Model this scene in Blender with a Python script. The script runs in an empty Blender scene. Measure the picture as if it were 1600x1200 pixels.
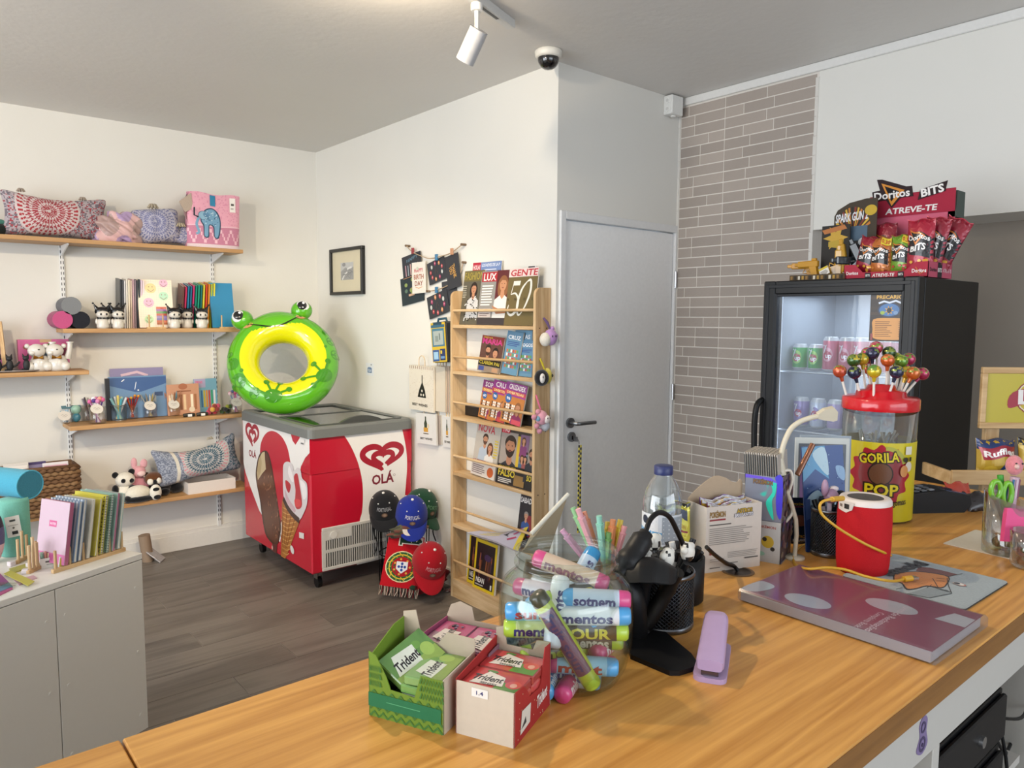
import bpy,math,random
from mathutils import Vector,Matrix,Euler
from mathutils.geometry import tessellate_polygon
S=bpy.context.scene
COL=S.collection
RND=random.Random(11)
PI=math.pi
R=math.radians
#camera, world, lights, exposure
CF,YAW,PIT,ROL,CAMZ=1156.3,0.7028,0.08858,-0.00643,1.58
def _axes():
 fw=Vector((math.sin(YAW)*math.cos(PIT),math.cos(YAW)*math.cos(PIT),-math.sin(PIT)))
 rt=Vector((math.cos(YAW),-math.sin(YAW),0))
 dn=fw.cross(rt)
 c,s=math.cos(ROL),math.sin(ROL)
 return c*rt+s*dn,-s*rt+c*dn,fw
AX_R,AX_D,AX_F=_axes()
CAM=Vector((0,0,CAMZ))
cd=bpy.data.cameras.new('camera')
cam=bpy.data.objects.new('camera',cd)
COL.objects.link(cam)
cd.sensor_width=36.0
cd.lens=36.0*CF/1600.0
cd.clip_start=0.02
cam.matrix_world=Matrix(((AX_R.x,-AX_D.x,-AX_F.x,0),(AX_R.y,-AX_D.y,-AX_F.y,0),(AX_R.z,-AX_D.z,-AX_F.z,CAMZ),(0,0,0,1)))
S.camera=cam
def ray(px,py):
 return AX_R*((px-800)/CF)+AX_D*((py-600)/CF)+AX_F
def at(px,py,x=None,y=None,z=None):
 """the point of the room seen at a pixel of the photograph, on the given plane"""
 d=ray(px,py)
 if x is not None:t=(x-CAM.x)/d.x
 elif y is not None:t=(y-CAM.y)/d.y
 else:t=(z-CAM.z)/d.z
 return CAM+d*t
def hz(py,p):
 """height above p's (x, y) that is seen on pixel row py"""
 a=Vector((p[0],p[1],0))-CAM
 k=(py-600)/CF
 return(k*a.dot(AX_F)-a.dot(AX_D))/(AX_D.z-k*AX_F.z)
def ppm(p):
 return CF/(Vector(p)-CAM).dot(AX_F)
S.view_settings.view_transform='Standard'
S.view_settings.look='None'
S.view_settings.exposure=EXPOSURE=0.36
S.view_settings.gamma=1.0
S.view_settings.use_curve_mapping=False
w=bpy.data.worlds.new('daylight')
S.world=w
w.use_nodes=True
nt=w.node_tree
bg=nt.nodes['Background']
bg.inputs[0].default_value=(0.75,0.86,1.0,1)
bg.inputs[1].default_value=1.5
def area(name,loc,rot,sx,sy,power,col):
 l=bpy.data.lights.new(name,'AREA')
 l.shape='RECTANGLE';l.size=sx;l.size_y=sy
 l.energy=power;l.color=col
 o=bpy.data.objects.new(name,l);COL.objects.link(o)
 o.location=loc;o.rotation_euler=rot
 return o
def spot(name,loc,target,power,col,angle=80,blend=0.6,r=0.04):
 l=bpy.data.lights.new(name,'SPOT')
 l.energy=power;l.color=col;l.spot_size=R(angle);l.spot_blend=blend;l.shadow_soft_size=r
 o=bpy.data.objects.new(name,l);COL.objects.link(o)
 o.location=loc
 o.rotation_euler=(Vector(target)-Vector(loc)).to_track_quat('-Z','Y').to_euler()
 return o
WIN=area('window_daylight',(-3.32,1.6,1.45),(0,-PI/2,0),2.3,4.6,128,(0.93,0.97,1.0))
WIN2=area('shopfront_daylight',(0.9,-2.57,1.95),(PI/2,0,0),3.4,1.15,24,(0.93,0.97,1.0))
WARM=(1.0,0.82,0.58)
#colours and materials
def lin(h):
 if not isinstance(h,str):
  return tuple(h)
 h=h.lstrip('#')
 if len(h)==3:h=''.join(k*2 for k in h)
 o=[]
 for i in(0,2,4):
  c=int(h[i:i+2],16)/255
  o.append(c/12.92 if c<=0.04045 else((c+0.055)/1.055)**2.4)
 return tuple(o)
_mats={}
def _new(name):
 m=bpy.data.materials.new(name);m.use_nodes=True
 n=m.node_tree.nodes;b=n['Principled BSDF']
 return m,n,m.node_tree.links,b
def paint(kind='matte',rough=0.55,metal=0.0,coat=0.0,var=0.05,scale=60.0,bump=0.0,spec=0.5,sheen=0.0,aniso=None):
 """a procedural surface whose colour is the colour given to each face of the mesh"""
 key=('paint',kind,rough,metal,coat,var,scale,bump,spec,sheen)
 if key in _mats:return _mats[key]
 m,n,L,b=_new(kind)
 a=n.new('ShaderNodeVertexColor');a.layer_name='Col'
 t=n.new('ShaderNodeTexNoise');t.inputs['Scale'].default_value=scale;t.inputs['Detail'].default_value=3
 co=n.new('ShaderNodeTexCoord');L.new(co.outputs['Object'],t.inputs['Vector'])
 mr=n.new('ShaderNodeMapRange');mr.inputs['To Min'].default_value=1-var;mr.inputs['To Max'].default_value=1+var
 L.new(t.outputs['Fac'],mr.inputs['Value'])
 mx=n.new('ShaderNodeVectorMath');mx.operation='SCALE'
 L.new(a.outputs['Color'],mx.inputs[0]);L.new(mr.outputs['Result'],mx.inputs['Scale'])
 L.new(mx.outputs['Vector'],b.inputs['Base Color'])
 b.inputs['Roughness'].default_value=rough;b.inputs['Metallic'].default_value=metal
 b.inputs['Coat Weight'].default_value=coat;b.inputs['Coat Roughness'].default_value=0.08
 b.inputs['Specular IOR Level'].default_value=spec
 b.inputs['Sheen Weight'].default_value=sheen
 if bump:
  bp=n.new('ShaderNodeBump');bp.inputs['Strength'].default_value=bump;bp.inputs['Distance'].default_value=0.002
  L.new(t.outputs['Fac'],bp.inputs['Height']);L.new(bp.outputs['Normal'],b.inputs['Normal'])
 _mats[key]=m
 return m
def MATTE():return paint('matte_paint',0.6)
def SATIN():return paint('satin_plastic',0.38)
def GLOSS():return paint('glossy_plastic',0.18,coat=0.4)
def PAPER():return paint('printed_paper',0.5,var=0.03,spec=0.35)
def MAG():return paint('coated_print',0.3,var=0.02)
def FABRIC():return paint('woven_fabric',0.92,var=0.14,scale=260,bump=0.5,spec=0.2,sheen=0.15)
def PLUSH():return paint('plush_fabric',0.95,var=0.2,scale=220,bump=0.9,spec=0.1,sheen=0.4)
def METAL():return paint('brushed_metal',0.32,metal=1.0)
def FOIL():return paint('foil_wrapper',0.22,metal=0.35,coat=0.5,var=0.3,scale=45,bump=0.8)
def BLACKP():return paint('black_plastic',0.45,var=0.08,spec=0.3)
def CARD():return paint('cardboard',0.75,var=0.05,scale=120)
def wood(name,c1,c2,axis='X',scale=1.0,rough=0.45,ring=14.0,stretch=0.07,bump=0.15,bands=9.0,fine=0.55):
 key=('wood',name)
 if key in _mats:return _mats[key]
 m,n,L,b=_new(name)
 co=n.new('ShaderNodeTexCoord');mp=n.new('ShaderNodeMapping')
 oi=n.new('ShaderNodeObjectInfo')
 va=n.new('ShaderNodeVectorMath');va.operation='MULTIPLY_ADD'
 cv=n.new('ShaderNodeCombineXYZ')
 for i in range(3):L.new(oi.outputs['Random'],cv.inputs[i])
 va.inputs[1].default_value=(7,5,3)
 L.new(cv.outputs[0],va.inputs[0]);L.new(co.outputs['Object'],va.inputs[2])
 L.new(va.outputs[0],mp.inputs['Vector'])
 s=[scale]*3;s['XYZ'.index(axis)]=scale*stretch
 mp.inputs['Scale'].default_value=s
 wv=n.new('ShaderNodeTexNoise');wv.inputs['Scale'].default_value=ring*0.55;wv.inputs['Detail'].default_value=2;wv.inputs['Distortion'].default_value=0.6
 L.new(mp.outputs[0],wv.inputs['Vector'])
 rg=n.new('ShaderNodeMath');rg.operation='MULTIPLY';rg.inputs[1].default_value=bands
 fr=n.new('ShaderNodeMath');fr.operation='PINGPONG';fr.inputs[1].default_value=1.0
 L.new(wv.outputs['Fac'],rg.inputs[0]);L.new(rg.outputs[0],fr.inputs[0])
 fi=n.new('ShaderNodeTexNoise');fi.inputs['Scale'].default_value=ring*9;fi.inputs['Detail'].default_value=4
 L.new(mp.outputs[0],fi.inputs['Vector'])
 ad=n.new('ShaderNodeMath');ad.operation='MULTIPLY_ADD';ad.inputs[1].default_value=1-fine
 hf=n.new('ShaderNodeMath');hf.operation='MULTIPLY';hf.inputs[1].default_value=fine
 L.new(fr.outputs[0],ad.inputs[0]);L.new(fi.outputs['Fac'],hf.inputs[0]);L.new(hf.outputs[0],ad.inputs[2])
 cr=n.new('ShaderNodeValToRGB')
 cr.color_ramp.elements[0].position=0.2;cr.color_ramp.elements[0].color=(*lin(c2),1)
 cr.color_ramp.elements[1].position=0.72;cr.color_ramp.elements[1].color=(*lin(c1),1)
 L.new(ad.outputs[0],cr.inputs[0])
 L.new(cr.outputs[0],b.inputs['Base Color'])
 b.inputs['Roughness'].default_value=rough
 bp=n.new('ShaderNodeBump');bp.inputs['Strength'].default_value=bump;bp.inputs['Distance'].default_value=0.001
 L.new(ad.outputs[0],bp.inputs['Height']);L.new(bp.outputs[0],b.inputs['Normal'])
 _mats[key]=m
 return m
def plaster(name,c,bump=0.25,scale=35,rough=0.8,var=0.02):
 key=('plaster',name)
 if key in _mats:return _mats[key]
 m,n,L,b=_new(name)
 co=n.new('ShaderNodeTexCoord')
 t=n.new('ShaderNodeTexNoise');t.inputs['Scale'].default_value=scale;t.inputs['Detail'].default_value=5
 t2=n.new('ShaderNodeTexNoise');t2.inputs['Scale'].default_value=1.3;t2.inputs['Detail'].default_value=3
 L.new(co.outputs['Object'],t.inputs['Vector']);L.new(co.outputs['Object'],t2.inputs['Vector'])
 cr=n.new('ShaderNodeValToRGB');r=lin(c)
 cr.color_ramp.elements[0].position=0.3;cr.color_ramp.elements[0].color=(*[x*(1-var*2)for x in r],1)
 cr.color_ramp.elements[1].position=0.7;cr.color_ramp.elements[1].color=(*r,1)
 L.new(t2.outputs['Fac'],cr.inputs[0]);L.new(cr.outputs[0],b.inputs['Base Color'])
 b.inputs['Roughness'].default_value=rough
 b.inputs['Specular IOR Level'].default_value=0.3
 bp=n.new('ShaderNodeBump');bp.inputs['Strength'].default_value=bump;bp.inputs['Distance'].default_value=0.003
 L.new(t.outputs['Fac'],bp.inputs['Height']);L.new(bp.outputs[0],b.inputs['Normal'])
 _mats[key]=m
 return m
def clear(name='clear_plastic',tint='#ffffff',fac=0.12,rough=0.03,milky=0.0):
 """thin clear plastic or glass: mostly see-through with a fresnel gloss"""
 key=('clear',name)
 if key in _mats:return _mats[key]
 m=bpy.data.materials.new(name);m.use_nodes=True
 n=m.node_tree.nodes;L=m.node_tree.links;n.clear()
 out=n.new('ShaderNodeOutputMaterial')
 tr=n.new('ShaderNodeBsdfTransparent');tr.inputs[0].default_value=(*lin(tint),1)
 gl=n.new('ShaderNodeBsdfGlossy');gl.inputs['Roughness'].default_value=rough
 lw=n.new('ShaderNodeLayerWeight');lw.inputs['Blend'].default_value=0.35
 t=n.new('ShaderNodeTexNoise');t.inputs['Scale'].default_value=18
 bp=n.new('ShaderNodeBump');bp.inputs['Strength'].default_value=0.04;L.new(t.outputs['Fac'],bp.inputs['Height'])
 L.new(bp.outputs[0],gl.inputs['Normal'])
 mr=n.new('ShaderNodeMapRange');mr.inputs['To Min'].default_value=fac*0.5;mr.inputs['To Max'].default_value=min(1,fac*4)
 L.new(lw.outputs['Facing'],mr.inputs['Value'])
 mx=n.new('ShaderNodeMixShader');L.new(mr.outputs[0],mx.inputs[0]);L.new(tr.outputs[0],mx.inputs[1]);L.new(gl.outputs[0],mx.inputs[2])
 last=mx
 if milky:
  df=n.new('ShaderNodeBsdfDiffuse');df.inputs[0].default_value=(*lin('#e6e8ec'),1)
  m2=n.new('ShaderNodeMixShader');m2.inputs[0].default_value=milky
  L.new(mx.outputs[0],m2.inputs[1]);L.new(df.outputs[0],m2.inputs[2]);last=m2
 L.new(last.outputs[0],out.inputs[0])
 _mats[key]=m
 return m
def emit(name,c,s):
 key=('emit',name)
 if key in _mats:return _mats[key]
 m,n,L,b=_new(name)
 b.inputs['Base Color'].default_value=(*lin(c),1)
 b.inputs['Emission Color'].default_value=(*lin(c),1);b.inputs['Emission Strength'].default_value=s
 _mats[key]=m
 return m
#mesh building
def _tess(pts):
 return tessellate_polygon([[Vector((p[0],p[1],0))for p in pts]])
class G:
 """collects faces, each with its own colour, and links them as ONE mesh object"""
 def __init__(s):
  s.v=[];s.f=[];s.c=[];s.s=[];s.T=Matrix.Identity(4)
 def add(s,vs,fs,c,smooth=False):
  o=len(s.v);T=s.T
  s.v+=[T@Vector(p)for p in vs]
  cc=lin(c)if not isinstance(c,list)else None
  for i,f in enumerate(fs):
   s.f.append([k+o for k in f]);s.c.append(cc if cc is not None else lin(c[i]));s.s.append(smooth)
  return s
 def box(s,a,b,c,ch=0.0):
  x0,y0,z0=a;x1,y1,z1=b
  if ch<=0:
   vs=[(x0,y0,z0),(x1,y0,z0),(x1,y1,z0),(x0,y1,z0),(x0,y0,z1),(x1,y0,z1),(x1,y1,z1),(x0,y1,z1)]
   return s.add(vs,[(0,3,2,1),(4,5,6,7),(0,1,5,4),(1,2,6,5),(2,3,7,6),(3,0,4,7)],c)
  h=ch;vs=[];X=(x0,x1);Y=(y0,y1);Z=(z0,z1);idx={}
  for i in(0,1):
   for j in(0,1):
    for k in(0,1):
     dx,dy,dz=h*(1-2*i),h*(1-2*j),h*(1-2*k)
     for ax in range(3):
      idx[i,j,k,ax]=len(vs)
      vs.append((X[i]+(0 if ax==0 else dx),Y[j]+(0 if ax==1 else dy),Z[k]+(0 if ax==2 else dz)))
  I=lambda i,j,k,a:idx[i,j,k,a]
  fs=[]
  for i in(0,1):
   q=[I(i,0,0,0),I(i,1,0,0),I(i,1,1,0),I(i,0,1,0)];fs.append(q if i else q[::-1])
   q=[I(0,i,0,1),I(1,i,0,1),I(1,i,1,1),I(0,i,1,1)];fs.append(q[::-1]if i else q)
   q=[I(0,0,i,2),I(1,0,i,2),I(1,1,i,2),I(0,1,i,2)];fs.append(q if i else q[::-1])
  for j in(0,1):
   for k in(0,1):
    q=[I(0,j,k,1),I(1,j,k,1),I(1,j,k,2),I(0,j,k,2)];fs.append(q if(j!=k)is False and j==0 else q)
    fs.append([I(j,0,k,0),I(j,1,k,0),I(j,1,k,2),I(j,0,k,2)])
    fs.append([I(j,k,0,0),I(j,k,1,0),I(j,k,1,1),I(j,k,0,1)])
  for i in(0,1):
   for j in(0,1):
    for k in(0,1):
     fs.append([I(i,j,k,0),I(i,j,k,1),I(i,j,k,2)])
  ctr=Vector(((x0+x1)/2,(y0+y1)/2,(z0+z1)/2));out=[]
  for f in fs:
   p=[Vector(vs[q])for q in f]
   nrm=(p[1]-p[0]).cross(p[2]-p[0]);m=sum(p,Vector())/len(p)
   out.append(f if nrm.dot(m-ctr)>=0 else f[::-1])
  return s.add(vs,out,c)
 def lathe(s,prof,c,n=20,smooth=True,cols=None,cx=0,cy=0,cz=0,sx=1,sy=1):
  vs=[];fs=[];cc=[]
  for r,z in prof:
   for i in range(n):
    a=2*PI*i/n
    vs.append((cx+sx*r*math.cos(a),cy+sy*r*math.sin(a),cz+z))
  for k in range(len(prof)-1):
   for i in range(n):
    j=(i+1)%n
    q=[k*n+i,k*n+j,(k+1)*n+j,(k+1)*n+i]
    if prof[k][0]==0:q=[q[0],q[2],q[3]]
    elif prof[k+1][0]==0:q=[q[0],q[1],q[2]]
    fs.append(q);cc.append(cols[k]if cols else c)
  return s.add(vs,fs,cc,smooth)
 def cyl(s,p0,p1,r0,c,r1=None,n=14,caps=True,smooth=True):
  p0=Vector(p0);p1=Vector(p1);r1=r0 if r1 is None else r1
  d=(p1-p0)
  if d.length<1e-9:return s
  d.normalize();u=d.orthogonal().normalized();w_=d.cross(u)
  vs=[]
  for p,r in((p0,r0),(p1,r1)):
   for i in range(n):
    a=2*PI*i/n;vs.append(p+u*(r*math.cos(a))+w_*(r*math.sin(a)))
  s.add(vs,[(i,(i+1)%n,n+(i+1)%n,n+i)for i in range(n)],c,smooth)
  if caps:
   s.add(vs[:n],[tuple(range(n))[::-1]],c);s.add(vs[n:],[tuple(range(n))],c)
  return s
 def tube(s,pts,r,c,n=8,caps=True,smooth=True,sub=0):
  P=[Vector(p)for p in pts]
  if sub:P=spline(P,sub)
  rr=r if isinstance(r,(list,tuple))else[r]*len(P)
  if len(rr)!=len(P):
   rr=[rr[min(len(rr)-1,int(round(i*(len(rr)-1)/(len(P)-1))))]for i in range(len(P))]
  vs=[];u=None
  for i,p in enumerate(P):
   t=(P[min(i+1,len(P)-1)]-P[max(i-1,0)])
   if t.length<1e-9:t=Vector((0,0,1))
   t.normalize()
   if u is None:u=t.orthogonal().normalized()
   u=(u-t*u.dot(t))
   if u.length<1e-6:u=t.orthogonal()
   u.normalize();w_=t.cross(u)
   for k in range(n):
    a=2*PI*k/n;vs.append(p+u*(rr[i]*math.cos(a))+w_*(rr[i]*math.sin(a)))
  m=len(P)
  s.add(vs,[(i*n+k,i*n+(k+1)%n,(i+1)*n+(k+1)%n,(i+1)*n+k)for i in range(m-1)for k in range(n)],c,smooth)
  if caps:
   s.add(vs[:n],[tuple(range(n))[::-1]],c);s.add(vs[-n:],[tuple(range(n))],c)
  return s
 def sph(s,ctr,r,c,nu=14,nv=9,rot=None,fn=None):
  rx,ry,rz=(r,r,r)if isinstance(r,(int,float))else r
  q=rot.to_matrix()if isinstance(rot,Euler)else(Euler(rot).to_matrix()if rot else Matrix.Identity(3))
  vs=[];fs=[];cc=[]
  ctr=Vector(ctr)
  vs.append(ctr+q@Vector((0,0,-rz)))
  for j in range(1,nv):
   t=-PI/2+PI*j/nv
   for i in range(nu):
    a=2*PI*i/nu
    vs.append(ctr+q@Vector((rx*math.cos(t)*math.cos(a),ry*math.cos(t)*math.sin(a),rz*math.sin(t))))
  vs.append(ctr+q@Vector((0,0,rz)))
  L=len(vs)-1
  for i in range(nu):
   fs.append((0,1+(i+1)%nu,1+i))
   fs.append((L,1+(nv-2)*nu+i,1+(nv-2)*nu+(i+1)%nu))
  for j in range(nv-2):
   for i in range(nu):
    b=1+j*nu
    fs.append((b+i,b+(i+1)%nu,b+nu+(i+1)%nu,b+nu+i))
  if fn:
   cc=[fn(sum(((Vector(vs[k])-ctr)for k in f),Vector())/len(f))for f in fs]
   return s.add(vs,fs,cc,True)
  return s.add(vs,fs,c,True)
 def quad(s,a,b,c_,d,c):
  return s.add([a,b,c_,d],[(0,1,2,3)],c)
 def prism(s,pts,h0,h1,c,M=None,side=None):
  """a 2-D outline in the local x-y plane, thick from h0 to h1 along z, through matrix M"""
  M=M or Matrix.Identity(4);n=len(pts)
  ar=sum(pts[i][0]*pts[(i+1)%n][1]-pts[(i+1)%n][0]*pts[i][1]for i in range(n))
  if ar<0:pts=pts[::-1]
  T0=s.T;s.T=T0@M
  lo=[(p[0],p[1],h0)for p in pts];hi=[(p[0],p[1],h1)for p in pts]
  tr=_tess(pts)
  fx=[]
  for t in tr:
   a,b,d=[pts[i]for i in t]
   cr=(b[0]-a[0])*(d[1]-a[1])-(d[0]-a[0])*(b[1]-a[1])
   fx.append(t if cr>0 else t[::-1])
  s.add(hi,fx,c);s.add(lo,[t[::-1]for t in fx],c)
  s.add(lo+hi,[(i,(i+1)%n,n+(i+1)%n,n+i)for i in range(n)],side or c)
  s.T=T0
  return s
 def grid(s,fn,nu,nv,c,smooth=True,cfn=None,wrap=False):
  vs=[fn(i/nu,j/nv)for j in range(nv+1)for i in range(nu+1)]
  fs=[(j*(nu+1)+i,j*(nu+1)+i+1,(j+1)*(nu+1)+i+1,(j+1)*(nu+1)+i)for j in range(nv)for i in range(nu)]
  cc=[cfn((i+.5)/nu,(j+.5)/nv)for j in range(nv)for i in range(nu)]if cfn else c
  return s.add(vs,fs,cc,smooth)
 def mesh(s,name,mat):
  m=bpy.data.meshes.new(name)
  m.from_pydata([tuple(p)for p in s.v],[],s.f)
  m.materials.append(mat)
  m.polygons.foreach_set('use_smooth',s.s)
  ca=m.color_attributes.new('Col','FLOAT_COLOR','CORNER')
  buf=[]
  for c,f in zip(s.c,s.f):
   buf+=[c[0],c[1],c[2],1.0]*len(f)
  ca.data.foreach_set('color',buf)
  m.update()
  return m
 def build(s,name,mat,parent=None,loc=(0,0,0),rz=0.0,rot=None,**kw):
  o=bpy.data.objects.new(name,s.mesh(name,mat))
  COL.objects.link(o)
  o.location=loc;o.rotation_euler=rot if rot is not None else(0,0,rz)
  if parent is not None:o.parent=parent
  for k,v in kw.items():o[k]=v
  return o
def spline(P,sub):
 P=[Vector(p)for p in P]
 out=[]
 for i in range(len(P)-1):
  a=P[max(i-1,0)];b=P[i];c=P[i+1];d=P[min(i+2,len(P)-1)]
  for k in range(sub):
   t=k/sub
   out.append(0.5*((2*b)+(c-a)*t+(2*a-5*b+4*c-d)*t*t+(3*b-a-3*c+d)*t**3))
 out.append(P[-1])
 return out
def spline2(P,sub=6,closed=False):
 Q=[Vector((p[0],p[1],0))for p in P]
 if closed:
  n=len(Q);out=[]
  for i in range(n):
   a,b,c,d=Q[(i-1)%n],Q[i],Q[(i+1)%n],Q[(i+2)%n]
   for k in range(sub):
    t=k/sub
    out.append(0.5*((2*b)+(c-a)*t+(2*a-5*b+4*c-d)*t*t+(3*b-a-3*c+d)*t**3))
  return[(p.x,p.y)for p in out]
 return[(p.x,p.y)for p in spline(Q,sub)]
#flat print
_txt={}
def _text(t,bold):
 k=(t,bold)
 if k in _txt:return _txt[k]
 cu=bpy.data.curves.new('t','FONT');cu.body=t;cu.resolution_u=2
 cu.offset=0.022*bold
 ob=bpy.data.objects.new('t',cu)
 COL.objects.link(ob)
 dg=bpy.context.evaluated_depsgraph_get();dg.update()
 me=bpy.data.meshes.new_from_object(ob.evaluated_get(dg),depsgraph=dg)
 me.calc_loop_triangles()
 vs=[(v.co.x,v.co.y)for v in me.vertices]
 ts=[tuple(q.vertices)for q in me.loop_triangles]
 bpy.data.objects.remove(ob);bpy.data.curves.remove(cu);bpy.data.meshes.remove(me)
 if vs:
  x0=min(p[0]for p in vs);x1=max(p[0]for p in vs)
  vs=[((p[0]-(x0+x1)/2)/0.7,p[1]/0.7)for p in vs]
  wd=(x1-x0)/0.7
 else:wd=1
 _txt[k]=(vs,ts,wd)
 return _txt[k]
class P:
 """prints flat shapes on a face: coordinates are fractions of its width W and height H"""
 def __init__(s,g,o,u,v,W,H,lift=0.0004,step=0.00008,fn=None,maxlen=None):
  s.g=g;s.o=Vector(o);s.u=Vector(u).normalized();s.vv=Vector(v).normalized()
  s.n=s.u.cross(s.vv);s.W=W;s.H=H;s.h=lift;s.st=step;s.fn=fn;s.ml=maxlen
 def _put(s,pts,tris,c):
  s.h+=s.st
  if s.ml:
   pts=[Vector((p[0],p[1]))for p in pts];tris=[tuple(t)for t in tris];out=[];st=list(tris)
   while st:
    t=st.pop()
    e=[((pts[t[i]]-pts[t[(i+1)%3]]).length,i)for i in range(3)]
    L,i=max(e)
    if L<=s.ml:out.append(t);continue
    a,b,d=t[i],t[(i+1)%3],t[(i+2)%3]
    pts.append((pts[a]+pts[b])/2);k=len(pts)-1
    st+=[(a,k,d),(k,b,d)]
   tris=out
  if s.fn:vs=[s.fn(p[0],p[1],s.h)for p in pts]
  else:vs=[s.o+s.u*p[0]+s.vv*p[1]+s.n*s.h for p in pts]
  fx=[]
  for t in tris:
   a,b,d=[pts[i]for i in t]
   cr=(b[0]-a[0])*(d[1]-a[1])-(d[0]-a[0])*(b[1]-a[1])
   fx.append(t if cr>0 else t[::-1])
  s.g.add(vs,fx,c)
  return s
 def poly(s,pts,c):
  q=[(p[0]*s.W,p[1]*s.H)for p in pts]
  return s._put(q,_tess(q),c)
 def rect(s,x0,y0,x1,y1,c):return s.poly([(x0,y0),(x1,y0),(x1,y1),(x0,y1)],c)
 def ell(s,cx,cy,rx,ry,c,rot=0,n=22):
  """rx and ry are fractions of W (so a circle stays a circle)"""
  q=[]
  for i in range(n):
   a=2*PI*i/n;x=rx*s.W*math.cos(a);y=ry*s.W*math.sin(a)
   q.append((cx*s.W+x*math.cos(rot)-y*math.sin(rot),cy*s.H+x*math.sin(rot)+y*math.cos(rot)))
  return s._put(q,[(0,i,i+1)for i in range(1,n-1)],c)
 def ring(s,cx,cy,r,wd,c,a0=0,a1=2*PI,n=28):
  return s.stroke([(cx+r*math.cos(a0+(a1-a0)*i/n),cy+r*math.sin(a0+(a1-a0)*i/n)*s.W/s.H)for i in range(n+1)],wd,c)
 def star(s,cx,cy,r1,r2,n,c,rot=0):
  q=[]
  for i in range(2*n):
   r=r1 if i%2==0 else r2;a=rot+PI*i/n
   q.append((cx+r*math.cos(a),cy+r*math.sin(a)*s.W/s.H))
  return s.poly(q,c)
 def stroke(s,pts,wd,c,taper=None):
  q=[Vector((p[0]*s.W,p[1]*s.H))for p in pts];L=[];Rr=[]
  wd=wd*s.W
  for i,p in enumerate(q):
   t=q[min(i+1,len(q)-1)]-q[max(i-1,0)]
   if t.length<1e-9:t=Vector((1,0))
   t.normalize();nn=Vector((-t.y,t.x));k=wd/2*(taper(i/(len(q)-1))if taper else 1)
   L.append(p+nn*k);Rr.append(p-nn*k)
  a=[tuple(x)for x in L+Rr];n=len(q);tr=[]
  for i in range(n-1):tr+=[(i,n+i,i+1),(i+1,n+i,n+i+1)]
  return s._put(a,tr,c)
 def text(s,t,cx,cy,h,c,w=None,rot=0,shear=0,bold=1.0,out=None,ow=0.25):
  """centred at (cx, cy); h = capital height as a fraction of H; w = width as a fraction of W"""
  if out is not None:
   s.text(t,cx,cy,h,out,w,rot,shear,bold+ow*10)
  vs,ts,wd=_text(t,bold)
  _,_,wd0=_text(t,1.0)if bold>2 else(0,0,wd)
  hh=h*s.H;kx=hh if w is None else w*s.W/wd0
  q=[]
  for x,y in vs:
   X=x*kx+shear*(y-0.5)*hh;Y=(y-0.5)*hh
   q.append((cx*s.W+X*math.cos(rot)-Y*math.sin(rot),cy*s.H+X*math.sin(rot)+Y*math.cos(rot)))
  return s._put(q,ts,c)
 def lines(s,x0,x1,y0,y1,n,c,k=0.45,seed=1):
  r=random.Random(seed);d=(y1-y0)/n
  for i in range(n):
   s.h-=s.st
   s.rect(x0,y0+d*i,x0+(x1-x0)*(0.75+0.25*r.random()),y0+d*(i+k),c)
  s.h+=s.st
  return s
#things
def tag(o,label=None,cat=None,group=None,kind=None):
 if label:o['label']=label
 if cat:o['category']=cat
 if group:o['group']=group
 if kind:o['kind']=kind
 return o
def thing(name,label,cat,loc=(0,0,0),rz=0.0,group=None,rot=None):
 o=bpy.data.objects.new(name,None);COL.objects.link(o)
 o.empty_display_size=0.05
 o.location=loc;o.rotation_euler=rot if rot is not None else(0,0,rz)
 return tag(o,label,cat,group)
def dup(root,loc,rz=None,label=None,rot=None,scale=None):
 r=root.copy();COL.objects.link(r);r.location=loc
 if rz is not None:r.rotation_euler=(0,0,rz)
 if rot is not None:r.rotation_euler=rot
 if scale is not None:r.scale=(scale,)*3
 if label:r['label']=label
 for ch in list(root.children):
  c=ch.copy();COL.objects.link(c);c.parent=r
  for g in list(ch.children):
   d=g.copy();COL.objects.link(d);d.parent=c
 return r
def mtx(o,u,v):
 """matrix of a frame with origin o and x, y axes u, v"""
 u=Vector(u).normalized();n=u.cross(Vector(v)).normalized();v=n.cross(u)
 o=Vector(o)
 return Matrix(((u.x,v.x,n.x,o.x),(u.y,v.y,n.y,o.y),(u.z,v.z,n.z,o.z),(0,0,0,1)))
def rrect(x0,y0,x1,y1,r,n=4):
 out=[]
 for cx,cy,a0 in((x1-r,y1-r,0),(x0+r,y1-r,PI/2),(x0+r,y0+r,PI),(x1-r,y0+r,1.5*PI)):
  for i in range(n+1):
   a=a0+PI/2*i/n
   out.append((cx+r*math.cos(a),cy+r*math.sin(a)))
 return out
def project(p):
 q=Vector(p)-CAM
 return 800+CF*q.dot(AX_R)/q.dot(AX_F)
ORD=['first','second','third','fourth','fifth','sixth','seventh','eighth','ninth','tenth','eleventh','twelfth','thirteenth','fourteenth','fifteenth','sixteenth','seventeenth','eighteenth']
def rank(objs,lab,how=', %s from the left'):
 for i,o in enumerate(sorted(objs,key=lambda k:k['tipx'])):
  o['label']=lab+how%ORD[i]
  del o['tipx']
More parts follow.
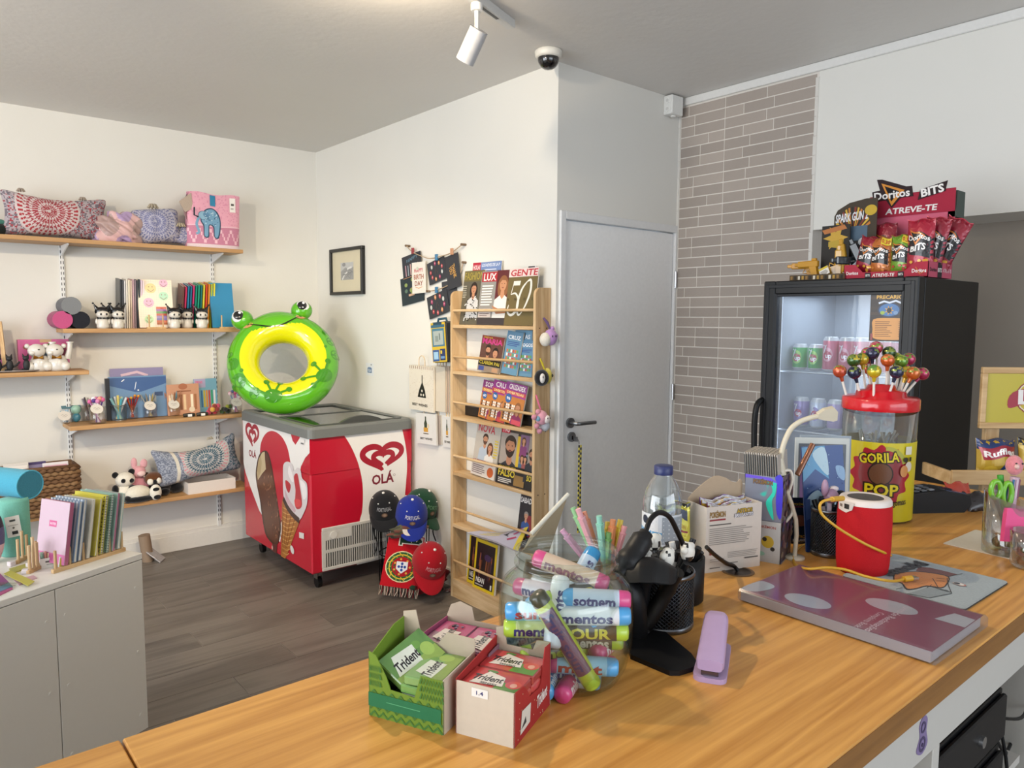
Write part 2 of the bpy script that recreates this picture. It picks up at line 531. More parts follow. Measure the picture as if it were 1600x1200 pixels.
#the room
YA,XB,YC,XD,ZC=5.196,2.492,2.617,3.414,2.785
XL,YF=-3.2,-2.45
WALLM=plaster('wall_plaster','#dedcd6',bump=0.12,scale=60)
CEILM=plaster('ceiling_plaster','#d8d5d1',bump=0.45,scale=26,rough=0.5)
SKIRT=paint('white_skirting',0.4)
def struct(name,g,m,parent=None,**kw):
 o=g.build(name,m,parent,**kw)
 if parent is None:o['kind']='structure'
 return o
Wc='#ffffff'
T=0.12
g=G().box((XL-T,YA,0),(XB+T,YA+T,ZC),Wc);struct('wall_back',g,WALLM)
g=G().box((XB,YC+T,0),(XB+T,YA,ZC),Wc);struct('wall_middle',g,WALLM)
DX0,DX1,DZ=2.545,3.398,2.06
g=G().box((XB,YC,0),(DX0-0.025,YC+T,ZC),Wc).box((DX0-0.025,YC,DZ+0.025),(XD+0.3,YC+T,ZC),Wc)
struct('wall_door',g,WALLM)
YP,ZB=1.811,2.009
XN=3.72
wr=struct('wall_right',G().box((XD,YP,0),(XD+0.3,YC,ZC),Wc),plaster('brick_grout','#d8d2ca',bump=0.5,scale=90))
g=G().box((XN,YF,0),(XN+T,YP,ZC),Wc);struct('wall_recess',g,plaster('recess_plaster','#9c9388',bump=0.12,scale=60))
g=G().box((XD,YF,ZB),(XN,YP,ZC),Wc);struct('wall_bulkhead',g,WALLM)
g=G().box((XL-T,YF-T,0),(XN+T,YF,0.25),Wc).box((XL-T,YF-T,2.55),(XN+T,YF,ZC),Wc).box((XL-T,YF-T,0.25),(-0.9,YF,2.55),Wc).box((2.7,YF-T,0.25),(XN+T,YF,2.55),Wc)
struct('wall_front',g,WALLM)
g=G().box((XL-T,YF,0),(XL,YA,0.25),Wc).box((XL-T,YF,2.65),(XL,YA,ZC),Wc).box((XL-T,YF,0.25),(XL,-0.75,2.65),Wc).box((XL-T,3.95,0.25),(XL,YA,2.65),Wc)
struct('wall_left',g,WALLM)
g=G().box((XL-T,YF-T,ZC),(XN+T,YA+T,ZC+0.1),Wc);struct('ceiling',g,CEILM)
fr=G()
for y in(-0.75,0.8,2.35,3.92):fr.box((XL-0.08,y,0.25),(XL-0.02,y+0.03,2.65),'#e8e8e6')
for z in(0.25,2.62):fr.box((XL-0.08,-0.75,z),(XL-0.02,3.95,z+0.03),'#e8e8e6')
struct('window_1',fr,SATIN())
fr=G()
for x in(-0.9,0.88,2.67):fr.box((x,YF-0.08,0.25),(x+0.03,YF-0.02,2.55),'#e8e8e6')
for z in(0.25,2.52):fr.box((-0.9,YF-0.08,z),(2.7,YF-0.02,z+0.03),'#e8e8e6')
struct('window_2',fr,SATIN())
def floor_mat():
 m=wood('floor_tile_wood','#777069','#5f5852','X',1.0,0.42,ring=9,stretch=0.10,bump=0.1)
 n=m.node_tree.nodes;L=m.node_tree.links;b=n['Principled BSDF']
 src=b.inputs['Base Color'].links[0].from_socket
 oi=n.new('ShaderNodeObjectInfo');mr=n.new('ShaderNodeMapRange')
 mr.inputs['To Min'].default_value=0.90;mr.inputs['To Max'].default_value=1.05
 L.new(oi.outputs['Random'],mr.inputs['Value'])
 mx=n.new('ShaderNodeVectorMath');mx.operation='SCALE'
 L.new(src,mx.inputs[0]);L.new(mr.outputs[0],mx.inputs['Scale']);L.new(mx.outputs[0],b.inputs['Base Color'])
 return m
FLM=floor_mat()
fl=struct('floor',G().box((XL-T,YF-T,-0.12),(XN+T,YA+T,-0.003),'#a39c94'),MATTE())
PW,PL=0.20,0.90
pm={}
def plank_mesh(l,wd):
 k=(round(l,3),round(wd,3))
 if k not in pm:
  pm[k]=G().box((0.0016,0.0016,-0.0028),(l-0.0016,wd-0.0016,0.0),'#ffffff',0.0006).mesh('plank',FLM)
 return pm[k]
row=0
y=YA-0.02
while y>0.3:
 off=(0.0,0.3,0.6)[row%3]+0.11
 x=-1.2-off
 while x<XB+1.0:
  x0,x1=max(x,-1.2),min(x+PL,(XB if y>YC+0.05 else XN))
  if x1-x0>0.05:
   o=bpy.data.objects.new('plank',plank_mesh(x1-x0,PW));COL.objects.link(o)
   o.parent=fl;o.location=(x0,y-PW,0)
  x+=PL
 y-=PW;row+=1
def brick_mat():
 m=plaster('brick_face','#aba097',bump=0.8,scale=70,rough=0.85,var=0.06)
 n=m.node_tree.nodes;L=m.node_tree.links;b=n['Principled BSDF']
 src=b.inputs['Base Color'].links[0].from_socket
 oi=n.new('ShaderNodeObjectInfo');mr=n.new('ShaderNodeMapRange')
 mr.inputs['To Min'].default_value=0.88;mr.inputs['To Max'].default_value=1.08
 L.new(oi.outputs['Random'],mr.inputs['Value'])
 mx=n.new('ShaderNodeVectorMath');mx.operation='SCALE'
 L.new(src,mx.inputs[0]);L.new(mr.outputs[0],mx.inputs['Scale']);L.new(mx.outputs[0],b.inputs['Base Color'])
 return m
BRM=brick_mat()
bmesh_cache={}
def brick(y0,y1,z0,z1):
 k=(round(y1-y0,2),round(z1-z0,3))
 if k not in bmesh_cache:
  bmesh_cache[k]=G().box((-0.0022,0.0,0.0),(0.001,k[0]-0.005,k[1]-0.0055),'#ffffff',0.001).mesh('brick',BRM)
 o=bpy.data.objects.new('brick',bmesh_cache[k]);COL.objects.link(o)
 o.parent=wr;o.location=(XD-RND.random()*0.0006,y0+0.0025,z0+0.0027)
SEAM=at(1133,170,x=XD).y
RH=0.0545
for i in range(50):
 z0=0.012+i*RH;z1=z0+RH
 for a,b,cuts in((SEAM,YC-0.012,(0.68,0.36,0.55,0.82)),(YP+0.012,SEAM,(0.30,0.62,0.44,0.74,0.52))):
  a=round(a,2);b=round(b,2)
  k=cuts[(i*7+i//3)%len(cuts)]
  m_=round(a+(b-a)*k,2)
  ed=[a,m_,b]
  for q in range(2):
   if ed[q+1]-ed[q]>0.26:
    ed.insert(q+1,round((ed[q]+ed[q+1])/2+0.03,2));break
  for q in range(len(ed)-1):
   brick(ed[q],ed[q+1],z0,z1)
g=G()
for k in range(30):
 z=0.02+k*0.09
 g.box((XD-0.004,YC-0.012-0.004*RND.random(),z),(XD,YC-0.001,z+0.088),'#d8d4ce')
 g.box((XD-0.004,YP+0.0,z),(XD,YP+0.012+0.006*RND.random(),z+0.088),'#dedad4')
struct('trim_1',g,plaster('edge_filler','#d8d4ce',bump=1.0,scale=120))
g=G().box((XD-0.014,YF,ZC-0.042),(XD,YC,ZC-0.001),'#d9d8d5',0.003);struct('trim_2',g,SKIRT)
def skirting(name,a,b,h=0.085,t=0.012):
 g=G();a=Vector(a);b=Vector(b);d=(b-a).normalized();nrm=Vector((d.y,-d.x))
 for z0,z1,tt in((0,h*0.8,t),(h*0.8,h,t*0.6)):
  p=[a,b,b+nrm*tt,a+nrm*tt]
  vs=[(q.x,q.y,z0)for q in p]+[(q.x,q.y,z1)for q in p]
  g.add(vs,[(0,3,2,1),(4,5,6,7),(0,1,5,4),(1,2,6,5),(2,3,7,6),(3,0,4,7)],'#dddbd6')
 struct(name,g,SKIRT)
skirting('baseboard_back',(XL,YA),(XB,YA),0.13)
skirting('baseboard_middle',(XB,YA),(XB,YC),0.10)
d1=thing('door_1',None,None);d1['kind']='structure'
g=G()
g.box((DX0-0.035,YC-0.012,0),(DX0,YC+0.10,DZ+0.04),'#dcdcdc',0.003)
g.box((DX0,YC-0.012,DZ),(DX1+0.015,YC+0.10,DZ+0.04),'#dcdcdc',0.003)
g.box((DX1,YC-0.012,0),(DX1+0.014,YC+0.10,DZ),'#dcdcdc',0.003)
g.build('door_frame',SATIN(),d1)
leaf=G().box((DX0+0.004,YC+0.004,0.006),(DX1-0.004,YC+0.042,DZ-0.005),'#ebebeb',0.002).build('door_leaf',paint('lacquered_door',0.33),d1)
hg=G()
for z in(1.80,1.17,0.25):
 hg=G().cyl((DX1+0.002,YC-0.016,z-0.045),(DX1+0.002,YC-0.016,z+0.045),0.008,'#c8c9cc',n=10)
 hg.build('hinge',METAL(),d1)
pH=at(893,661,y=YC-0.01);pK=at(895,683,y=YC-0.01)
g=G().cyl((pH.x,YC+0.004,pH.z),(pH.x,YC-0.008,pH.z),0.026,'#8d8f92',n=24)
g.tube([(pH.x,YC-0.008,pH.z),(pH.x,YC-0.05,pH.z),(pH.x+0.02,YC-0.056,pH.z),(pH.x+0.125,YC-0.056,pH.z-0.002)],0.0095,'#85878a',n=10)
g.build('handle',METAL(),d1)
g=G().cyl((pK.x,YC+0.004,pK.z),(pK.x,YC-0.007,pK.z),0.025,'#8d8f92',n=24)
g.box((pK.x-0.003,YC-0.009,pK.z-0.013),(pK.x+0.003,YC-0.006,pK.z+0.006),'#2c2c2e')
g.build('keyhole_rose',METAL(),d1)
t=thing('key_lanyard','yellow and black lanyard with key hanging from the grey door lock','lanyard',(pK.x+0.012,YC-0.012,pK.z-0.01))
G().box((-0.004,-0.022,-0.012),(0.0,0.0,0.012),'#a9a9ab').tube([(0,-0.022,0),(0.008,-0.022,-0.01),(0.012,-0.02,-0.024)],0.0022,'#b9b9bb',n=6).build('key',METAL(),t)
g=G()
for k in range(36):
 z=-0.03-k*0.0125
 for sx in(0.0,0.013):
  g.box((0.006+sx,-0.024,z-0.0125),(0.013+sx,-0.020,z),'#d8c83a' if(k+int(sx>0))%2 else '#22221e')
g.build('strap',FABRIC(),t)
p=at(1052,166,y=YC-0.03)
t=thing('junction_box','small white electrical junction box in the corner above the door','junction box',(p.x,YC,p.z))
g=G().box((-0.048,-0.06,-0.05),(0.048,0,0.05),'#dcdcd9',0.004)
g.build('box_body',SATIN(),t)
for zz in(-0.022,0.022):
 G().cyl((-0.048,-0.03,zz),(-0.052,-0.03,zz),0.015,'#e3e3e0',n=16).cyl((-0.052,-0.03,zz),(-0.0535,-0.03,zz),0.009,'#c9c9c6',n=12).build('knockout',SATIN(),t)
G().cyl((0,-0.03,-0.05),(0,-0.03,-0.058),0.014,'#d5d5d2',n=14).build('knockout',SATIN(),t)
p=at(857,79,z=ZC)
dk=1.32/ppm(p)*20
t=thing('dome_camera','white dome security camera with a black dome on the ceiling corner','security camera',(p.x,p.y,ZC))
G().lathe([(0,0),(0.058,0),(0.062,-0.006),(0.060,-0.026),(0.052,-0.034),(0.047,-0.034)],'#d9d6cd',n=32).build('camera_base',SATIN(),t)
G().lathe([(0.048,-0.030),(0.048,-0.044),(0.044,-0.058),(0.034,-0.072),(0.018,-0.082),(0,-0.085)],'#0c0c0e',n=32).build('camera_dome',paint('smoked_dome',0.06,coat=1.0),t)
pe=at(799,40,z=ZC-0.02);ps=at(745,0,z=ZC-0.02)
dr=(pe-ps);dr.z=0;dr.normalize()
ang=math.atan2(dr.y,dr.x)
t=thing('track_light_rail','white ceiling track rail carrying a white cylinder spotlight','track light',(pe.x,pe.y,ZC),ang)
G().box((-3.0,-0.018,-0.034),(0,0.018,0),'#cfcfcd',0.002).build('rail',SATIN(),t)
G().box((-0.28,-0.006,-0.0352),(-0.115,0.006,-0.0335),'#3a3a3a').build('rail_slot',SATIN(),t)
def spotlight(pos,aim,label,power,angle):
 """a track spotlight hanging at pos; the lamp inside it throws the light"""
 d=Vector(aim);d.normalize()
 t=thing('track_spotlight',label,'spotlight',pos)
 G().cyl((0,0,-0.034),(0,0,-0.06),0.022,'#dcdcda',n=18).tube([(0,0,-0.06),(0,0,-0.11),(0.0,0.0,-0.145)],0.0085,'#dcdcda',n=10).build('arm',SATIN(),t)
 c0=Vector((0,0,-0.145));a=c0-d*0.02;b=c0+d*0.105
 g=G().cyl(a,b,0.036,'#bdbdbf',n=28,caps=False)
 g.cyl(a,a+d*0.001,0.036,'#bdbdbf',n=28)
 g.cyl(b-d*0.012,b-d*0.011,0.0355,'#c4c4c2',n=28)
 g.build('lamp_head',SATIN(),t)
 G().cyl(b-d*0.0105,b-d*0.009,0.026,'#fff1d8',n=24).build('lamp_lens',emit('lamp_lens','#fff1d8',3.0),t)
 if power:
  s=spot('spot_lamp',Vector(pos)+b+d*0.004,Vector(pos)+b+d*2,power,WARM,angle,0.8,0.03)
 return t
#shelving on the back wall
OAK=wood('oak_laminate','#c39a6a','#a87e50','X',1.0,0.5,ring=16,stretch=0.06)
ZS1,ZS2,ZS3,ZS4,ZSL=2.022,1.503,0.930,0.425,1.258
YS=4.945
WHITE=paint('white_enamel',0.4)
UPX=(0.838,1.722)
for i,x in enumerate(UPX):
 t=thing('shelf_upright',['left white slotted upright rail on the back wall, behind the pencil cases','right white slotted upright rail on the back wall, near the green frog ring'][i],'shelf rail',(x,YA,0))
 g=G().box((-0.0125,-0.012,0.12),(0.0125,0,2.06),'#dcdcdc',0.002)
 g.build('rail',WHITE,t)
 g=G();z=0.16
 while z<2.04:
  for s in(-1,1):g.box((s*0.0065-0.002,-0.0126,z),(s*0.0065+0.002,-0.0119,z+0.017),'#3b3b3d')
  z+=0.032
 g.build('slots',MATTE(),t,kind='stuff')
def shelf(label,x0,x1,z,ups,name='wall_shelf'):
 t=thing(name,label,'shelf',((x0+x1)/2,YA,z))
 c=(x0+x1)/2
 o=G().box((x0-c,YS-YA,-0.025),(x1-c,-0.014,0),'#ffffff',0.0015).build('board',OAK,t)
 for u in ups:
  g=G().prism([(-0.013,-0.0255),(YS-YA+0.03,-0.0255),(YS-YA+0.03,-0.034),(-0.013,-0.085)],-0.004,0.004,'#dedede',Matrix(((0,0,1,u-c),(1,0,0,0),(0,1,0,0),(0,0,0,1))))
  g.build('bracket',WHITE,t)
shelf('top oak wall shelf holding cushions and tote bags',-0.35,1.845,ZS1,(UPX[0],UPX[1],-0.05))
shelf('oak wall shelf with notebooks and black-hooded figurines',0.79,1.835,ZS2,UPX)
shelf('oak wall shelf with pen cups and a blue folder',0.80,1.855,ZS3,UPX)
shelf('lowest oak wall shelf with plush animals and the basket',-0.1,1.87,ZS4,UPX)
shelf('short oak wall shelf with white bear figurines at left',-0.35,0.912,ZSL,(UPX[0],-0.05))
#cushions and bags
def hsh(a,b):
 v=math.sin(a*127.1+b*311.7)*43758.5453
 return v-math.floor(v)
def mandala(cx,cy,asp,rad,pal,seed=0):
 """colour function of a printed mandala; pal = (centre, ring light, spoke, dots, ground light, ground dark)"""
 def f(u,v):
  x=(u-cx)*asp;y=v-cy;r=math.hypot(x,y)/rad;a=math.atan2(y,x)/(2*PI)
  if r<0.07:return pal[1]
  if r<1.0:
   k=int(r*11);n=36 if r>0.45 else 24
   w_=(a*n)%1.0
   if k in(3,6,8):return pal[1]if(w_<0.72)else pal[2]
   if r>0.82:return pal[3]if 0.25<w_<0.75 and(r*11)%1>0.15 else pal[1]
   return pal[2]if w_>0.26 else pal[1]
  if r<1.06:return pal[1]
  h=hsh(int(u*58*asp/1.6)+seed,int(v*34))
  return pal[4]if h<0.5 else(pal[5]if h<0.83 else pal[2])
 return f
def pillow(g,W,H,T,cfn,ears=0.06,nu=84,nv=46,sag=0.0,wr_=0.004):
 """a soft cushion standing in x (width) and z (height), bulging along y"""
 def pt(sd):
  def f(u,v):
   a=2*u-1;b=2*v-1
   k=(1-abs(a)**2.6)*(1-abs(b)**2.6)
   ca=a*(1-0.10*(1-b*b)+ears*abs(b)**3*abs(a)**3);cb=b*(1-0.16*(1-a*a)+ears*abs(a)**3*abs(b)**2)
   cn=1-0.16*(abs(a)*abs(b))**6;ca*=cn;cb*=cn
   wv=wr_*math.sin(17*u+9*v)*math.sin(11*v-5*u)
   return(ca*W/2,sd*(T/2*max(k,0)**0.5+wv*(1 if k>0.02 else 0)),H/2+cb*H/2-sag*(1-a*a)*v)
  return f
 g.grid(pt(-1),nu,nv,'#fff',True,cfn)
 g.grid(lambda u,v:pt(1)(1-u,v),nu//3,nv//3,'#fff',True,lambda u,v:cfn(1-u,v))
 return g
def tassel(g,x,y,z,c,r=0.02):
 for k in range(9):
  a=2*PI*k/9
  g.tube([(x,y,z),(x+r*0.6*math.cos(a),y+r*0.6*math.sin(a),z+r*0.5),(x+r*math.cos(a),y+r*math.sin(a),z-r*0.2)],r*0.22,c,n=5)
RED=('#a33a40','#c6b9b9','#9a3f47','#a2353d','#aaa0a6','#6f6872')
p=at(85,369,y=5.07)
t=thing('cushion','slumped cushion with a large red mandala print on the top shelf','cushion',(p.x+0.012,5.065,ZS1),0.05)
pillow(G(),0.555,0.268,0.17,mandala(0.40,0.62,2.1,0.62,RED),ears=0.08,nu=130,nv=64,sag=0.02).build('cover',FABRIC(),t)
for x,z in((-0.17,0.262),(0.14,0.248)):
 g=G();tassel(g,x,-0.01,z-0.004,'#a89a8c');g.build('tassel',FABRIC(),t)
t=thing('eyeglass_case','dark teal pouch at the left end of the top shelf, beside the red mandala cushion','pouch',(0.50,5.06,ZS1))
G().sph((0,0,0.035),(0.07,0.05,0.035),'#1d2422').build('pouch_body',FABRIC(),t)
G().sph((0,0.01,0.075),(0.06,0.04,0.02),'#4b8579').build('pouch_flap',FABRIC(),t)
def crumple(g,r,c,amp=0.18,seed=0,nu=40,nv=22,cfn=None,flat=0.25):
 rn=random.Random(seed);w_=[(rn.uniform(2,6),rn.uniform(2,6),rn.uniform(0,6),rn.uniform(0.3,1))for _ in range(6)]
 vs=[]
 def f(u,v):
  a=2*PI*u;b=-PI/2+PI*v
  x,y,z=math.cos(b)*math.cos(a),math.cos(b)*math.sin(a),math.sin(b)
  k=1
  for p_,q,ph,m_ in w_:
   k+=amp*m_*abs(math.sin(p_*x+q*z+ph)*math.cos(q*y+ph))-amp*0.25
  z2=z*r[2]*k
  return(x*r[0]*k,y*r[1]*k,max(z2,-r[2]*(1-flat))+r[2]*(1-flat))
 g.grid(f,nu,nv,c,True,cfn)
 return g
p=at(186,378,y=5.03)
def satin(u,v):
 k=math.sin(7*u*PI)+math.sin(9*v+4*u)
 return '#a58a86' if k>0.5 else('#cda6a6' if k>-0.6 else '#a58db4')
o=crumple(G(),(0.125,0.075,0.10),'#c9a79c',0.3,5,120,70,satin).build('satin_pouch',paint('satin_cloth',0.4,var=0.1,sheen=0.3),None,(p.x,5.035,ZS1))
tag(o,'crumpled pink and mauve satin pouch between the red and the blue mandala prints','pouch')
BLU=('#7a7ea8','#b3b1c2','#74779c','#696e98','#a9a5b0','#63658a')
p=at(250,383,y=5.05)
t=thing('shoulder_bag','slumped bag with pale blue mandala print beside the pink elephant tote','bag',(p.x,5.06,ZS1),0.05)
g=G();g.T=Matrix.Rotation(R(-8),4,'Y')
pillow(g,0.30,0.225,0.15,mandala(0.42,0.62,1.3,0.55,BLU,3),ears=0.05,nu=90,nv=56,sag=-0.02).build('bag_body',FABRIC(),t)
g=G();g.T=Matrix.Translation((0.15,-0.02,0))@Matrix.Rotation(R(24),4,'Y')
pillow(g,0.16,0.13,0.08,mandala(-0.6,1.2,1.2,0.4,BLU,8),nu=50,nv=30).build('bag_flap',FABRIC(),t)
g=G();tassel(g,-0.035,-0.01,0.236,'#b0a48f',0.03);g.build('tassel',FABRIC(),t)
g=G();tassel(g,0.115,-0.05,0.13,'#b5a990',0.028);g.build('tassel',FABRIC(),t)
pa=at(297,385,y=5.0);pb=at(376,386,y=5.0)
t=thing('tote_bag','pink tote bag with a blue elephant print and a price tag on the top shelf','bag',((pa.x+pb.x)/2,5.02,ZS1),0.02)
W_,H_=0.335,0.35
g=G()
def tote(u,v):
 a=2*u-1
 return(a*W_/2-0.012*(1-v),-0.05*math.sqrt(max(0,1-a*a))*(1-0.75*v)-0.01,v*H_+0.006*math.sin(9*u)*v)
def totec(u,v):
 if v<0.06:return '#d9c9cf'
 if v<0.42:
  k=abs((u*5)%1-0.5)*2*0.26+0.08
  return '#e2b9c6' if abs(v-k)<0.03 or v>0.39 else '#c07f98'
 return '#e0a3b6' if hsh(int(u*60),int(v*60))<0.86 else '#d590a8'
g.grid(tote,40,46,'#fff',True,totec)
g.grid(lambda u,v:(lambda q:(q[0],0.028*(1-v)+0.01,q[2]))(tote(1-u,v)),12,12,'#d593a9',True)
for sx in(0,1):
 g.grid(lambda u,v:(lambda q:(q[0],q[1]*(1-u)+u*(0.028*(1-v)+0.01),q[2]))(tote(sx,v)),2,8,'#cf8fa6')
g.build('bag_body',FABRIC(),t)
g=G()
pr_=P(g,0*Vector(),(1,0,0),(0,0,1),W_,H_,fn=lambda x,y,h:(lambda q:(q[0],q[1]-h-0.001,q[2]))(tote(max(0,min(1,x/W_)),y/H_)),maxlen=0.02)
pr_.poly(spline2([(0.22,0.5),(0.30,0.68),(0.44,0.74),(0.55,0.66),(0.60,0.48),(0.56,0.20),(0.47,0.20),(0.45,0.38),(0.38,0.40),(0.37,0.2),(0.28,0.2),(0.27,0.38)],5,True),'#2e4a63')
pr_.poly(spline2([(0.24,0.5),(0.31,0.66),(0.44,0.72),(0.53,0.64),(0.58,0.48),(0.54,0.22),(0.48,0.22),(0.47,0.40),(0.37,0.42),(0.35,0.22),(0.29,0.22),(0.29,0.40)],5,True),'#6f9ab8')
pr_.ell(0.28,0.58,0.10,0.085,'#2e4a63');pr_.ell(0.28,0.58,0.092,0.077,'#85aec6');pr_.ell(0.33,0.6,0.06,0.05,'#5c86a8')
pr_.stroke(spline2([(0.20,0.55),(0.15,0.42),(0.19,0.28),(0.14,0.24)],6),0.045,'#6f9ab8')
for k in range(40):
 pr_.ell(0.30+0.24*hsh(k,1),0.42+0.26*hsh(k,2),0.009,0.009,'#c8dbe4' if k%2 else '#3a5f80',n=6)
pr_.h+=0.0005
pr_.rect(0.40,0.78,0.50,0.98,'#2f7fa6')
pr_.rect(0.78,0.68,0.90,0.94,'#efeae6').rect(0.81,0.80,0.87,0.84,'#5b5552').rect(0.80,0.73,0.86,0.76,'#b8b0ac')
g.build('elephant_print',PAPER(),t)
g=G()
g.grid(lambda u,v:(-W_/2-0.035*(1-abs(2*v-1)**2)*(1-u)+0.004,-0.02+0.03*u,0.14+v*0.21+0.0*u),4,10,'#b79aa2')
g.prism([(-W_/2+0.02,H_*0.98),(-W_/2-0.055,H_*0.80),(-W_/2-0.02,H_*0.62),(-W_/2+0.03,H_*0.7)],-0.004,0.004,'#b3a294',Matrix(((1,0,0,0),(0,0,-1,-0.018),(0,1,0,0),(0,0,0,1))))
g.build('folded_side',FABRIC(),t)
G().tube([(-0.14,-0.05,0.25),(-0.145,-0.06,0.2),(-0.12,-0.062,0.19)],0.005,'#26333c',n=6).build('handle_cord',FABRIC(),t)
#second shelf
def roll(px,py,r,c,c2,label,z,y0=4.985,L=0.19):
 p=at(px,py,y=y0)
 t=thing('pencil_case',label,'pencil case',(p.x,y0,z))
 G().cyl((0,0.003,0),(0,L,0),r,c2,n=24,caps=False).build('tube_body',FABRIC(),t)
 g=G().cyl((0,0,0),(0,0.004,0),r*1.01,c,n=24);g.cyl((0,L,0),(0,L-0.004,0),r*1.01,c,n=24)
 g.build('end_cap',FABRIC(),t,kind='stuff')
roll(98,500,0.051,'#b8527f','#9b3f68','pink round pencil case lying at the left end of the notebook shelf',ZS2+0.0515)
roll(126,500,0.050,'#22242c','#1b1d24','black marbled round pencil case lying between the pink case and the figurines',ZS2+0.0505,4.99)
roll(112,481,0.051,'#7b7e82','#5d6066','grey round pencil case resting on top of the pink and black cases',ZS2+0.0515+0.082,4.985)
def figurine_proto(label,loc):
 t=thing('figurine',label,'figurine',loc,group='hooded figurines')
 G().lathe([(0,0),(0.030,0),(0.034,0.012),(0.030,0.05),(0.022,0.062),(0,0.064)],'#d2cdc5',n=18).build('figure_body',GLOSS(),t)
 for s in(-1,1):
  G().sph((s*0.032,-0.004,0.042),(0.009,0.010,0.018),'#d2cdc5',8,6).build('arm',GLOSS(),t)
 g=G().sph((0,-0.008,0.084),(0.036,0.033,0.025),'#d6d1c9',16,10)
 g.build('face',GLOSS(),t)
 g=G().sph((0,0.006,0.103),(0.040,0.031,0.028),'#17171b',18,10)
 for s in(-1,1):
  g.cyl((s*0.020,0.004,0.106),(s*0.046,0.004,0.150),0.017,'#17171b',0.001,n=10)
 h=g.build('hood',GLOSS(),t)
 for s in(-1,1):
  G().sph((s*0.047,0.004,0.150),0.006,'#17171b',8,6).build('hood_tip',GLOSS(),t)
  G().sph((s*0.015,-0.0385,0.086),(0.0055,0.003,0.007),'#1b1b1f',8,6).build('eye',GLOSS(),t)
 g=G()
 for k in range(5):
  a=-PI/2+(k-2)*0.5
  g.cyl((0.026*math.cos(a),0.024*math.sin(a),0.066),(0.036*math.cos(a),0.034*math.sin(a),0.056),0.008,'#17171b',0.001,n=6)
 g.cyl((0,0,0.062),(0,0,0.069),0.029,'#17171b',n=16)
 g.build('collar',GLOSS(),t)
 return t
fx=[at(x,512,y=yy).x for x,yy in((161,4.975),(185,4.975),(174,5.03),(273,4.975),(316,4.975),(293,5.03))]
labs=['white figurine with black pointed hood, leftmost one beside the round pencil cases','white figurine with black hood in front of the cream notebooks, second from the left','white figurine with black hood half hidden behind the two left ones','white figurine with black hood by the smiley notebook, left of the right trio','white figurine with black hood before the yellow notebooks, rightmost of all','white figurine with black hood half hidden behind the right pair']
f0=figurine_proto(labs[0],(fx[0],4.978,ZS2))
for i,yy in((1,4.978),(2,5.036),(3,4.978),(4,4.978),(5,5.036)):
 dup(f0,(fx[i],yy,ZS2),[0,0.1,-0.1,0.12,-0.1,0.05][i],labs[i])
def notebook(W,H,T,c,label,loc,rx=0.0,ry=0.0,rz=0.0,pages='#e9e4da',art=None,spiral=None,name='notebook',group=None,edge_c=None):
 """a standing notebook: width along x, thickness along y (cover faces -y), height along z, turning about its lower front edge"""
 g=G()
 g.box((-W/2,-T,0),(W/2,-T+0.0012,H),c);g.box((-W/2,-0.0012,0),(W/2,0,H),edge_c or c)
 if spiral is None:
  g.box((-W/2,-T+0.0012,0),(-W/2+0.0015,-0.0012,H),edge_c or c)
  g.box((-W/2+0.0015,-T+0.0012,0.002),(W/2-0.002,-0.0012,H-0.002),pages)
 else:
  g.box((-W/2+0.008,-T+0.0014,0.002),(W/2-0.002,-0.0014,H-0.002),pages)
  for k in range(int(H/0.011)):
   z=0.008+k*0.011
   g.tube([(-W/2+0.006,-T-0.003,z),(-W/2-0.003,-T/2,z),(-W/2+0.006,0.003,z)],0.0012,spiral,n=4,caps=False)
 if art:art(P(g,(-W/2,-T-0.0002,0),(1,0,0),(0,0,1),W,H))
 o=g.build(name,MAG(),None,loc,rot=Euler((rx,ry,rz),'ZXY').to_matrix().to_euler()if False else(rx,ry,rz))
 return tag(o,label,'notebook',group)
cols=[('#3a3d42','dark grey'),('#4a4c52','charcoal'),('#cfd0d4','pale grey'),('#e4dfd6','ivory'),('#efe3cf','cream'),('#d8c3ae','beige'),('#c9a9b0','dusty pink'),('#8f7d86','mauve'),('#3b3f45','black dotted'),('#2f3a40','dark teal'),('#d9c4d6','lilac'),('#e9d9e0','blush')]
NBH=0.305
n=len(cols)
for i,(c,nm)in enumerate(cols):
 x=at(188+i*3.35,511,y=5.07).x
 def art(p_,i=i):
  if i==8:
   for k in range(20):p_.ell(0.5*hsh(k,3)+0.2,hsh(k,4),0.012,0.012,'#d9d9d9',n=6)
 o=notebook(0.11,NBH-0.004*(i%3),0.0085,c,nm+' notebook, '+['first','second','third','fourth','fifth','sixth','seventh','eighth','ninth','tenth','eleventh','twelfth'][i]+' from the left on the shelf behind the figurines',(x,5.128,ZS2+0.003),0,R(-7+0.45*i),R(90),art=art,group=None)
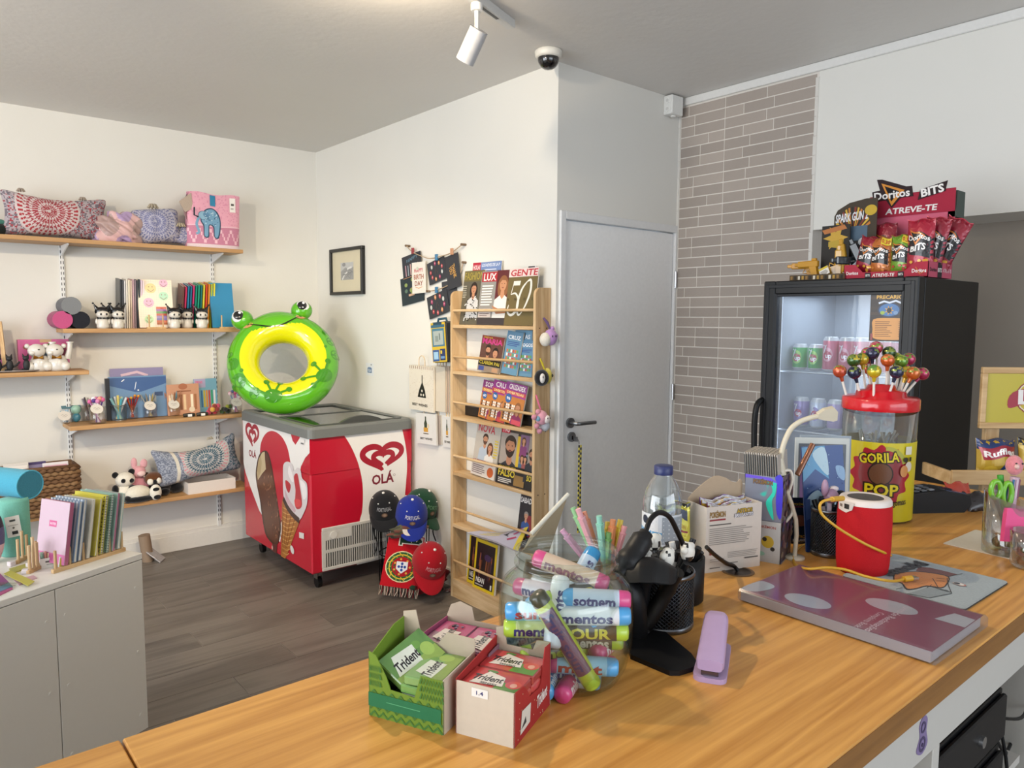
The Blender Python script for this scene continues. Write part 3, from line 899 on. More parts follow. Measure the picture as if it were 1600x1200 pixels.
def smiley(p_):
 p_.rect(0,0,1,1,'#e7d9c4')
 for k in range(15):p_.rect(k/15,0,k/15+0.006,1,'#dcc2bb');p_.h-=p_.st
 for k in range(22):p_.rect(0,k/22,1,k/22+0.004,'#dcc2bb');p_.h-=p_.st
 p_.h+=2*p_.st
 for x,y,r,c in((0.38,0.82,0.16,'#e2c68a'),(0.76,0.93,0.13,'#d9a6c4'),(0.74,0.66,0.14,'#9fd1b5'),(0.30,0.52,0.15,'#d79fc0'),(0.28,0.17,0.13,'#a8cf9f')):
  p_.ell(x,y,r,r,c);p_.ell(x-0.05,y+0.03,0.014,0.024,'#7b5a3c',n=8);p_.ell(x+0.05,y+0.03,0.014,0.024,'#7b5a3c',n=8)
  p_.stroke([(x-0.09+0.018*k,y-0.02-0.045*math.sin(PI*k/10))for k in range(11)],0.016,'#7b5a3c')
 p_.h+=0.0003
 for k,c in enumerate(('#a8572e','#c25a38','#6d64a8','#8a6fb0','#b0432f','#4c8a4c','#8e5a9a','#c04c3a')):
  p_.rect(0.5,0.06+0.047*k,0.80,0.105+0.047*k,c);p_.h-=p_.st
q=at(249,511,y=4.985)
notebook(0.20,0.305,0.012,'#e7d9c4','cream notebook with smiling faces and a rainbow strip facing the room',(q.x,5.04,ZS2+0.002),R(-9),0,R(-4),art=smiley)
cols2=[('#6b4a44','brown'),('#c0355f','crimson edged'),('#2b7ba0','teal blue'),('#2a6a8c','petrol blue'),('#c23a72','magenta'),('#1f8a78','sea green'),('#2a9a7e','jade green'),('#1f6f70','dark teal'),('#d8cf4a','yellow green'),('#cf4a33','red'),('#e0902f','orange'),('#b6c23c','lime'),('#e3d53d','yellow')]
for i,(c,nm)in enumerate(cols2):
 x=at(283+i*4.1,511,y=5.07).x
 notebook(0.11,0.285-0.003*(i%2)+0.0015*i,0.009,c,nm+' slim notebook, '+['first','second','third','fourth','fifth','sixth','seventh','eighth','ninth','tenth','eleventh','twelfth','thirteenth'][i]+' in the row leaning beside the blue notebook',(x,5.128,ZS2+0.003),0,R(-15+0.4*i),R(90),group=None)
q=at(352,511,y=4.985)
notebook(0.152,0.298,0.012,'#2f86b4','plain blue notebook facing the room at the right end of the second shelf',(q.x,5.02,ZS2+0.002),R(-8),0,R(3))
PINE=wood('pine_dowel','#d6b685','#b98f5c','Z',1.0,0.5,ring=30,stretch=0.15)
for(xa,lab)in((244,'small pine peg stand holding the smiley notebook'),(356,'small pine peg stand holding the plain blue notebook')):
 q=at(xa,512,y=4.962)
 t=thing('peg_stand',lab,'book stand',(q.x,4.962,ZS2))
 G().box((-0.055,-0.012,0),(0.055,0.003,0.008),'#fff').build('base_rail',PINE,t)
 for s in(-0.04,0.04):G().cyl((s,-0.004,0.008),(s,-0.004,0.085),0.0045,'#fff',n=8).build('peg',PINE,t)
#third shelf: pen cups, folders, pencil sets
GLASSC=clear('clear_cup',fac=0.14)
def cup(px,py,r,h,label,pens,disc=True,tint=None,rows=2,name='pen_cup',matc=None,mesh=False,sp=0.0,yoff=0.0,seed=0):
 p=at(px,py,z=ZS3);p.y=max(YS+r+0.012,min(p.y+r,5.15-r))+yoff
 q=at(px,py,y=p.y)
 t=thing(name,label,'pen cup',(q.x,p.y,ZS3))
 if mesh:
  g=G()
  N=26
  for k in range(N):
   a=2*PI*k/N
   for s in(1,-1):
    g.tube([(r*math.cos(a+s*2.2*j/6),r*math.sin(a+s*2.2*j/6),0.003+(h-0.005)*j/6)for j in range(7)],0.0006,'#8e9196',n=3,caps=False)
  g.build('mesh_wall',METAL(),t,kind='stuff')
  G().lathe([(0,0),(r,0),(r*1.02,0.003),(r,0.006),(0,0.006)],'#9da0a5',n=22).build('cup_base',METAL(),t)
  G().lathe([(r*0.98,h-0.005),(r*1.03,h-0.004),(r*1.03,h),(r*0.98,h)],'#9da0a5',n=22).build('rim',METAL(),t)
 else:
  G().lathe([(0,0),(r*0.93,0),(r,0.004),(r*1.03,h),(r*0.97,h),(r*0.94,0.008),(0,0.007)],'#ffffff',n=22).build('cup_wall',matc or GLASSC,t)
 if disc:
  g=G();g.T=Matrix.Translation((-0.012,-r-0.006,h*0.92))@Matrix.Rotation(R(52),4,'X')
  g.cyl((0,0,0),(0,0,0.0015),0.034,'#d3cec6',n=22)
  p_=P(g,(-0.034,-0.034,0.0015),(1,0,0),(0,1,0),0.068,0.068)
  p_.stroke([(0.25,0.55),(0.4,0.62),(0.5,0.5),(0.62,0.6),(0.75,0.5)],0.035,'#7a7672').stroke([(0.35,0.42),(0.5,0.38),(0.65,0.42)],0.03,'#8a8682')
  g.build('price_disc',PAPER(),t)
 return t,(q.x,p.y),r,h
PENN={}
def pen_in(t,loc,r,h,i,n,c,L,pr=0.0042,cat_lab=None,topper=None,seed=0,base=0.008,group=None,name='pen',tip=None,spread=0.75):
 """one pen standing in a cup, leaning outwards: a thing of its own"""
 rn=random.Random(seed*97+i)
 a=2*PI*(i+0.5*rn.random())/n;k=math.sqrt((i%3+0.6)/3)*spread
 b=Vector((math.cos(a+2.7)*r*0.45*k,math.sin(a+2.7)*r*0.45*k,base))
 tp=Vector((math.cos(a)*r*(0.82*k),math.sin(a)*r*(0.82*k),h));d=(tp-b).normalized()
 g=G();e=b+d*L
 g.cyl(b,e,pr,c,n=7)
 if topper=='ball':g.sph(e+d*0.006,pr*2.1,tip or c,8,6)
 elif topper=='star':g.sph(e+d*0.008,(pr*3,pr*1.6,pr*3),tip or c,8,6)
 elif topper=='cap':g.cyl(e-d*0.03,e+d*0.004,pr*1.15,tip or c,n=7)
 elif topper=='click':g.cyl(e,e+d*0.010,pr*0.55,tip or c,n=7);g.box((e.x-0.0015,e.y-pr-0.003,e.z-0.035),(e.x+0.0015,e.y-pr,e.z-0.004),c)
 o=g.build(name,SATIN(),None,(loc[0],loc[1],loc[2]if len(loc)>2 else ZS3))
 o['tipx']=project(Vector(o.location)+e)
 return tag(o,cat_lab,name.replace('_',' '))
def fill(info,n,cols,L,lab,group,seed,topper=None,tips=None,name='pen',pr=0.0042,spread=0.75):
 t,loc,r,h=info
 rk=[]
 for i in range(n):
  rk.append(pen_in(t,loc,r,h,i,n,cols[i%len(cols)],L*(0.93+0.14*hsh(i,seed)),pr,lab,topper,seed,group=group,name=name,tip=(tips[i%len(tips)]if tips else None),spread=spread))
 rank(rk,lab)
c=cup(103,662,0.028,0.055,'small clear cup with white disc and ribbon at the left end of the pen shelf',0,seed=1)
fill(c,4,['#9fc3d8','#c7d8e2','#6d9fb5'],0.075,'short blue pen in the leftmost cup of the pen shelf','pens in the small left cup',1)
q=c[1]
o=G().prism([(0,0),(0.09,0.02),(0.085,0.028),(-0.006,0.01)],-0.03,0.03,'#3f6f80',Matrix.Rotation(R(90),4,'X'))
t=thing('phone_stand','teal angled stand behind the small disc cup on the pen shelf','stand',(q[0]+0.035,q[1]+0.085,ZS3))
g=G();g.T=Matrix.Rotation(R(-25),4,'X');g.box((-0.045,-0.004,0.0),(0.05,0.004,0.115),'#8f7fb8',0.002);g.build('purple_back',SATIN(),t)
g=G();g.T=Matrix.Translation((0,0,0.10))@Matrix.Rotation(R(28),4,'X');g.box((-0.045,-0.04,0),(0.06,0.03,0.005),'#44707e',0.002);g.build('tray',SATIN(),t)
t=thing('egg_toy','small blue and teal rounded toy beside the disc cup on the pen shelf','toy',(q[0]+0.062,q[1]+0.03,ZS3))
G().sph((0,0,0.028),(0.024,0.024,0.028),'#3f7f98',12,8).build('toy_base',GLOSS(),t)
G().sph((0,0.004,0.075),(0.028,0.022,0.030),'#8fb8a8',12,8).build('toy_top',GLOSS(),t)
c=cup(138,655,0.038,0.10,'clear cup of dark pens half hidden behind the large pen cup',0,disc=False,seed=2,yoff=0.07)
fill(c,8,['#8f8894','#5b5560','#a89a98','#3e3a44'],0.135,'dark pen in the half hidden cup on the pen shelf','pens in the hidden cup',2)
c=cup(153,663,0.044,0.102,'large clear cup of pens with unicorn toppers and a white disc',0,seed=3)
fill(c,11,['#e3d7e0','#c27fb4','#5a3f8a','#efe6ee'],0.135,'pen with a pink or purple topper in the large clear cup','topper pens in the large cup',3,'star',['#d9689f','#e7e0ea','#51307f','#cf7fb0','#e59a8a'],pr=0.0045)
c=cup(186,658,0.044,0.098,'wire mesh cup of pastel markers in front of the blue folder',0,disc=False,mesh=True)
fill(c,9,['#8fc4d0','#e6d27a','#56b4c9','#d6dbe0','#a9cdbb'],0.145,'thick pastel marker in the mesh cup before the blue folder','pastel markers',4,None,name='marker',pr=0.0075,spread=0.9)
c=cup(207,654,0.034,0.088,'clear cup of red and orange pens in front of the blue folder',0,disc=False,seed=5)
fill(c,9,['#a82a28','#c05a2e','#b8322c','#7a2422'],0.13,'red pen with an orange flower topper in the clear cup','red flower pens',5,'ball',['#d8932e','#b52a2a','#dfae3c','#93382a'])
c=cup(235,652,0.043,0.088,'clear cup of silver and gold pens with a white disc, third disc from the left',0,seed=6)
fill(c,11,['#9fa1a0','#c8b887','#8a8478','#d0cdc4','#b7a46a'],0.142,'silver or gold pen in the cup before the blue folder','silver and gold pens',6,'click')
c=cup(272,650,0.040,0.085,'clear cup of rose gold pens with a white disc, beside the brown pencil set',0,seed=7)
fill(c,11,['#b07a5e','#c99a80','#e0d5c8','#8a5a42','#5f8f9e'],0.145,'rose gold pen in the disc cup beside the brown pencil set','rose gold pens',7,'click')
c=cup(369,648,0.040,0.085,'clear cup of pink topper pens at the right end of the pen shelf',0,seed=8)
fill(c,9,['#d98fae','#6f8fb5','#c26a92','#e6dfe4'],0.125,'pink topper pen in the rightmost cup of the shelf','pink topper pens',8,'star',['#d5708f','#e8c8d2','#c0507c','#5c6fa0'])
def slab(px0,px1,pyb,pyt,y,T,c,name,label,cat,art=None,rx=-6,m=None,z=ZS3,H=None,rz=0,group=None):
 a=at(px0,pyb,y=y);b=at(px1,pyb,y=y);W=(b-a).length
 H=H or(hz(pyt,(a.x,y))-z)
 g=G().box((-W/2,-T,0),(W/2,0,H),c,min(0.001,T/3))
 if art:art(P(g,(-W/2,-T-0.0002,0),(1,0,0),(0,0,1),W,H))
 o=g.build(name,m or MAG(),None,((a.x+b.x)/2,y,z+0.002),rot=(R(rx),0,R(rz)))
 return tag(o,label,cat,group)
slab(175,258,655,577,5.15,0.004,'#8d82a8','plastic_folder','mauve plastic folder standing behind the blue folder','folder',lambda p_:p_.rect(0,0,1,1,'#8f86ab').stroke([(0.2,0.86),(0.5,0.92),(0.7,0.84)],0.05,'#d8b8c4'),rx=-3)
def bluefold(p_):
 p_.rect(0,0,1,1,'#6d8fb5').poly([(0,0.97),(1,0.97),(1,0.80),(0.55,0.62),(0.45,0.62),(0,0.80)],'#3f5f93')
 p_.ell(0.5,0.66,0.015,0.015,'#e8eef4').stroke([(0.47,0.86),(0.44,0.68)],0.012,'#dfe8f2').stroke([(0.22,0.88),(0.27,0.93)],0.016,'#e9f0f6')
 p_.rect(0.78,0.5,0.93,0.60,'#3f5378')
slab(172,262,655,590,5.12,0.008,'#5f7fae','plastic_folder','blue plastic envelope folder with a snap button behind the pen cups','folder',bluefold,rx=-4)
slab(166,173,657,592,5.10,0.02,'#26262a','ring_binder','thin black binder edge-on left of the blue folder','binder',rx=-2)
def pset(cols,top,art2=None):
 def f(p_):
  p_.rect(0,0,1,1,top)
  for k,c in enumerate(cols):
   x=0.05+0.9*k/len(cols)
   p_.rect(x,0.16,x+0.62/len(cols),0.66,c);p_.h-=p_.st
  p_.h+=p_.st
  if art2:art2(p_)
 return f
slab(262,312,650,602,5.10,0.012,'#c99577','pencil_set','brown card set of skin-toned coloured pencils on the pen shelf','pencil set',pset(['#e9d6b6','#d9b48c','#b98a62','#8a5a3c','#e6c9a0','#c08a6a','#efe2c8','#a06a48'],'#c39073',lambda p_:p_.ell(0.5,0.92,0.14,0.10,'#a8684a').rect(0.3,0.75,0.75,0.79,'#8f5a40').ell(0.75,0.16,0.09,0.09,'#e3d2b8')),rx=-5)
slab(305,340,648,593,5.13,0.012,'#6fa3bf','pencil_set','blue card set of rainbow coloured pens on the pen shelf','pencil set',pset(['#9a5fae','#5f9ac0','#3f6f9f','#c9b23c','#d98a3a','#c24a44','#3f9a6a','#e2e2e2'],'#78a9c0',lambda p_:p_.rect(0,0.74,0.5,1,'#a9a3c4').text('PENS',0.22,0.9,0.07,'#d8567a',0.3)),rx=-5)
for i,(px,py,c,lab)in enumerate(((291,650,'#2a2a26','small dark bundle with white label, left of two on the pen shelf'),(310,648,'#33322c','small dark bundle with white label, right of two on the pen shelf'))):
 q=at(px,py,z=ZS3)
 g=G().tube([(-0.035,0,0.012),(0,-0.004,0.014),(0.035,0,0.012)],[0.011,0.013,0.011],c,n=8)
 P(g,(-0.012,-0.0185,0.004),(1,0,0),(0,0,1),0.026,0.016).rect(0,0,1,1,'#ecebe6')
 tag(g.build('hair_clip',SATIN(),None,(q.x,YS+0.035,ZS3)),lab,'hair clip')
def bundle(px,py,cols,lab,n=9,s=1.0):
 q=at(px,py,y=YS+0.06)
 t=thing('pompom_bundle',lab,'hair band',(q.x,YS+0.055,ZS3))
 for k in range(n):
  a=2.4*k;rr=0.018*s*math.sqrt(k/n)+0.004
  G().sph((rr*math.cos(a)*1.5,rr*math.sin(a),0.016*s+0.016*s*(k%3)),0.0155*s,cols[k%len(cols)],8,6).build('pompom',PLUSH(),t)
bundle(334,648,['#a8343c','#c8506a','#8a3a34','#d0a04a'],'small red and pink bundle of pompoms on the pen shelf',12,1.15)
bundle(354,646,['#2f3a2a','#3f5a34','#8a8f34','#2a2a2a'],'small dark green bundle of pompoms beside the rightmost cup',10,1.0)
#short left shelf: bears, cats, box, frame
def bear(px,lab,y=5.02):
 q=at(px,580,y=y)
 t=thing('bear_figurine',lab,'figurine',(q.x,y,ZSL),-0.25)
 G().lathe([(0,0),(0.045,0),(0.055,0.02),(0.050,0.06),(0.034,0.088),(0,0.092)],'#d0ccc5',n=18).build('bear_body',GLOSS(),t)
 for s in(-1,1):G().sph((s*0.042,-0.030,0.028),(0.026,0.030,0.028),'#d6d2cb',10,8).build('leg',GLOSS(),t)
 h=G().sph((-0.012,-0.012,0.118),(0.046,0.042,0.040),'#d6d2cb',16,10)
 h.sph((-0.030,-0.044,0.108),(0.018,0.016,0.014),'#dad6cf',10,6)
 h.build('bear_head',GLOSS(),t)
 for s in(-1,1):G().sph((-0.012+s*0.046,-0.006,0.145),0.014,'#d6d2cb',8,6).build('ear',GLOSS(),t)
 G().sph((0.004,-0.052,0.126),(0.006,0.003,0.004),'#4a4540',8,6).build('eye',GLOSS(),t)
 G().tube([(0.05,0.004,0.07),(0.062,0,0.12),(0.066,0,0.165)],[0.018,0.015,0.014],'#d2cec7',n=10).build('raised_arm',GLOSS(),t)
 g=G().cyl((0.066,0,0.163),(0.066,0,0.169),0.020,'#d2cec7',n=14);g.build('candle_plate',GLOSS(),t)
 g=G()
 for s in(-1,1):g.cyl((0,-0.046,0.078),(s*0.024,-0.048,0.074+0.008),0.003,'#a9762e',0.013,n=8)
 g.build('bow',METAL(),t)
bear(63,'white bear figurine with gold bow, left one of the pair',5.03)
bear(91,'white bear figurine with gold bow, right one nearest the shelf end',5.01)
slab(28,107,575,531,5.15,0.05,'#c8588e','gift_box','pink cardboard box standing behind the white bears','box',lambda p_:p_.rect(0.03,0.03,0.97,0.97,'#bf5489').rect(0.42,0.9,0.65,1.0,'#b49368').ell(0.55,0.5,0.2,0.16,'#5f7f8a').ell(0.6,0.78,0.16,0.06,'#4f8a3f').ell(0.16,0.75,0.07,0.05,'#8f5a44').ell(0.85,0.6,0.1,0.14,'#7c3550'),rx=0,z=ZSL-0.001)
q=at(-6,565,y=5.05)
t=thing('picture_frame','small wooden frame standing at the left end of the short shelf','picture frame',(q.x-0.045,5.06,ZSL),0.0,rot=(R(-8),R(-5),R(-20)))
G().box((-0.10,-0.012,0),(0.10,0,0.018),'#fff').box((-0.10,-0.012,0.262),(0.10,0,0.28),'#fff').box((-0.10,-0.012,0.018),(-0.082,0,0.262),'#fff').box((0.082,-0.012,0.018),(0.10,0,0.262),'#fff').build('frame',PINE,t)
g=G().box((-0.082,-0.006,0.018),(0.082,-0.002,0.262),'#8a6048')
P(g,(-0.082,-0.0062,0.018),(1,0,0),(0,0,1),0.164,0.244).ell(0.6,0.3,0.3,0.22,'#3f7f9a').rect(0.1,0.06,0.98,0.2,'#a02f6f').ell(0.7,0.55,0.2,0.16,'#b0a07a')
g.build('picture',MAG(),t)
p=at(18,580,y=5.0)
t=thing('ring_dish','flat grey jewellery dish under the black cats on the short shelf','dish',(p.x,5.02,ZSL))
G().lathe([(0,0),(0.12,0),(0.155,0.006),(0.165,0.012),(0.16,0.012),(0.12,0.005),(0,0.004)],'#8c8684',n=30,sy=0.42).build('dish_body',GLOSS(),t)
for i,px in enumerate((-2,16,42)):
 q=at(px,578,y=4.985)
 t=thing('cat_figurine',['black cat figurine cut off by the left picture edge','black cat figurine with raised tail, left of the white bears on the dish','black cat figurine touching the pink box, nearest the white bears'][i],'figurine',(q.x,4.99,ZSL+0.007),0.2)
 G().sph((0,0,0.032),(0.018,0.016,0.034),'#1d1f24',10,8).build('cat_body',MATTE(),t)
 g=G().sph((-0.003,-0.004,0.072),(0.017,0.015,0.014),'#1d1f24',10,8)
 for s in(-1,1):g.cyl((s*0.010-0.003,0,0.080),(s*0.015-0.003,0,0.099),0.007,'#1d1f24',0.0005,n=6)
 g.build('cat_head',MATTE(),t)
 G().tube([(0.012,0.004,0.02),(0.034,0,0.034),(0.05,0,0.052)],0.006,'#1d1f24',n=6).build('tail',MATTE(),t)
 G().tube([(-0.012,-0.006,0.004),(-0.026,-0.012,0.006)],0.008,'#1d1f24',n=6).build('paw',MATTE(),t)
#lowest shelf: plush animals, tray, cushion, basket
def plush(px,py,lab,body,head,parts,rz,y=5.03,s=1.0):
 q=at(px,py,y=y)
 t=thing('plush_animal',lab,'soft toy',(q.x,y,ZS4),rz)
 for nm,kind,pos,r,c in parts:
  pos=Vector(pos)*s
  rr=tuple(k*s for k in r)
  G().sph(pos,rr,c,14,9).build(nm,PLUSH(),t)
 return t
WH,BK='#e4dfd3','#141418'
plush(196,795,'sitting panda plush toy at the left of the soft toys',0,0,[('body',0,(0,0,0.055),(0.06,0.05,0.055),WH),('head',0,(0,-0.012,0.135),(0.058,0.05,0.046),WH),('ear',0,(-0.052,0,0.168),(0.020,0.015,0.020),BK),('ear',0,(0.045,0,0.176),(0.020,0.015,0.020),BK),('eye_patch',0,(0.022,-0.056,0.132),(0.016,0.010,0.014),BK),('eye_patch',0,(-0.026,-0.054,0.136),(0.014,0.010,0.014),BK),('arm',0,(-0.058,-0.01,0.075),(0.020,0.024,0.034),BK),('arm',0,(0.03,-0.042,0.078),(0.024,0.02,0.022),BK),('foot',0,(0.02,-0.05,0.02),(0.03,0.03,0.022),BK)],0.15,5.05)
plush(218,795,'pink rabbit plush toy with upright ears behind the other soft toys',0,0,[('body',0,(0,0,0.07),(0.055,0.045,0.07),'#cf8f9c'),('head',0,(0,-0.01,0.165),(0.044,0.04,0.040),'#d9a0a8'),('muzzle',0,(0.008,-0.045,0.158),(0.026,0.016,0.018),'#e6c6c4'),('ear',0,(-0.022,0,0.222),(0.019,0.011,0.036),'#dba6ae'),('ear',0,(0.034,-0.004,0.214),(0.022,0.011,0.030),'#dba6ae'),('arm',0,(-0.046,-0.03,0.10),(0.018,0.018,0.036),'#cf8f9c'),('arm',0,(0.046,-0.03,0.10),(0.018,0.018,0.036),'#cf8f9c')],0.0,5.09)
plush(243,795,'brown and black badger plush toy with white cheeks beside the cushion',0,0,[('body',0,(0.03,0.01,0.055),(0.075,0.05,0.055),BK),('head',0,(-0.008,-0.012,0.118),(0.056,0.046,0.044),'#5f3a22'),('cheek',0,(-0.035,-0.045,0.105),(0.020,0.018,0.022),WH),('cheek',0,(0.012,-0.052,0.108),(0.016,0.014,0.020),WH),('nose_stripe',0,(-0.012,-0.058,0.102),(0.012,0.012,0.018),BK),('ear',0,(0.042,0.0,0.145),(0.016,0.012,0.018),'#2b1c14'),('ear',0,(-0.045,0.0,0.148),(0.014,0.012,0.014),'#3a2416'),('tail',0,(0.13,0.0,0.035),(0.045,0.03,0.032),BK),('arm',0,(0.05,-0.045,0.03),(0.03,0.02,0.022),BK)],0.0,5.055)
plush(222,800,'lying black and white panda plush toy at the front of the soft toys',0,0,[('body',0,(-0.02,0.0,0.05),(0.075,0.05,0.05),'#ded8c8'),('leg',0,(-0.02,-0.035,0.018),(0.085,0.03,0.020),BK),('foot',0,(0.072,-0.04,0.048),(0.036,0.028,0.050),WH),('pad',0,(0.068,-0.066,0.072),(0.020,0.006,0.012),BK),('pad',0,(0.074,-0.066,0.022),(0.022,0.006,0.014),BK),('arm',0,(-0.085,-0.02,0.022),(0.022,0.03,0.024),BK)],0.05,4.985)
a=at(294,775,y=4.96);b=at(368,768,y=4.96)
t=thing('storage_tray','white open cardboard tray on the lowest shelf under the blue cushion','tray',(a.x,4.955,ZS4))
Wt=b.x-a.x;ht=0.075
g=G().box((0,0,0),(Wt,0.004,ht),'#dcd4cc').box((0,0.17,0),(Wt,0.174,ht),'#d8d0c8').box((0,0.004,0),(0.004,0.17,ht),'#d8d0c8').box((Wt-0.004,0.004,0),(Wt,0.17,ht),'#d8d0c8').box((0.004,0.004,0),(Wt-0.004,0.17,0.003),'#cfc8c0')
g.build('tray_wall',CARD(),t)
BL2=('#3f6274','#b9b8b8','#3a5c6e','#315264','#8f96a2','#566072')
p=at(316,752,y=5.02)
t=thing('cushion','blue and white mandala cushion resting on the white tray of the lowest shelf','cushion',(p.x,5.03,ZS4+ht+0.002),0.0,rot=(R(-10),R(-7),0))
def blc(u,v):
 if 0.20<u<0.235:return '#cfc9bb'
 if u<0.28:return '#6f7687' if hsh(int(u*90),int(v*50))<0.5 else '#9aa0ad'
 r=mandala(0.56,0.6,2.0,0.62,BL2,5)(u,v)
 if math.hypot((u-0.56)*2,v-0.6)>0.44 and r==BL2[3]:return '#c58a94'
 return r
pillow(G(),0.56,0.27,0.15,blc,ears=0.075,nu=130,nv=66,sag=0.05).build('cover',FABRIC(),t)
g=G();tassel(g,0.10,-0.02,0.25,'#b8b2a2',0.02);g.build('tassel',FABRIC(),t)
a=at(-40,806,y=4.93);b=at(124,806,y=4.93)
zt=hz(728,(b.x,4.93))
zb=ZS4
Wb,Hb,Db=b.x-a.x,zt-zb,0.19
t=thing('wicker_basket','brown woven wicker basket full of packs on the lowest shelf','basket',(a.x,4.93,zb))
g=G();rows=12
for k in range(rows):
 z=Hb*(k+0.5)/rows;r0=Hb/rows*0.62
 pts=[]
 per=[(0,0,Wb,0),(Wb,0,Wb,Db),(Wb,Db,0,Db),(0,Db,0,0)]
 for(x0,y0,x1,y1)in per:
  nn=max(4,int(math.hypot(x1-x0,y1-y0)/0.019))
  for q in range(nn):
   tt=q/nn;ph=PI*(q%2)+PI*k
   off=0.010*math.cos(ph)
   dx,dy=(y1-y0),-(x1-x0);L=math.hypot(dx,dy)
   pts.append((x0+(x1-x0)*tt+dx/L*off,y0+(y1-y0)*tt+dy/L*off,z))
 pts.append(pts[0])
 g.tube(pts,r0,['#7a5a3c','#8a6a48','#6e4f34'][k%3],n=5,caps=False)
wv=g.build('woven_strand',paint('wicker',0.8,var=0.3,scale=90,bump=0.8),t,kind='stuff')
g=G()
pts=[(0,0,Hb),(Wb*0.5,-0.004,Hb+0.004),(Wb,0,Hb),(Wb,Db,Hb),(0,Db,Hb),(0,0,Hb)]
g.tube(pts,0.012,'#6a4c32',n=8,caps=False);g.build('rim',paint('wicker',0.8,var=0.3,scale=90,bump=0.8),t)
G().box((0.006,0.006,0.003),(Wb-0.006,Db-0.006,0.006),'#5e432c').build('basket_base',MATTE(),t)
def pk(x,w_,h,c,c2,lab,tilt,i):
 g=G().box((-w_/2,-0.008,0),(w_/2,0.008,h),c,0.002)
 P(g,(-w_/2,-0.0082,0),(1,0,0),(0,0,1),w_,h).rect(0.06,0.72,0.94,0.95,c2).rect(0.1,0.3,0.6,0.6,'#c9c2cc')
 tag(g.build('stationery_pack',MAG(),None,(a.x+x,4.97+0.03*i,zb+0.008),rot=(R(tilt),0,0)),lab,'pack')
pk(Wb*0.42,0.12,Hb+0.03,'#d8d2cc','#efe9e4','clear pack with pale card at the left in the wicker basket',-3,1)
pk(Wb*0.62,0.10,Hb+0.022,'#4a3f6a','#8f86a8','dark purple pack in the middle of the wicker basket',-3,2)
pk(Wb*0.80,0.13,Hb+0.018,'#e4dfe2','#d9a9b9','white pack with pink stripe at the right in the wicker basket',-4,0)
#ice cream freezer
FX0,FX1,FY0,FY1=1.79,2.462,3.868,4.885
FZ0,FZ1,FZ2=0.112,0.902,0.962
RD='#bb1630'
fz=thing('ice_cream_freezer','red and white ice cream chest freezer with glass lids and heart logos','freezer',(FX0,FY0,0))
W_,D_=FX1-FX0,FY1-FY0
g=G().box((0,0,FZ0),(W_,D_,0.70),RD,0.008)
for a,b in(((0,0,0.69),(W_,0.05,FZ1)),((0,D_-0.05,0.69),(W_,D_,FZ1)),((0,0.05,0.69),(0.05,D_-0.05,FZ1)),((W_-0.05,0.05,0.69),(W_,D_-0.05,FZ1))):
 g.box(a,b,RD)
g.box((0.05,0.05,0.695),(W_-0.05,D_-0.05,0.70),'#d8dcdd')
body=g.build('cabinet_body',paint('freezer_enamel',0.25,var=0.02,coat=0.3),fz)
def liner():
 g=G()
 g.box((0.05,0.0501,0.70),(W_-0.05,0.054,FZ1),'#ccd2d2').box((0.05,D_-0.054,0.70),(W_-0.05,D_-0.0501,FZ1),'#ccd2d2')
 g.box((0.0501,0.054,0.70),(0.054,D_-0.054,FZ1),'#ccd2d2').box((W_-0.054,0.054,0.70),(W_-0.0501,D_-0.054,FZ1),'#ccd2d2')
 return g
liner().build('inner_liner',SATIN(),fz)
for i in range(12):
 x=0.10+0.155*(i%4);y=0.14+0.28*(i//4)
 g=G().box((x-0.06,y-0.10,0.705),(x+0.06,y+0.10,0.775+0.02*(i%3)),['#6a3a2a','#c9b28a','#7fa03a','#3f6a9a','#b0384a','#d9d0c0'][(i*5)%6],0.004)
 o=tag(g.build('ice_cream_box',MAG(),None,(FX0,FY0,0)),'ice cream carton in the freezer, '+ORD[i%4]+' from the left in the '+['near','middle','far'][i//4]+' row','carton')
GREY='#6f7372'
g=G()
fr_o=rrect(-0.012,-0.016,W_+0.006,D_+0.01,0.035)
fr_i=rrect(0.055,0.05,W_-0.05,D_-0.05,0.01)
n=len(fr_o)
for(zo,zi)in((FZ1-0.004,FZ2),):
 vs=[(p[0],p[1],FZ1-0.004)for p in fr_o]+[(p[0],p[1],FZ2-0.014)for p in fr_o]+[(p[0]+(0.5*W_-p[0])*0.03,p[1]+(0.5*D_-p[1])*0.02,FZ2)for p in fr_o]+[(p[0],p[1],FZ2-0.004)for p in fr_i]+[(p[0],p[1],FZ1-0.004)for p in fr_i]
 fs=[(k*n+i,k*n+(i+1)%n,(k+1)*n+(i+1)%n,(k+1)*n+i)for k in range(4)for i in range(n)]
 fs+=[(4*n+i,4*n+(i+1)%n,(i+1)%n,i)for i in range(n)]
 g.add(vs,fs,GREY)
g.build('lid_frame',paint('grey_plastic',0.42),fz)
LG=clear('freezer_glass','#e6f2ea',fac=0.34,rough=0.02)
ym=D_*0.5
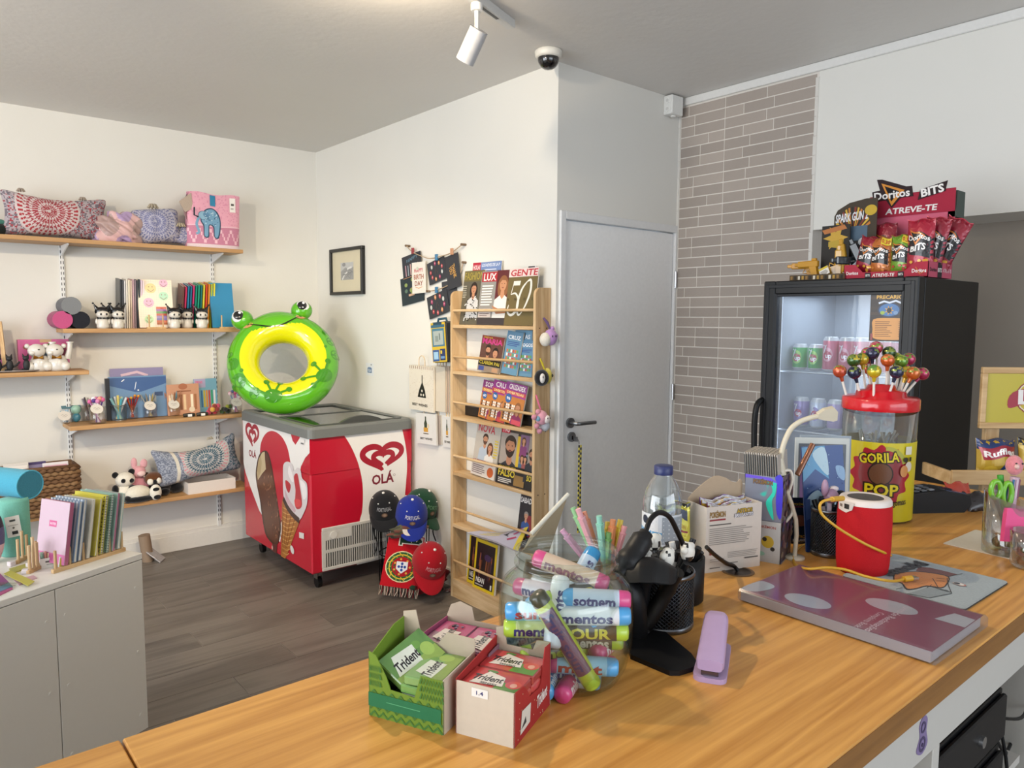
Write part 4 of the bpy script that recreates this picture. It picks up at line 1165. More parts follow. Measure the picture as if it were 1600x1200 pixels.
for i,(y0,y1,z,nm)in enumerate(((0.045,ym+0.03,FZ2-0.002,'near'),(ym-0.03,D_-0.045,FZ2-0.012,'far'))):
 l=G().box((0.062,y0+0.02,z-0.004),(W_-0.055,y1-0.02,z),'#fff').build('glass_lid',LG,fz)
 g=G()
 for a,b in(((0.05,y0,z-0.008),(0.066,y1,z+0.004)),((W_-0.062,y0,z-0.008),(W_-0.045,y1,z+0.004)),((0.066,y0,z-0.008),(W_-0.062,y0+0.022,z+0.004)),((0.066,y1-0.022,z-0.008),(W_-0.062,y1,z+0.004))):
  g.box(a,b,'#4a4d4c')
 g.build('sash',SATIN(),l)
 yh=y0+0.014 if i==0 else y1-0.014
 xm=W_*0.53 if i==0 else W_*0.42
 pts=[(xm-0.14+0.28*k/12,0.034*math.sin(PI*k/12)**0.8)for k in range(13)]+[(xm+0.14,-0.002),(xm-0.14,-0.002)]
 g=G().prism(pts,-0.012,0.012,'#454847',Matrix(((1,0,0,0),(0,0,-1,yh),(0,1,0,z+0.004),(0,0,0,1))))
 g.build('lid_handle',SATIN(),l)
for x in(0.08,W_-0.08):
 for y in(0.09,D_-0.09):
  g=G().box((x-0.03,y-0.03,0.104),(x+0.03,y+0.03,0.112),'#8a8c8e').box((x-0.018,y-0.022,0.055),(x-0.014,y+0.022,0.104),'#a0a2a4').box((x+0.014,y-0.022,0.055),(x+0.018,y+0.022,0.104),'#a0a2a4')
  c=g.build('castor',METAL(),fz)
  G().cyl((x-0.013,y,0.031),(x+0.013,y,0.031),0.031,'#111113',n=18).build('wheel',BLACKP(),c)
#printed graphics.  The art is measured on the two faces through the same camera the photograph used.
def pf(zx,zy):return 350+zx/4.0,640+zy/4.0
def fL(q):
 w_=at(*pf(*q),x=FX0);return((FY1-w_.y)/D_,(w_.z-FZ0)/(FZ1-FZ0))
def fR(q):
 w_=at(*pf(*q),y=FY0);return((w_.x-FX0)/W_,(w_.z-FZ0)/(FZ1-FZ0))
def cl(pts,e=0.0):return[(min(1-e,max(e,p[0])),min(1-e,max(e,p[1])))for p in pts]
WT='#eae8e6'
def heart(cx,cy,w_,h_,n=40,t0=0.0,t1=1.0):
 out=[]
 for i in range(n+1):
  t=2*PI*(t0+(t1-t0)*i/n)
  out.append((cx+w_/2*math.sin(t)**3,cy+h_/2*(13*math.cos(t)-5*math.cos(2*t)-2*math.cos(3*t)-math.cos(4*t)+2.5)/15.5))
 return out
def logo(p_,cx,cy,w_,h_,c,bg):
 tp=lambda k:0.30+0.85*math.sin(PI*min(1,0.10+0.9*k))**0.8
 p_.stroke(heart(cx,cy,w_,h_,34,0.030,0.395),w_*0.12,c,lambda k:0.5+0.7*math.sin(PI*min(1,0.15+0.85*k)))
 p_.stroke(heart(cx,cy,w_,h_,40,0.970,0.520),w_*0.12,c,lambda k:0.5+0.7*math.sin(PI*min(1,0.15+0.8*k)))
 p_.stroke(heart(cx+w_*0.02,cy-h_*0.05,w_*0.50,h_*0.54,30,0.035,0.40),w_*0.105,c,lambda k:0.5+0.7*math.sin(PI*min(1,0.15+0.85*k)))
 p_.stroke(heart(cx+w_*0.02,cy-h_*0.05,w_*0.50,h_*0.54,34,0.965,0.56),w_*0.105,c,lambda k:0.5+0.7*math.sin(PI*min(1,0.15+0.8*k)))
 p_.ell(cx,cy+h_*0.235,w_*0.03,w_*0.05,c);p_.ell(cx+w_*0.02,cy+h_*0.08,w_*0.025,w_*0.04,c)
g=G()
q=P(g,(-0.0006,D_,FZ0),(0,-1,0),(0,0,1),D_,FZ1-FZ0)
q.poly(cl([fL(k)for k in[(118,40),(540,160),(540,272),(508,302),(482,355),(470,430),(440,520),(380,660),(362,760),(352,830),(300,760),(222,632),(165,480),(135,390),(118,330)]]),WT)
q.poly(cl(spline2([fL(k)for k in[(226,300),(232,210),(262,150),(306,134),(358,165),(396,235),(416,330),(425,430),(400,560),(360,690),(345,770),(260,600),(232,440)]],5,True)),RD)
q.poly(cl([fL(k)for k in[(416,130),(480,150),(470,185),(448,220),(430,195)]]),RD)
lc=fL((178,165));logo(q,lc[0],lc[1],0.205,0.185,'#a3182f',WT)
lc=fL((180,280));q.text('OL\u00c1',lc[0],lc[1]+0.005,0.052,'#8f1a2e',0.125,0,0,1.2)
q.poly(cl(spline2([fL(k)for k in[(200,390),(215,300),(240,262),(272,262),(296,330),(325,500),(346,640),(358,730),(350,800),(335,842),(305,838),(262,780),(240,670),(225,560),(205,460)]],5,True)),'#452519')
q.poly(cl(spline2([fL(k)for k in[(208,400),(222,310),(242,275),(268,275),(290,340),(318,500),(338,640),(349,730),(342,795),(330,828),(308,826),(268,770),(248,660),(232,560),(212,465)]],5,True)),'#5d3524')
q.poly(cl([fL(k)for k in[(206,395),(218,310),(240,268),(256,262),(258,310),(264,372),(240,400),(214,440)]]),'#cbb893')
q.poly(cl([fL(k)for k in[(206,395),(218,310),(232,285),(238,330),(232,390),(214,436)]]),'#b8a37c')
rn=random.Random(4)
for k in range(60):
 v_=rn.random();zx=225+v_*85+rn.uniform(8,85)*(0.9 if v_<0.8 else 0.6);zy=400+v_*400
 c=fL((zx,zy));q.h-=q.st;q.ell(c[0],c[1],0.011,0.004,['#8a5a3e','#a4765a','#3b2016'][k%3],rot=rn.uniform(0.5,2.2),n=7)
q.poly(cl([fL(k)for k in[(304,838),(334,838),(332,905),(300,880)]],0.002),'#5a2a26')
q.poly(cl([fL(k)for k in[(366,560),(400,610),(440,660),(478,690),(440,790),(415,860),(385,932),(358,915),(362,760)]],0.002),'#a86a30')
for k in range(11):
 y0=610+k*28
 q.stroke([fL((368,y0)),fL((400-0.5*k,y0+18)),fL((470-k*6,y0+8))],0.006,'#cf9a58')
for k in range(4):q.stroke([fL((372+26*k,590+25*k)),fL((366+9*k,900-12*k))],0.005,'#7a4518')
q.poly(cl(spline2([fL(k)for k in[(372,380),(380,335),(405,325),(432,345),(442,385),(462,362),(482,380),(492,428),(520,460),(526,520),(522,590),(500,650),(470,690),(420,640),(378,560)]],5,True)),'#d3cdd0')
q.stroke(spline2([fL(k)for k in[(374,555),(400,610),(432,655),(474,695)]],5),0.035,'#3a2421')
for pts,c in(([(388,440),(420,470),(410,520),(392,490)],'#b02a38'),([(440,420),(462,400),(476,470),(492,590),(470,622),(448,600),(450,500)],'#b5303c'),([(410,350),(425,380),(440,440),(428,450),(405,400)],'#e9e4e6'),([(480,440),(512,470),(520,540),(500,560),(488,500)],'#ece8ea'),([(384,500),(410,560),(450,620),(440,640),(395,580)],'#c7a9b2'),([(446,560),(480,565),(484,600),(452,606)],'#d23f46')):
 q.poly(cl(spline2([fL(k)for k in pts],4,True)),c)
q.poly(cl([fL(k)for k in[(474,765),(504,772),(503,808),(474,800)]]),'#d9d4d2')
c=fL((430,875));q.ell(c[0],c[1],0.028,0.022,'#dcd6d4',rot=-0.6)
c=fL((306,862));q.ell(c[0],c[1],0.010,0.014,'#e0b0a8',n=8)
q.poly(cl([fL(k)for k in[(480,180),(508,186),(506,222),(480,215)]]),'#e4e2e0').poly(cl([fL(k)for k in[(484,205),(502,208),(502,219),(484,214)]]),'#6a6a6c')
g.build('long_side_print',MAG(),fz)
g=G()
q=P(g,(0,-0.0006,FZ0),(1,0,0),(0,0,1),W_,FZ1-FZ0)
arcL=[(730,130),(790,225),(836,330),(862,440),(868,540),(862,640),(845,720),(830,1000)]
arcR=[(1108,100),(1128,190),(1141,280),(1143,370),(1136,470),(1128,580),(1120,900)]
q.poly(cl(spline2([fR(k)for k in arcL],5)+spline2([fR(k)for k in arcR[::-1]],5)),WT)
lc=fR((990,303));logo(q,lc[0],lc[1],0.40,0.205,'#a3182f',WT)
lc=fR((993,437));q.text('OL\u00c1',lc[0],lc[1]+0.008,0.072,'#7d1c30',0.225,0,0,1.3)
lc=fR((1063,407));q.ring(lc[0],lc[1],0.010,0.003,'#8a5a60',n=12)
g.build('short_side_print',MAG(),fz)
gx0,gx1,gz0,gz1=0.062,0.60,FZ0+0.008,FZ0+0.262
g=G()
fr_=G()
N=34
t_=0.009
fr_.box((gx0,-t_,gz0),(gx1,-0.0008,gz0+0.02),'#c9c7c4',0.003).box((gx0,-t_,gz1-0.02),(gx1,-0.0008,gz1),'#c9c7c4',0.003)
fr_.box((gx0,-t_,gz0+0.02),(gx0+0.022,-0.0008,gz1-0.02),'#c9c7c4').box((gx1-0.022,-t_,gz0+0.02),(gx1,-0.0008,gz1-0.02),'#c9c7c4')
fr_.box((gx0+0.022,-t_,gz0+0.105),(gx1-0.022,-0.0008,gz0+0.122),'#c4c2bf')
fr_.box((gx0+0.022,-t_+0.001,gz0+0.178),(gx0+0.19,-0.0008,gz1-0.018),'#cbc9c6')
gr=fr_.build('grille_frame',SATIN(),fz)
G().box((gx0+0.02,-0.0022,gz0+0.015),(gx1-0.02,-0.0008,gz1-0.015),'#161616').build('grille_dark',MATTE(),gr)
for k in range(N):
 x=gx0+0.03+k*(gx1-gx0-0.05)/N
 g=G().box((x,-t_+0.001,gz0+0.02),(x+0.006,-0.0025,gz1-0.02 if x>gx0+0.185 else gz0+0.18),'#bdbbb8')
 g.build('grille_bar',SATIN(),gr)
G().cyl((gx0+0.07,-t_+0.0005,gz1-0.05),(gx0+0.07,-t_-0.004,gz1-0.05),0.022,'#d6d4d1',n=20).build('thermostat_dial',SATIN(),gr)
#inflatable frog ring leaning in the corner
c0=at(443.5,568,y=4.60)
RM,rm=0.247,0.100
tilt=R(-27)
fq=(Vector((c0.x,c0.y,0))-Vector((0,0,0)))
rzf=math.atan2(-c0.x,c0.y)
t=thing('inflatable_ring','green and yellow inflatable frog swim ring leaning in the corner on the freezer','swim ring',(c0.x,c0.y,FZ2+(RM+rm)*math.cos(tilt)+0.012),0,rot=(Matrix.Rotation(rzf,3,'Z')@Matrix.Rotation(tilt,3,'X')@Matrix.Rotation(R(-11),3,'Y')).to_euler())
GRN,YEL,DGR='#58ad1c','#d8d80a','#3d8a18'
def ringpt(x,z,h=0.0):
 r=math.hypot(x,z);d=max(0.0,rm*rm-(r-RM)**2)
 return(x,-(math.sqrt(d))-h,z)
def rcol(u,v):
 a=2*PI*u;b=2*PI*v
 r=RM+rm*math.cos(b);front=math.sin(b)>-0.5
 lim=0.268-0.046*max(0,math.cos(max(-1,min(1,(a-PI/2)/R(38)))*PI/2))
 return YEL if(r<lim and front)else(YEL if r<0.2 else GRN)
g=G()
def rp(u,v):
 a=2*PI*u;b=2*PI*v
 r=RM+rm*math.cos(b)
 bulge=1+0.05*math.exp(-((a-PI/2)/0.5)**2)*max(0,math.cos(b))
 return(r*math.cos(a)*1.0,-rm*math.sin(b),r*math.sin(a)*bulge)
g.grid(rp,150,72,GRN,True,rcol)
VINYL=paint('shiny_vinyl',0.12,coat=0.8,var=0.02)
ring=g.build('ring_tube',VINYL,t)
g=G()
q=P(g,(0,0,0),(1,0,0),(0,0,1),1,1,lift=0.0008,step=0.0002,fn=lambda x,y,h:ringpt(x,y,h),maxlen=0.03)
band=[(-0.20,0.115)]+[(-0.20+0.40*k/16,0.115+0.085*0-0.0)for k in range(17)]
hd=[(0.318*math.cos(a),0.318*math.sin(a))for a in[R(59)+R(62)*k/24 for k in range(25)]]
mouth=[(-0.165+0.33*k/20,0.275-0.055*math.sin(PI*k/20))for k in range(21)]
for x,y,r in((-0.305,0.02,0.036),(-0.295,-0.10,0.045),(-0.31,0.09,0.018),(-0.265,-0.04,0.012),(0.315,0.06,0.03),(0.29,0.13,0.018),(0.32,-0.04,0.03),(-0.22,-0.20,0.03),(0.27,0.02,0.01)):
 g=G();q.g=g;q.h=0.001
 q.ell(x,y,r,r*1.1,DGR)
 g.build('frog_spot_print',VINYL,ring)
for s,cx,cy in((-1,-0.115,-0.245),(1,0.215,-0.175)):
 g=G();q.g=g
 q.ell(cx,cy,0.055,0.042,DGR,rot=0.3*s)
 toes=((-0.09,0.055),(-0.02,0.10),(0.06,0.085),(0.10,0.02))if s<0 else((-0.13,0.01),(-0.045,0.095),(0.045,0.09),(-0.08,-0.055))
 for tx,ty in toes:
  q.stroke([(cx,cy),(cx+tx,cy+ty)],0.014,DGR);q.ell(cx+tx,cy+ty,0.018,0.018,DGR)
 g.build('frog_foot_print',VINYL,ring)
g=G();q.g=g
q.poly(hd+mouth,'#5fb51d')
for s in(-1,1):q.ell(s*0.17,0.272,0.034,0.026,'#d99a6a')
q.stroke(mouth,0.008,'#1c2410')
for s in(-1,1):q.ell(s*0.165,0.275,0.009,0.009,'#1c2410');q.ell(s*0.038,0.322,0.007,0.007,'#1c2410',n=8)
g.build('frog_face_print',VINYL,ring)
for s in(-1,1):
 ex,ez=s*0.19,0.345
 e=G().sph((ex,-0.01,ez),(0.070,0.062,0.066),GRN,20,12).build('eye_bulge',VINYL,t)
 G().sph((ex+s*0.012-0.005,-0.047,ez+0.008),(0.045,0.028,0.045),'#e8ecec',18,10).build('eye_white',VINYL,e)
 G().sph((ex+s*0.012-0.008,-0.068,ez+0.008),(0.031,0.012,0.031),'#101214',16,8).build('pupil',VINYL,e)
 G().sph((ex+s*0.012+0.003,-0.0785,ez+0.020),(0.009,0.004,0.009),'#f4f6f6',8,6).build('glint',VINYL,e)
#basket stand with caps and scarves beside the freezer
pc=at(628,905,z=0.0)
cx_,cy_=2.265,3.645
t=thing('display_basket','black wire basket stand holding caps and football scarves beside the freezer','display stand',(cx_,cy_,0))
g=G()
for z,r in((0.05,0.15),(0.22,0.155),(0.40,0.16)):
 g.tube([(r*math.cos(a),0.72*r*math.sin(a),z)for a in[2*PI*k/20 for k in range(21)]],0.004,'#1a1a1c',n=5,caps=False)
for k in range(14):
 a=2*PI*k/14;g.tube([(0.15*math.cos(a),0.108*math.sin(a),0.0),(0.16*math.cos(a),0.115*math.sin(a),0.40)],0.003,'#1a1a1c',n=4)
g.build('wire_frame',METAL(),t)
for s in(-1,1):
 G().tube([(s*0.16,0,0.36),(s*0.20,0.0,0.42),(s*0.205,-0.01,0.36),(s*0.19,-0.02,0.30),(s*0.21,-0.02,0.24)],0.004,'#141416',n=5,sub=4).build('drawstring',BLACKP(),t)
def cap(loc,rot,c,c2,txt,label,s=1.0,txtc='#cfcfd2'):
 t=thing('baseball_cap',label,'cap',loc,rot=rot)
 t.scale=(s,s,s)
 g=G()
 def dome(u,v):
  a=2*PI*u;b=PI/2*v
  k=1+0.06*math.sin(a)*-1
  return(0.088*math.cos(b)*math.cos(a),0.10*math.cos(b)*math.sin(a),0.115*math.sin(b)**0.9)
 g.grid(dome,36,12,c)
 g.grid(lambda u,v:(lambda q:(q[0]*0.97,q[1]*0.97,q[2]*0.97-0.001))(dome(1-u,v)),24,6,c2)
 b=g.build('crown',FABRIC(),t)
 def brim(sd):
  def f(u,v):
   a=R(200)+R(140)*u;e=0.075*math.sin(PI*u)**0.55
   r1,r2=0.088*math.cos(a),0.10*math.sin(a)
   return(r1*(1+0.02*v),r2-e*v,0.002-0.016*v*v-0.10*(r1*r1)*v*4+sd)
  return f
 g=G().grid(brim(0.0015),22,8,c).grid(lambda u,v:brim(-0.0015)(1-u,v),22,8,c2)
 g.build('brim',FABRIC(),t)
 G().sph((0,0,0.116),(0.008,0.008,0.006),'#e2e0dc',8,6).build('top_button',MATTE(),t)
 for k in range(6):
  a=R(-90+30)+k*R(60);b_=R(48)
  G().sph((0.0885*math.cos(b_)*math.cos(a),0.1005*math.cos(b_)*math.sin(a),0.115*math.sin(b_)**0.9),0.004,'#d6d6d4',6,5).build('eyelet',MATTE(),t)
 g=G()
 def on(x,y,h):
  v=y/(PI/2*0.105);a=-PI/2+x/0.095
  q=dome(a/(2*PI),min(0.98,max(0.01,v)))
  n=Vector((q[0],q[1],q[2]*0.7)).normalized()
  return tuple(Vector(q)+n*(h+0.0006))
 p_=P(g,(0,0,0),(1,0,0),(0,0,1),1,1,fn=on,maxlen=0.012)
 p_.text(txt,0,0.058,0.020,txtc,0.098,bold=0.6)
 p_.ell(0,0.030,0.018,0.011,'#5a4436');p_.ell(0,0.030,0.012,0.007,'#8a7260')
 g.build('embroidery',FABRIC(),b)
 return t
cap((cx_-0.108,cy_+0.03,0.470),(R(22),R(-4),R(-32)),'#16171b','#101014','PORTUGAL','black cap at the back left of the cap stand, against the freezer grille',1.05,'#8f9094')
cap((cx_+0.128,cy_+0.03,0.440),(R(26),R(14),R(10)),'#1d4230','#163324','PORTO','dark green cap at the back right of the cap stand',1.1,'#5f8a6a')
cap((cx_-0.005,cy_-0.085,0.445),(R(30),R(2),R(-28)),'#1b2c86','#14205f','PORTUGAL','blue cap on top in the middle of the cap stand',1.08,'#c3c5d0')
cap((cx_+0.01,cy_-0.245,0.205),(R(40),R(8),R(-20)),'#9a0f1e','#7a0c18','PORTUGAL','red cap hanging low at the front right of the cap stand',1.12,'#c98f94')
sc=thing('scarf','red fringed football scarf with round crest hanging at the front left of the cap stand','scarf',(cx_-0.135,cy_-0.165,0.075),rot=(R(-10),R(9),R(-33)))
SW,SH=0.20,0.285
def scf(u,v):return((u-0.5)*SW*(1+0.10*(1-v)),-0.012*math.sin(3*u+2*v)-0.01*(1-v),v*SH)
g=G().grid(scf,14,16,'#b4101f').grid(lambda u,v:(lambda q:(q[0],q[1]+0.005,q[2]))(scf(1-u,v)),14,16,'#8f0c18')
b=g.build('cloth',FABRIC(),sc)
g=G()
q=P(g,(0,0,0),(1,0,0),(0,0,1),SW,SH,fn=lambda x,y,h:(lambda k:(k[0],k[1]-h-0.0008,k[2]))(scf(x/SW,y/SH)),maxlen=0.03)
q.ell(0.48,0.40,0.43,0.43,'#e2d9b0').ell(0.48,0.40,0.405,0.405,'#2f5a34').ring(0.48,0.40,0.33,0.03,'#d9b83a').ell(0.48,0.40,0.27,0.27,'#a81826')
for k in range(12):
 a=2*PI*k/12;q.stroke([(0.48+0.28*math.cos(a),0.40+0.28*SW/SH*math.sin(a)),(0.48+0.40*math.cos(a+0.3),0.40+0.40*SW/SH*math.sin(a+0.3))],0.02,'#cfb43a' if k%2 else '#8fae4a')
for k in range(7):
 a=2*PI*k/7;q.ell(0.48+0.21*math.cos(a),0.40+0.21*SW/SH*math.sin(a),0.03,0.03,'#d9a94a',n=8)
q.poly([(0.33,0.50),(0.63,0.50),(0.63,0.36),(0.48,0.27),(0.33,0.36)],'#dfe3ea')
for x,y in((0.48,0.46),(0.40,0.40),(0.48,0.40),(0.56,0.40),(0.48,0.34)):q.ell(x,y,0.035,0.04,'#27489a',n=8)
q.poly([(0.30,0.985),(0.97,0.985),(0.97,0.78),(0.86,0.78),(0.86,0.84),(0.42,0.84),(0.42,0.80),(0.30,0.80)],'#d8cfc4').poly([(0.33,0.965),(0.94,0.965),(0.94,0.80),(0.89,0.80),(0.89,0.86),(0.39,0.86),(0.39,0.82),(0.33,0.82)],'#1f3a2a')
g.build('crest',FABRIC(),b)
g=G()
for k in range(26):
 x=(k/25-0.5)*SW*1.08
 g.tube([(x,-0.012,0.002),(x+0.004*math.sin(k*3),-0.018,-0.022),(x+0.008*math.sin(k*5),-0.014,-0.05)],0.0022,['#a08a7a','#b8a898','#7a1a22','#c9bcb0'][k%4],n=4)
g.build('fringe',FABRIC(),sc,kind='stuff')
rn=random.Random(9)
def cloth(loc,r,cols,label,seed,cat='scarf'):
 def cf(u,v):return cols[int(hsh(int(u*14)+seed,int(v*9))*len(cols))%len(cols)]
 tag(crumple(G(),r,cols[0],0.25,seed,44,24,cf).build('folded_scarf',FABRIC(),None,loc),label,cat)
cloth((cx_-0.045,cy_-0.12,0.345),(0.115,0.05,0.040),['#4a4a3a','#6a4038','#2f3f30','#8a5a48','#5a5a44'],'camouflage coloured folded cloth between the blue cap and the crest scarf',3)
cloth((cx_+0.04,cy_-0.14,0.02),(0.125,0.085,0.075),['#7a1420','#26261f','#8f1a24','#1f3a2a','#5a1218'],'heap of red and dark scarves on the floor under the red cap',8)
cloth((cx_-0.125,cy_+0.035,0.37),(0.045,0.04,0.06),['#5a141c','#2a1216','#7a1a24'],'dark red rolled scarf tucked beside the black cap at the freezer grille',4)
cloth((cx_+0.16,cy_+0.07,0.40),(0.05,0.04,0.06),['#7a1420','#a01a28','#2a1216'],'red rolled scarf sticking out behind the green cap',12)
tag(G().cyl((0,0,0),(0,0,0.004),0.034,'#cfcac4',n=20).build('round_badge',PAPER(),None,(cx_-0.075,cy_-0.166,0.383),rot=(R(35),R(-8),0)),'round white price tag lying on the camouflage cloth of the cap stand','price tag')
g=G()
for k in range(16):
 a=k*0.5
 g.tube([(0.0,0,0),(0.03*math.cos(a),0.02*math.sin(a),-0.004),(0.055*math.cos(a*0.3-0.6),-0.03-0.02*math.sin(a),-0.006)],0.003,['#8a4a4a','#a89488','#6a1a22'][k%3],n=4)
tag(g.build('fringe',FABRIC(),None,(cx_+0.16,cy_-0.235,0.012)),'loose scarf fringe spread on the floor under the red cap','fringe',kind='stuff')
#things on the wall above the freezer
def on_wall(px,py):return at(px,py,x=XB)
c=[on_wall(*k)for k in((518,390),(569,385),(573,460),(522,461))]
yl,yr=(c[0].y+c[3].y)/2,(c[1].y+c[2].y)/2
zt,zb=(c[0].z+c[1].z)/2,(c[2].z+c[3].z)/2
t=thing('picture_frame','black framed picture with a cream mount on the white wall above the freezer','picture',(XB,(yl+yr)/2,zb),-PI/2)
Wp,Hp=yl-yr,zt-zb
b_=0.022
g=G().box((-Wp/2,-0.028,0),(Wp/2,-0.001,b_),'#141416',0.002).box((-Wp/2,-0.028,Hp-b_),(Wp/2,-0.001,Hp),'#141416',0.002)
g.box((-Wp/2,-0.028,b_),(-Wp/2+b_,-0.001,Hp-b_),'#141416',0.002).box((Wp/2-b_,-0.028,b_),(Wp/2,-0.001,Hp-b_),'#141416',0.002)
g.build('frame',SATIN(),t)
g=G().box((-Wp/2+b_,-0.012,b_),(Wp/2-b_,-0.008,Hp-b_),'#cfc6ad')
q=P(g,(-Wp/2+b_,-0.0122,b_),(1,0,0),(0,0,1),Wp-2*b_,Hp-2*b_)
q.rect(0.29,0.29,0.72,0.72,'#b9bab9').poly([(0.29,0.5),(0.45,0.6),(0.6,0.55),(0.72,0.6),(0.72,0.29),(0.29,0.29)],'#9a9a99')
q.stroke([(0.34,0.30),(0.42,0.42),(0.5,0.47),(0.52,0.56),(0.66,0.60)],0.03,'#d5d5d3').ell(0.4,0.67,0.06,0.03,'#8f8f90')
for k in range(14):q.stroke([(0.30+0.4*hsh(k,1),0.30+0.25*hsh(k,2)),(0.34+0.36*hsh(k,3),0.32+0.25*hsh(k,4))],0.006,'#7d7e7e')
g.build('mounted_print',PAPER(),t)
a=on_wall(578,577)
g=G().box((-0.05,-0.0012,-0.042),(0.05,0,0.042),'#d9dcdf')
q=P(g,(-0.05,-0.0013,-0.042),(1,0,0),(0,0,1),0.1,0.084)
q.rect(0.22,0.22,0.78,0.62,'#5a7396').rect(0.30,0.62,0.70,0.68,'#7d93b3').text('OLA',0.5,0.42,0.22,'#dfe6ee',0.42).ell(0.72,0.88,0.05,0.06,'#44474a')
tag(g.build('wall_sticker',PAPER(),None,(XB-0.0004,a.y,a.z),-PI/2),'small square sticker with a blue emblem on the white wall by the ring','sticker')
CORD=paint('jute_cord',0.9,var=0.2)
def card(corners,c,label,off,art=None,name='greeting_card',cat='card',T=0.0025,group=None):
 """corners: top-left, top-right, bottom-right, bottom-left pixels on a plane `off` in front of the wall"""
 q=[at(k[0],k[1],x=XB-off)for k in corners]
 u=((q[1]-q[0])+(q[2]-q[3]))/2;v=((q[0]-q[3])+(q[1]-q[2]))/2
 u.x=0;v.x=0
 ctr=(q[0]+q[1]+q[2]+q[3])/4
 W,H=u.length,v.length
 u.normalize();v=(v-u*v.dot(u)).normalized()
 M=mtx(ctr,u,v)
 g=G().box((-W/2,-H/2,-T),(W/2,H/2,0),c)
 if art:art(P(g,(-W/2,-H/2,0.0001),(1,0,0),(0,1,0),W,H))
 o=g.build(name,PAPER(),None)
 o.matrix_world=M
 return tag(o,label,cat,group)
DK='#33363d'
def happy1(p_):
 p_.text('HAPPY',0.55,0.80,0.14,'#5f7f92',0.6,0.1)
 for k in range(6):p_.rect(0.15+0.13*k,0.08,0.20+0.13*k,0.58-0.03*(k%2),['#b9909a','#8f9aa5','#c9a5a0'][k%3])
 p_.rect(0,0,1,0.02,'#c0906a')
def happy2(p_):
 for k in range(14):p_.ell(0.2+0.6*hsh(k,2),0.4+0.5*hsh(k,5),0.07,0.05,['#8a9a5a','#b08a5a','#5f7a6a','#a56a5a'][k%4],n=8)
 p_.rect(0.35,0.28,0.62,0.36,'#c9a58a')
def bday(p_):
 p_.rect(0,0,1,1,'#dcd8d0')
 p_.text('HAPPY',0.5,0.74,0.12,'#b8434f',0.66).text('BIRTH',0.5,0.53,0.15,'#a0573a',0.72).text('DAY',0.5,0.32,0.15,'#8f4a34',0.60)
 p_.ell(0.42,0.80,0.09,0.07,'#c2c9b8').stroke([(0.25,0.2),(0.5,0.16),(0.75,0.2)],0.03,'#d09a6a')
def balloons(seed):
 def f(p_):
  for k in range(9):
   a=2*PI*k/9+seed;x=0.5+0.33*math.cos(a);y=0.5+0.36*math.sin(a)
   p_.stroke([(x,y-0.02),(x,y-0.16)],0.008,'#6a6d74');p_.ell(x,y,0.05,0.065,['#b8505a','#c98a5a','#a8406a','#bfc6c6','#b03f4a'][k%5],n=12)
   p_.ell(x,y+0.01,0.02,0.02,'#d9c5b8',n=8)
  p_.stroke([(0.42,0.35),(0.5,0.62),(0.56,0.4)],0.02,'#5a4a48')
 return f
def thanks(p_):
 p_.text('THANK',0.60,0.50,0.15,'#c79a52',0.62,-PI/2+0.15).text('YOU',0.36,0.55,0.13,'#c79a52',0.36,-PI/2+0.15)
card([(628,437),(660,424),(662,470),(626,478)],'#26323a','dark greeting card, lowest at the left end of the cord, partly behind the birthday card',0.010,happy2)
card([(629,403),(657,391),(659,427),(629,437)],'#30343c','dark card reading HAPPY above striped candles, at the left end of the cord',0.014,happy1)
card([(646,411),(667,408),(663,457),(642,459)],'#dcd8d0','white card with a colourful happy birthday lettering on the cord',0.022,bday)
card([(667,413),(694,399),(698,434),(671,446)],DK,'dark card with small balloons on the upper cord, next to the thank you card',0.014,balloons(0.3))
card([(665,466),(697,452),(703,485),(673,499)],DK,'dark card with small balloons on the lower cord above the handheld console',0.014,balloons(1.1))
card([(690,441),(712,436),(714,474),(692,478)],'#3a3d44','plain dark card on the lower cord, half hidden by the thank you card',0.009,None)
card([(695,403),(716,393),(720,447),(700,453)],'#34363c','dark card with golden thank you lettering at the right end of the cord',0.022,thanks)
def cord(pts,off,label):
 q=[at(k[0],k[1],x=XB-off)for k in pts]
 t=thing('card_garland',label,'garland',q[0])
 G().tube([k-q[0]for k in q],0.003,'#a8937a',n=6,sub=3).build('cord_string',CORD,t)
 for k in(q[0],q[-1]):
  e=k-q[0]
  G().cyl((XB-k.x+e.x,e.y,e.z),(e.x-0.008,e.y,e.z),0.007,'#6f5a44',n=10).build('cord_pin',MATTE(),t)
cord([(635,384),(645,394),(658,400),(672,404),(690,400),(705,395),(722,382)],0.026,'upper jute cord carrying the greeting cards between two pins')
cord([(668,455),(682,453),(700,446),(712,437),(720,424),(724,410)],0.018,'lower jute cord carrying dark cards above the handheld console')
def peg(px,py,c,label,off=0.027):
 p=at(px,py,x=XB-off)
 t=thing('clothes_peg',label,'peg',p,-PI/2)
 for s in(-1,1):
  G().box((s*0.006-0.004,-0.006,-0.018),(s*0.006+0.004,0.006,0.018),c,0.0015).build('peg_half',SATIN(),t)
peg(645,392,'#8a2f38','small red peg holding the dark happy card')
peg(682,402,'#2f6f9a','small blue peg on the upper cord')
peg(682,453,'#2f6f9a','small blue peg on the lower cord',0.02)
peg(706,393,'#b98a6a','small wooden peg holding the thank you card',0.03)
qa=[at(k[0],k[1],x=XB-0.085)for k in((672,506),(692,500),(697,564),(673,569))]
Wc_,Hc_=0.118,abs(qa[0].z-qa[3].z)
pc_=(qa[0]+qa[1]+qa[2]+qa[3])/4
t=thing('arcade_bag','black, yellow and blue arcade machine shaped bag hanging beside the magazine rack','bag',(XB-0.004,pc_.y-0.002,pc_.z),-PI/2,rot=(0,R(-5),-PI/2+R(12)))
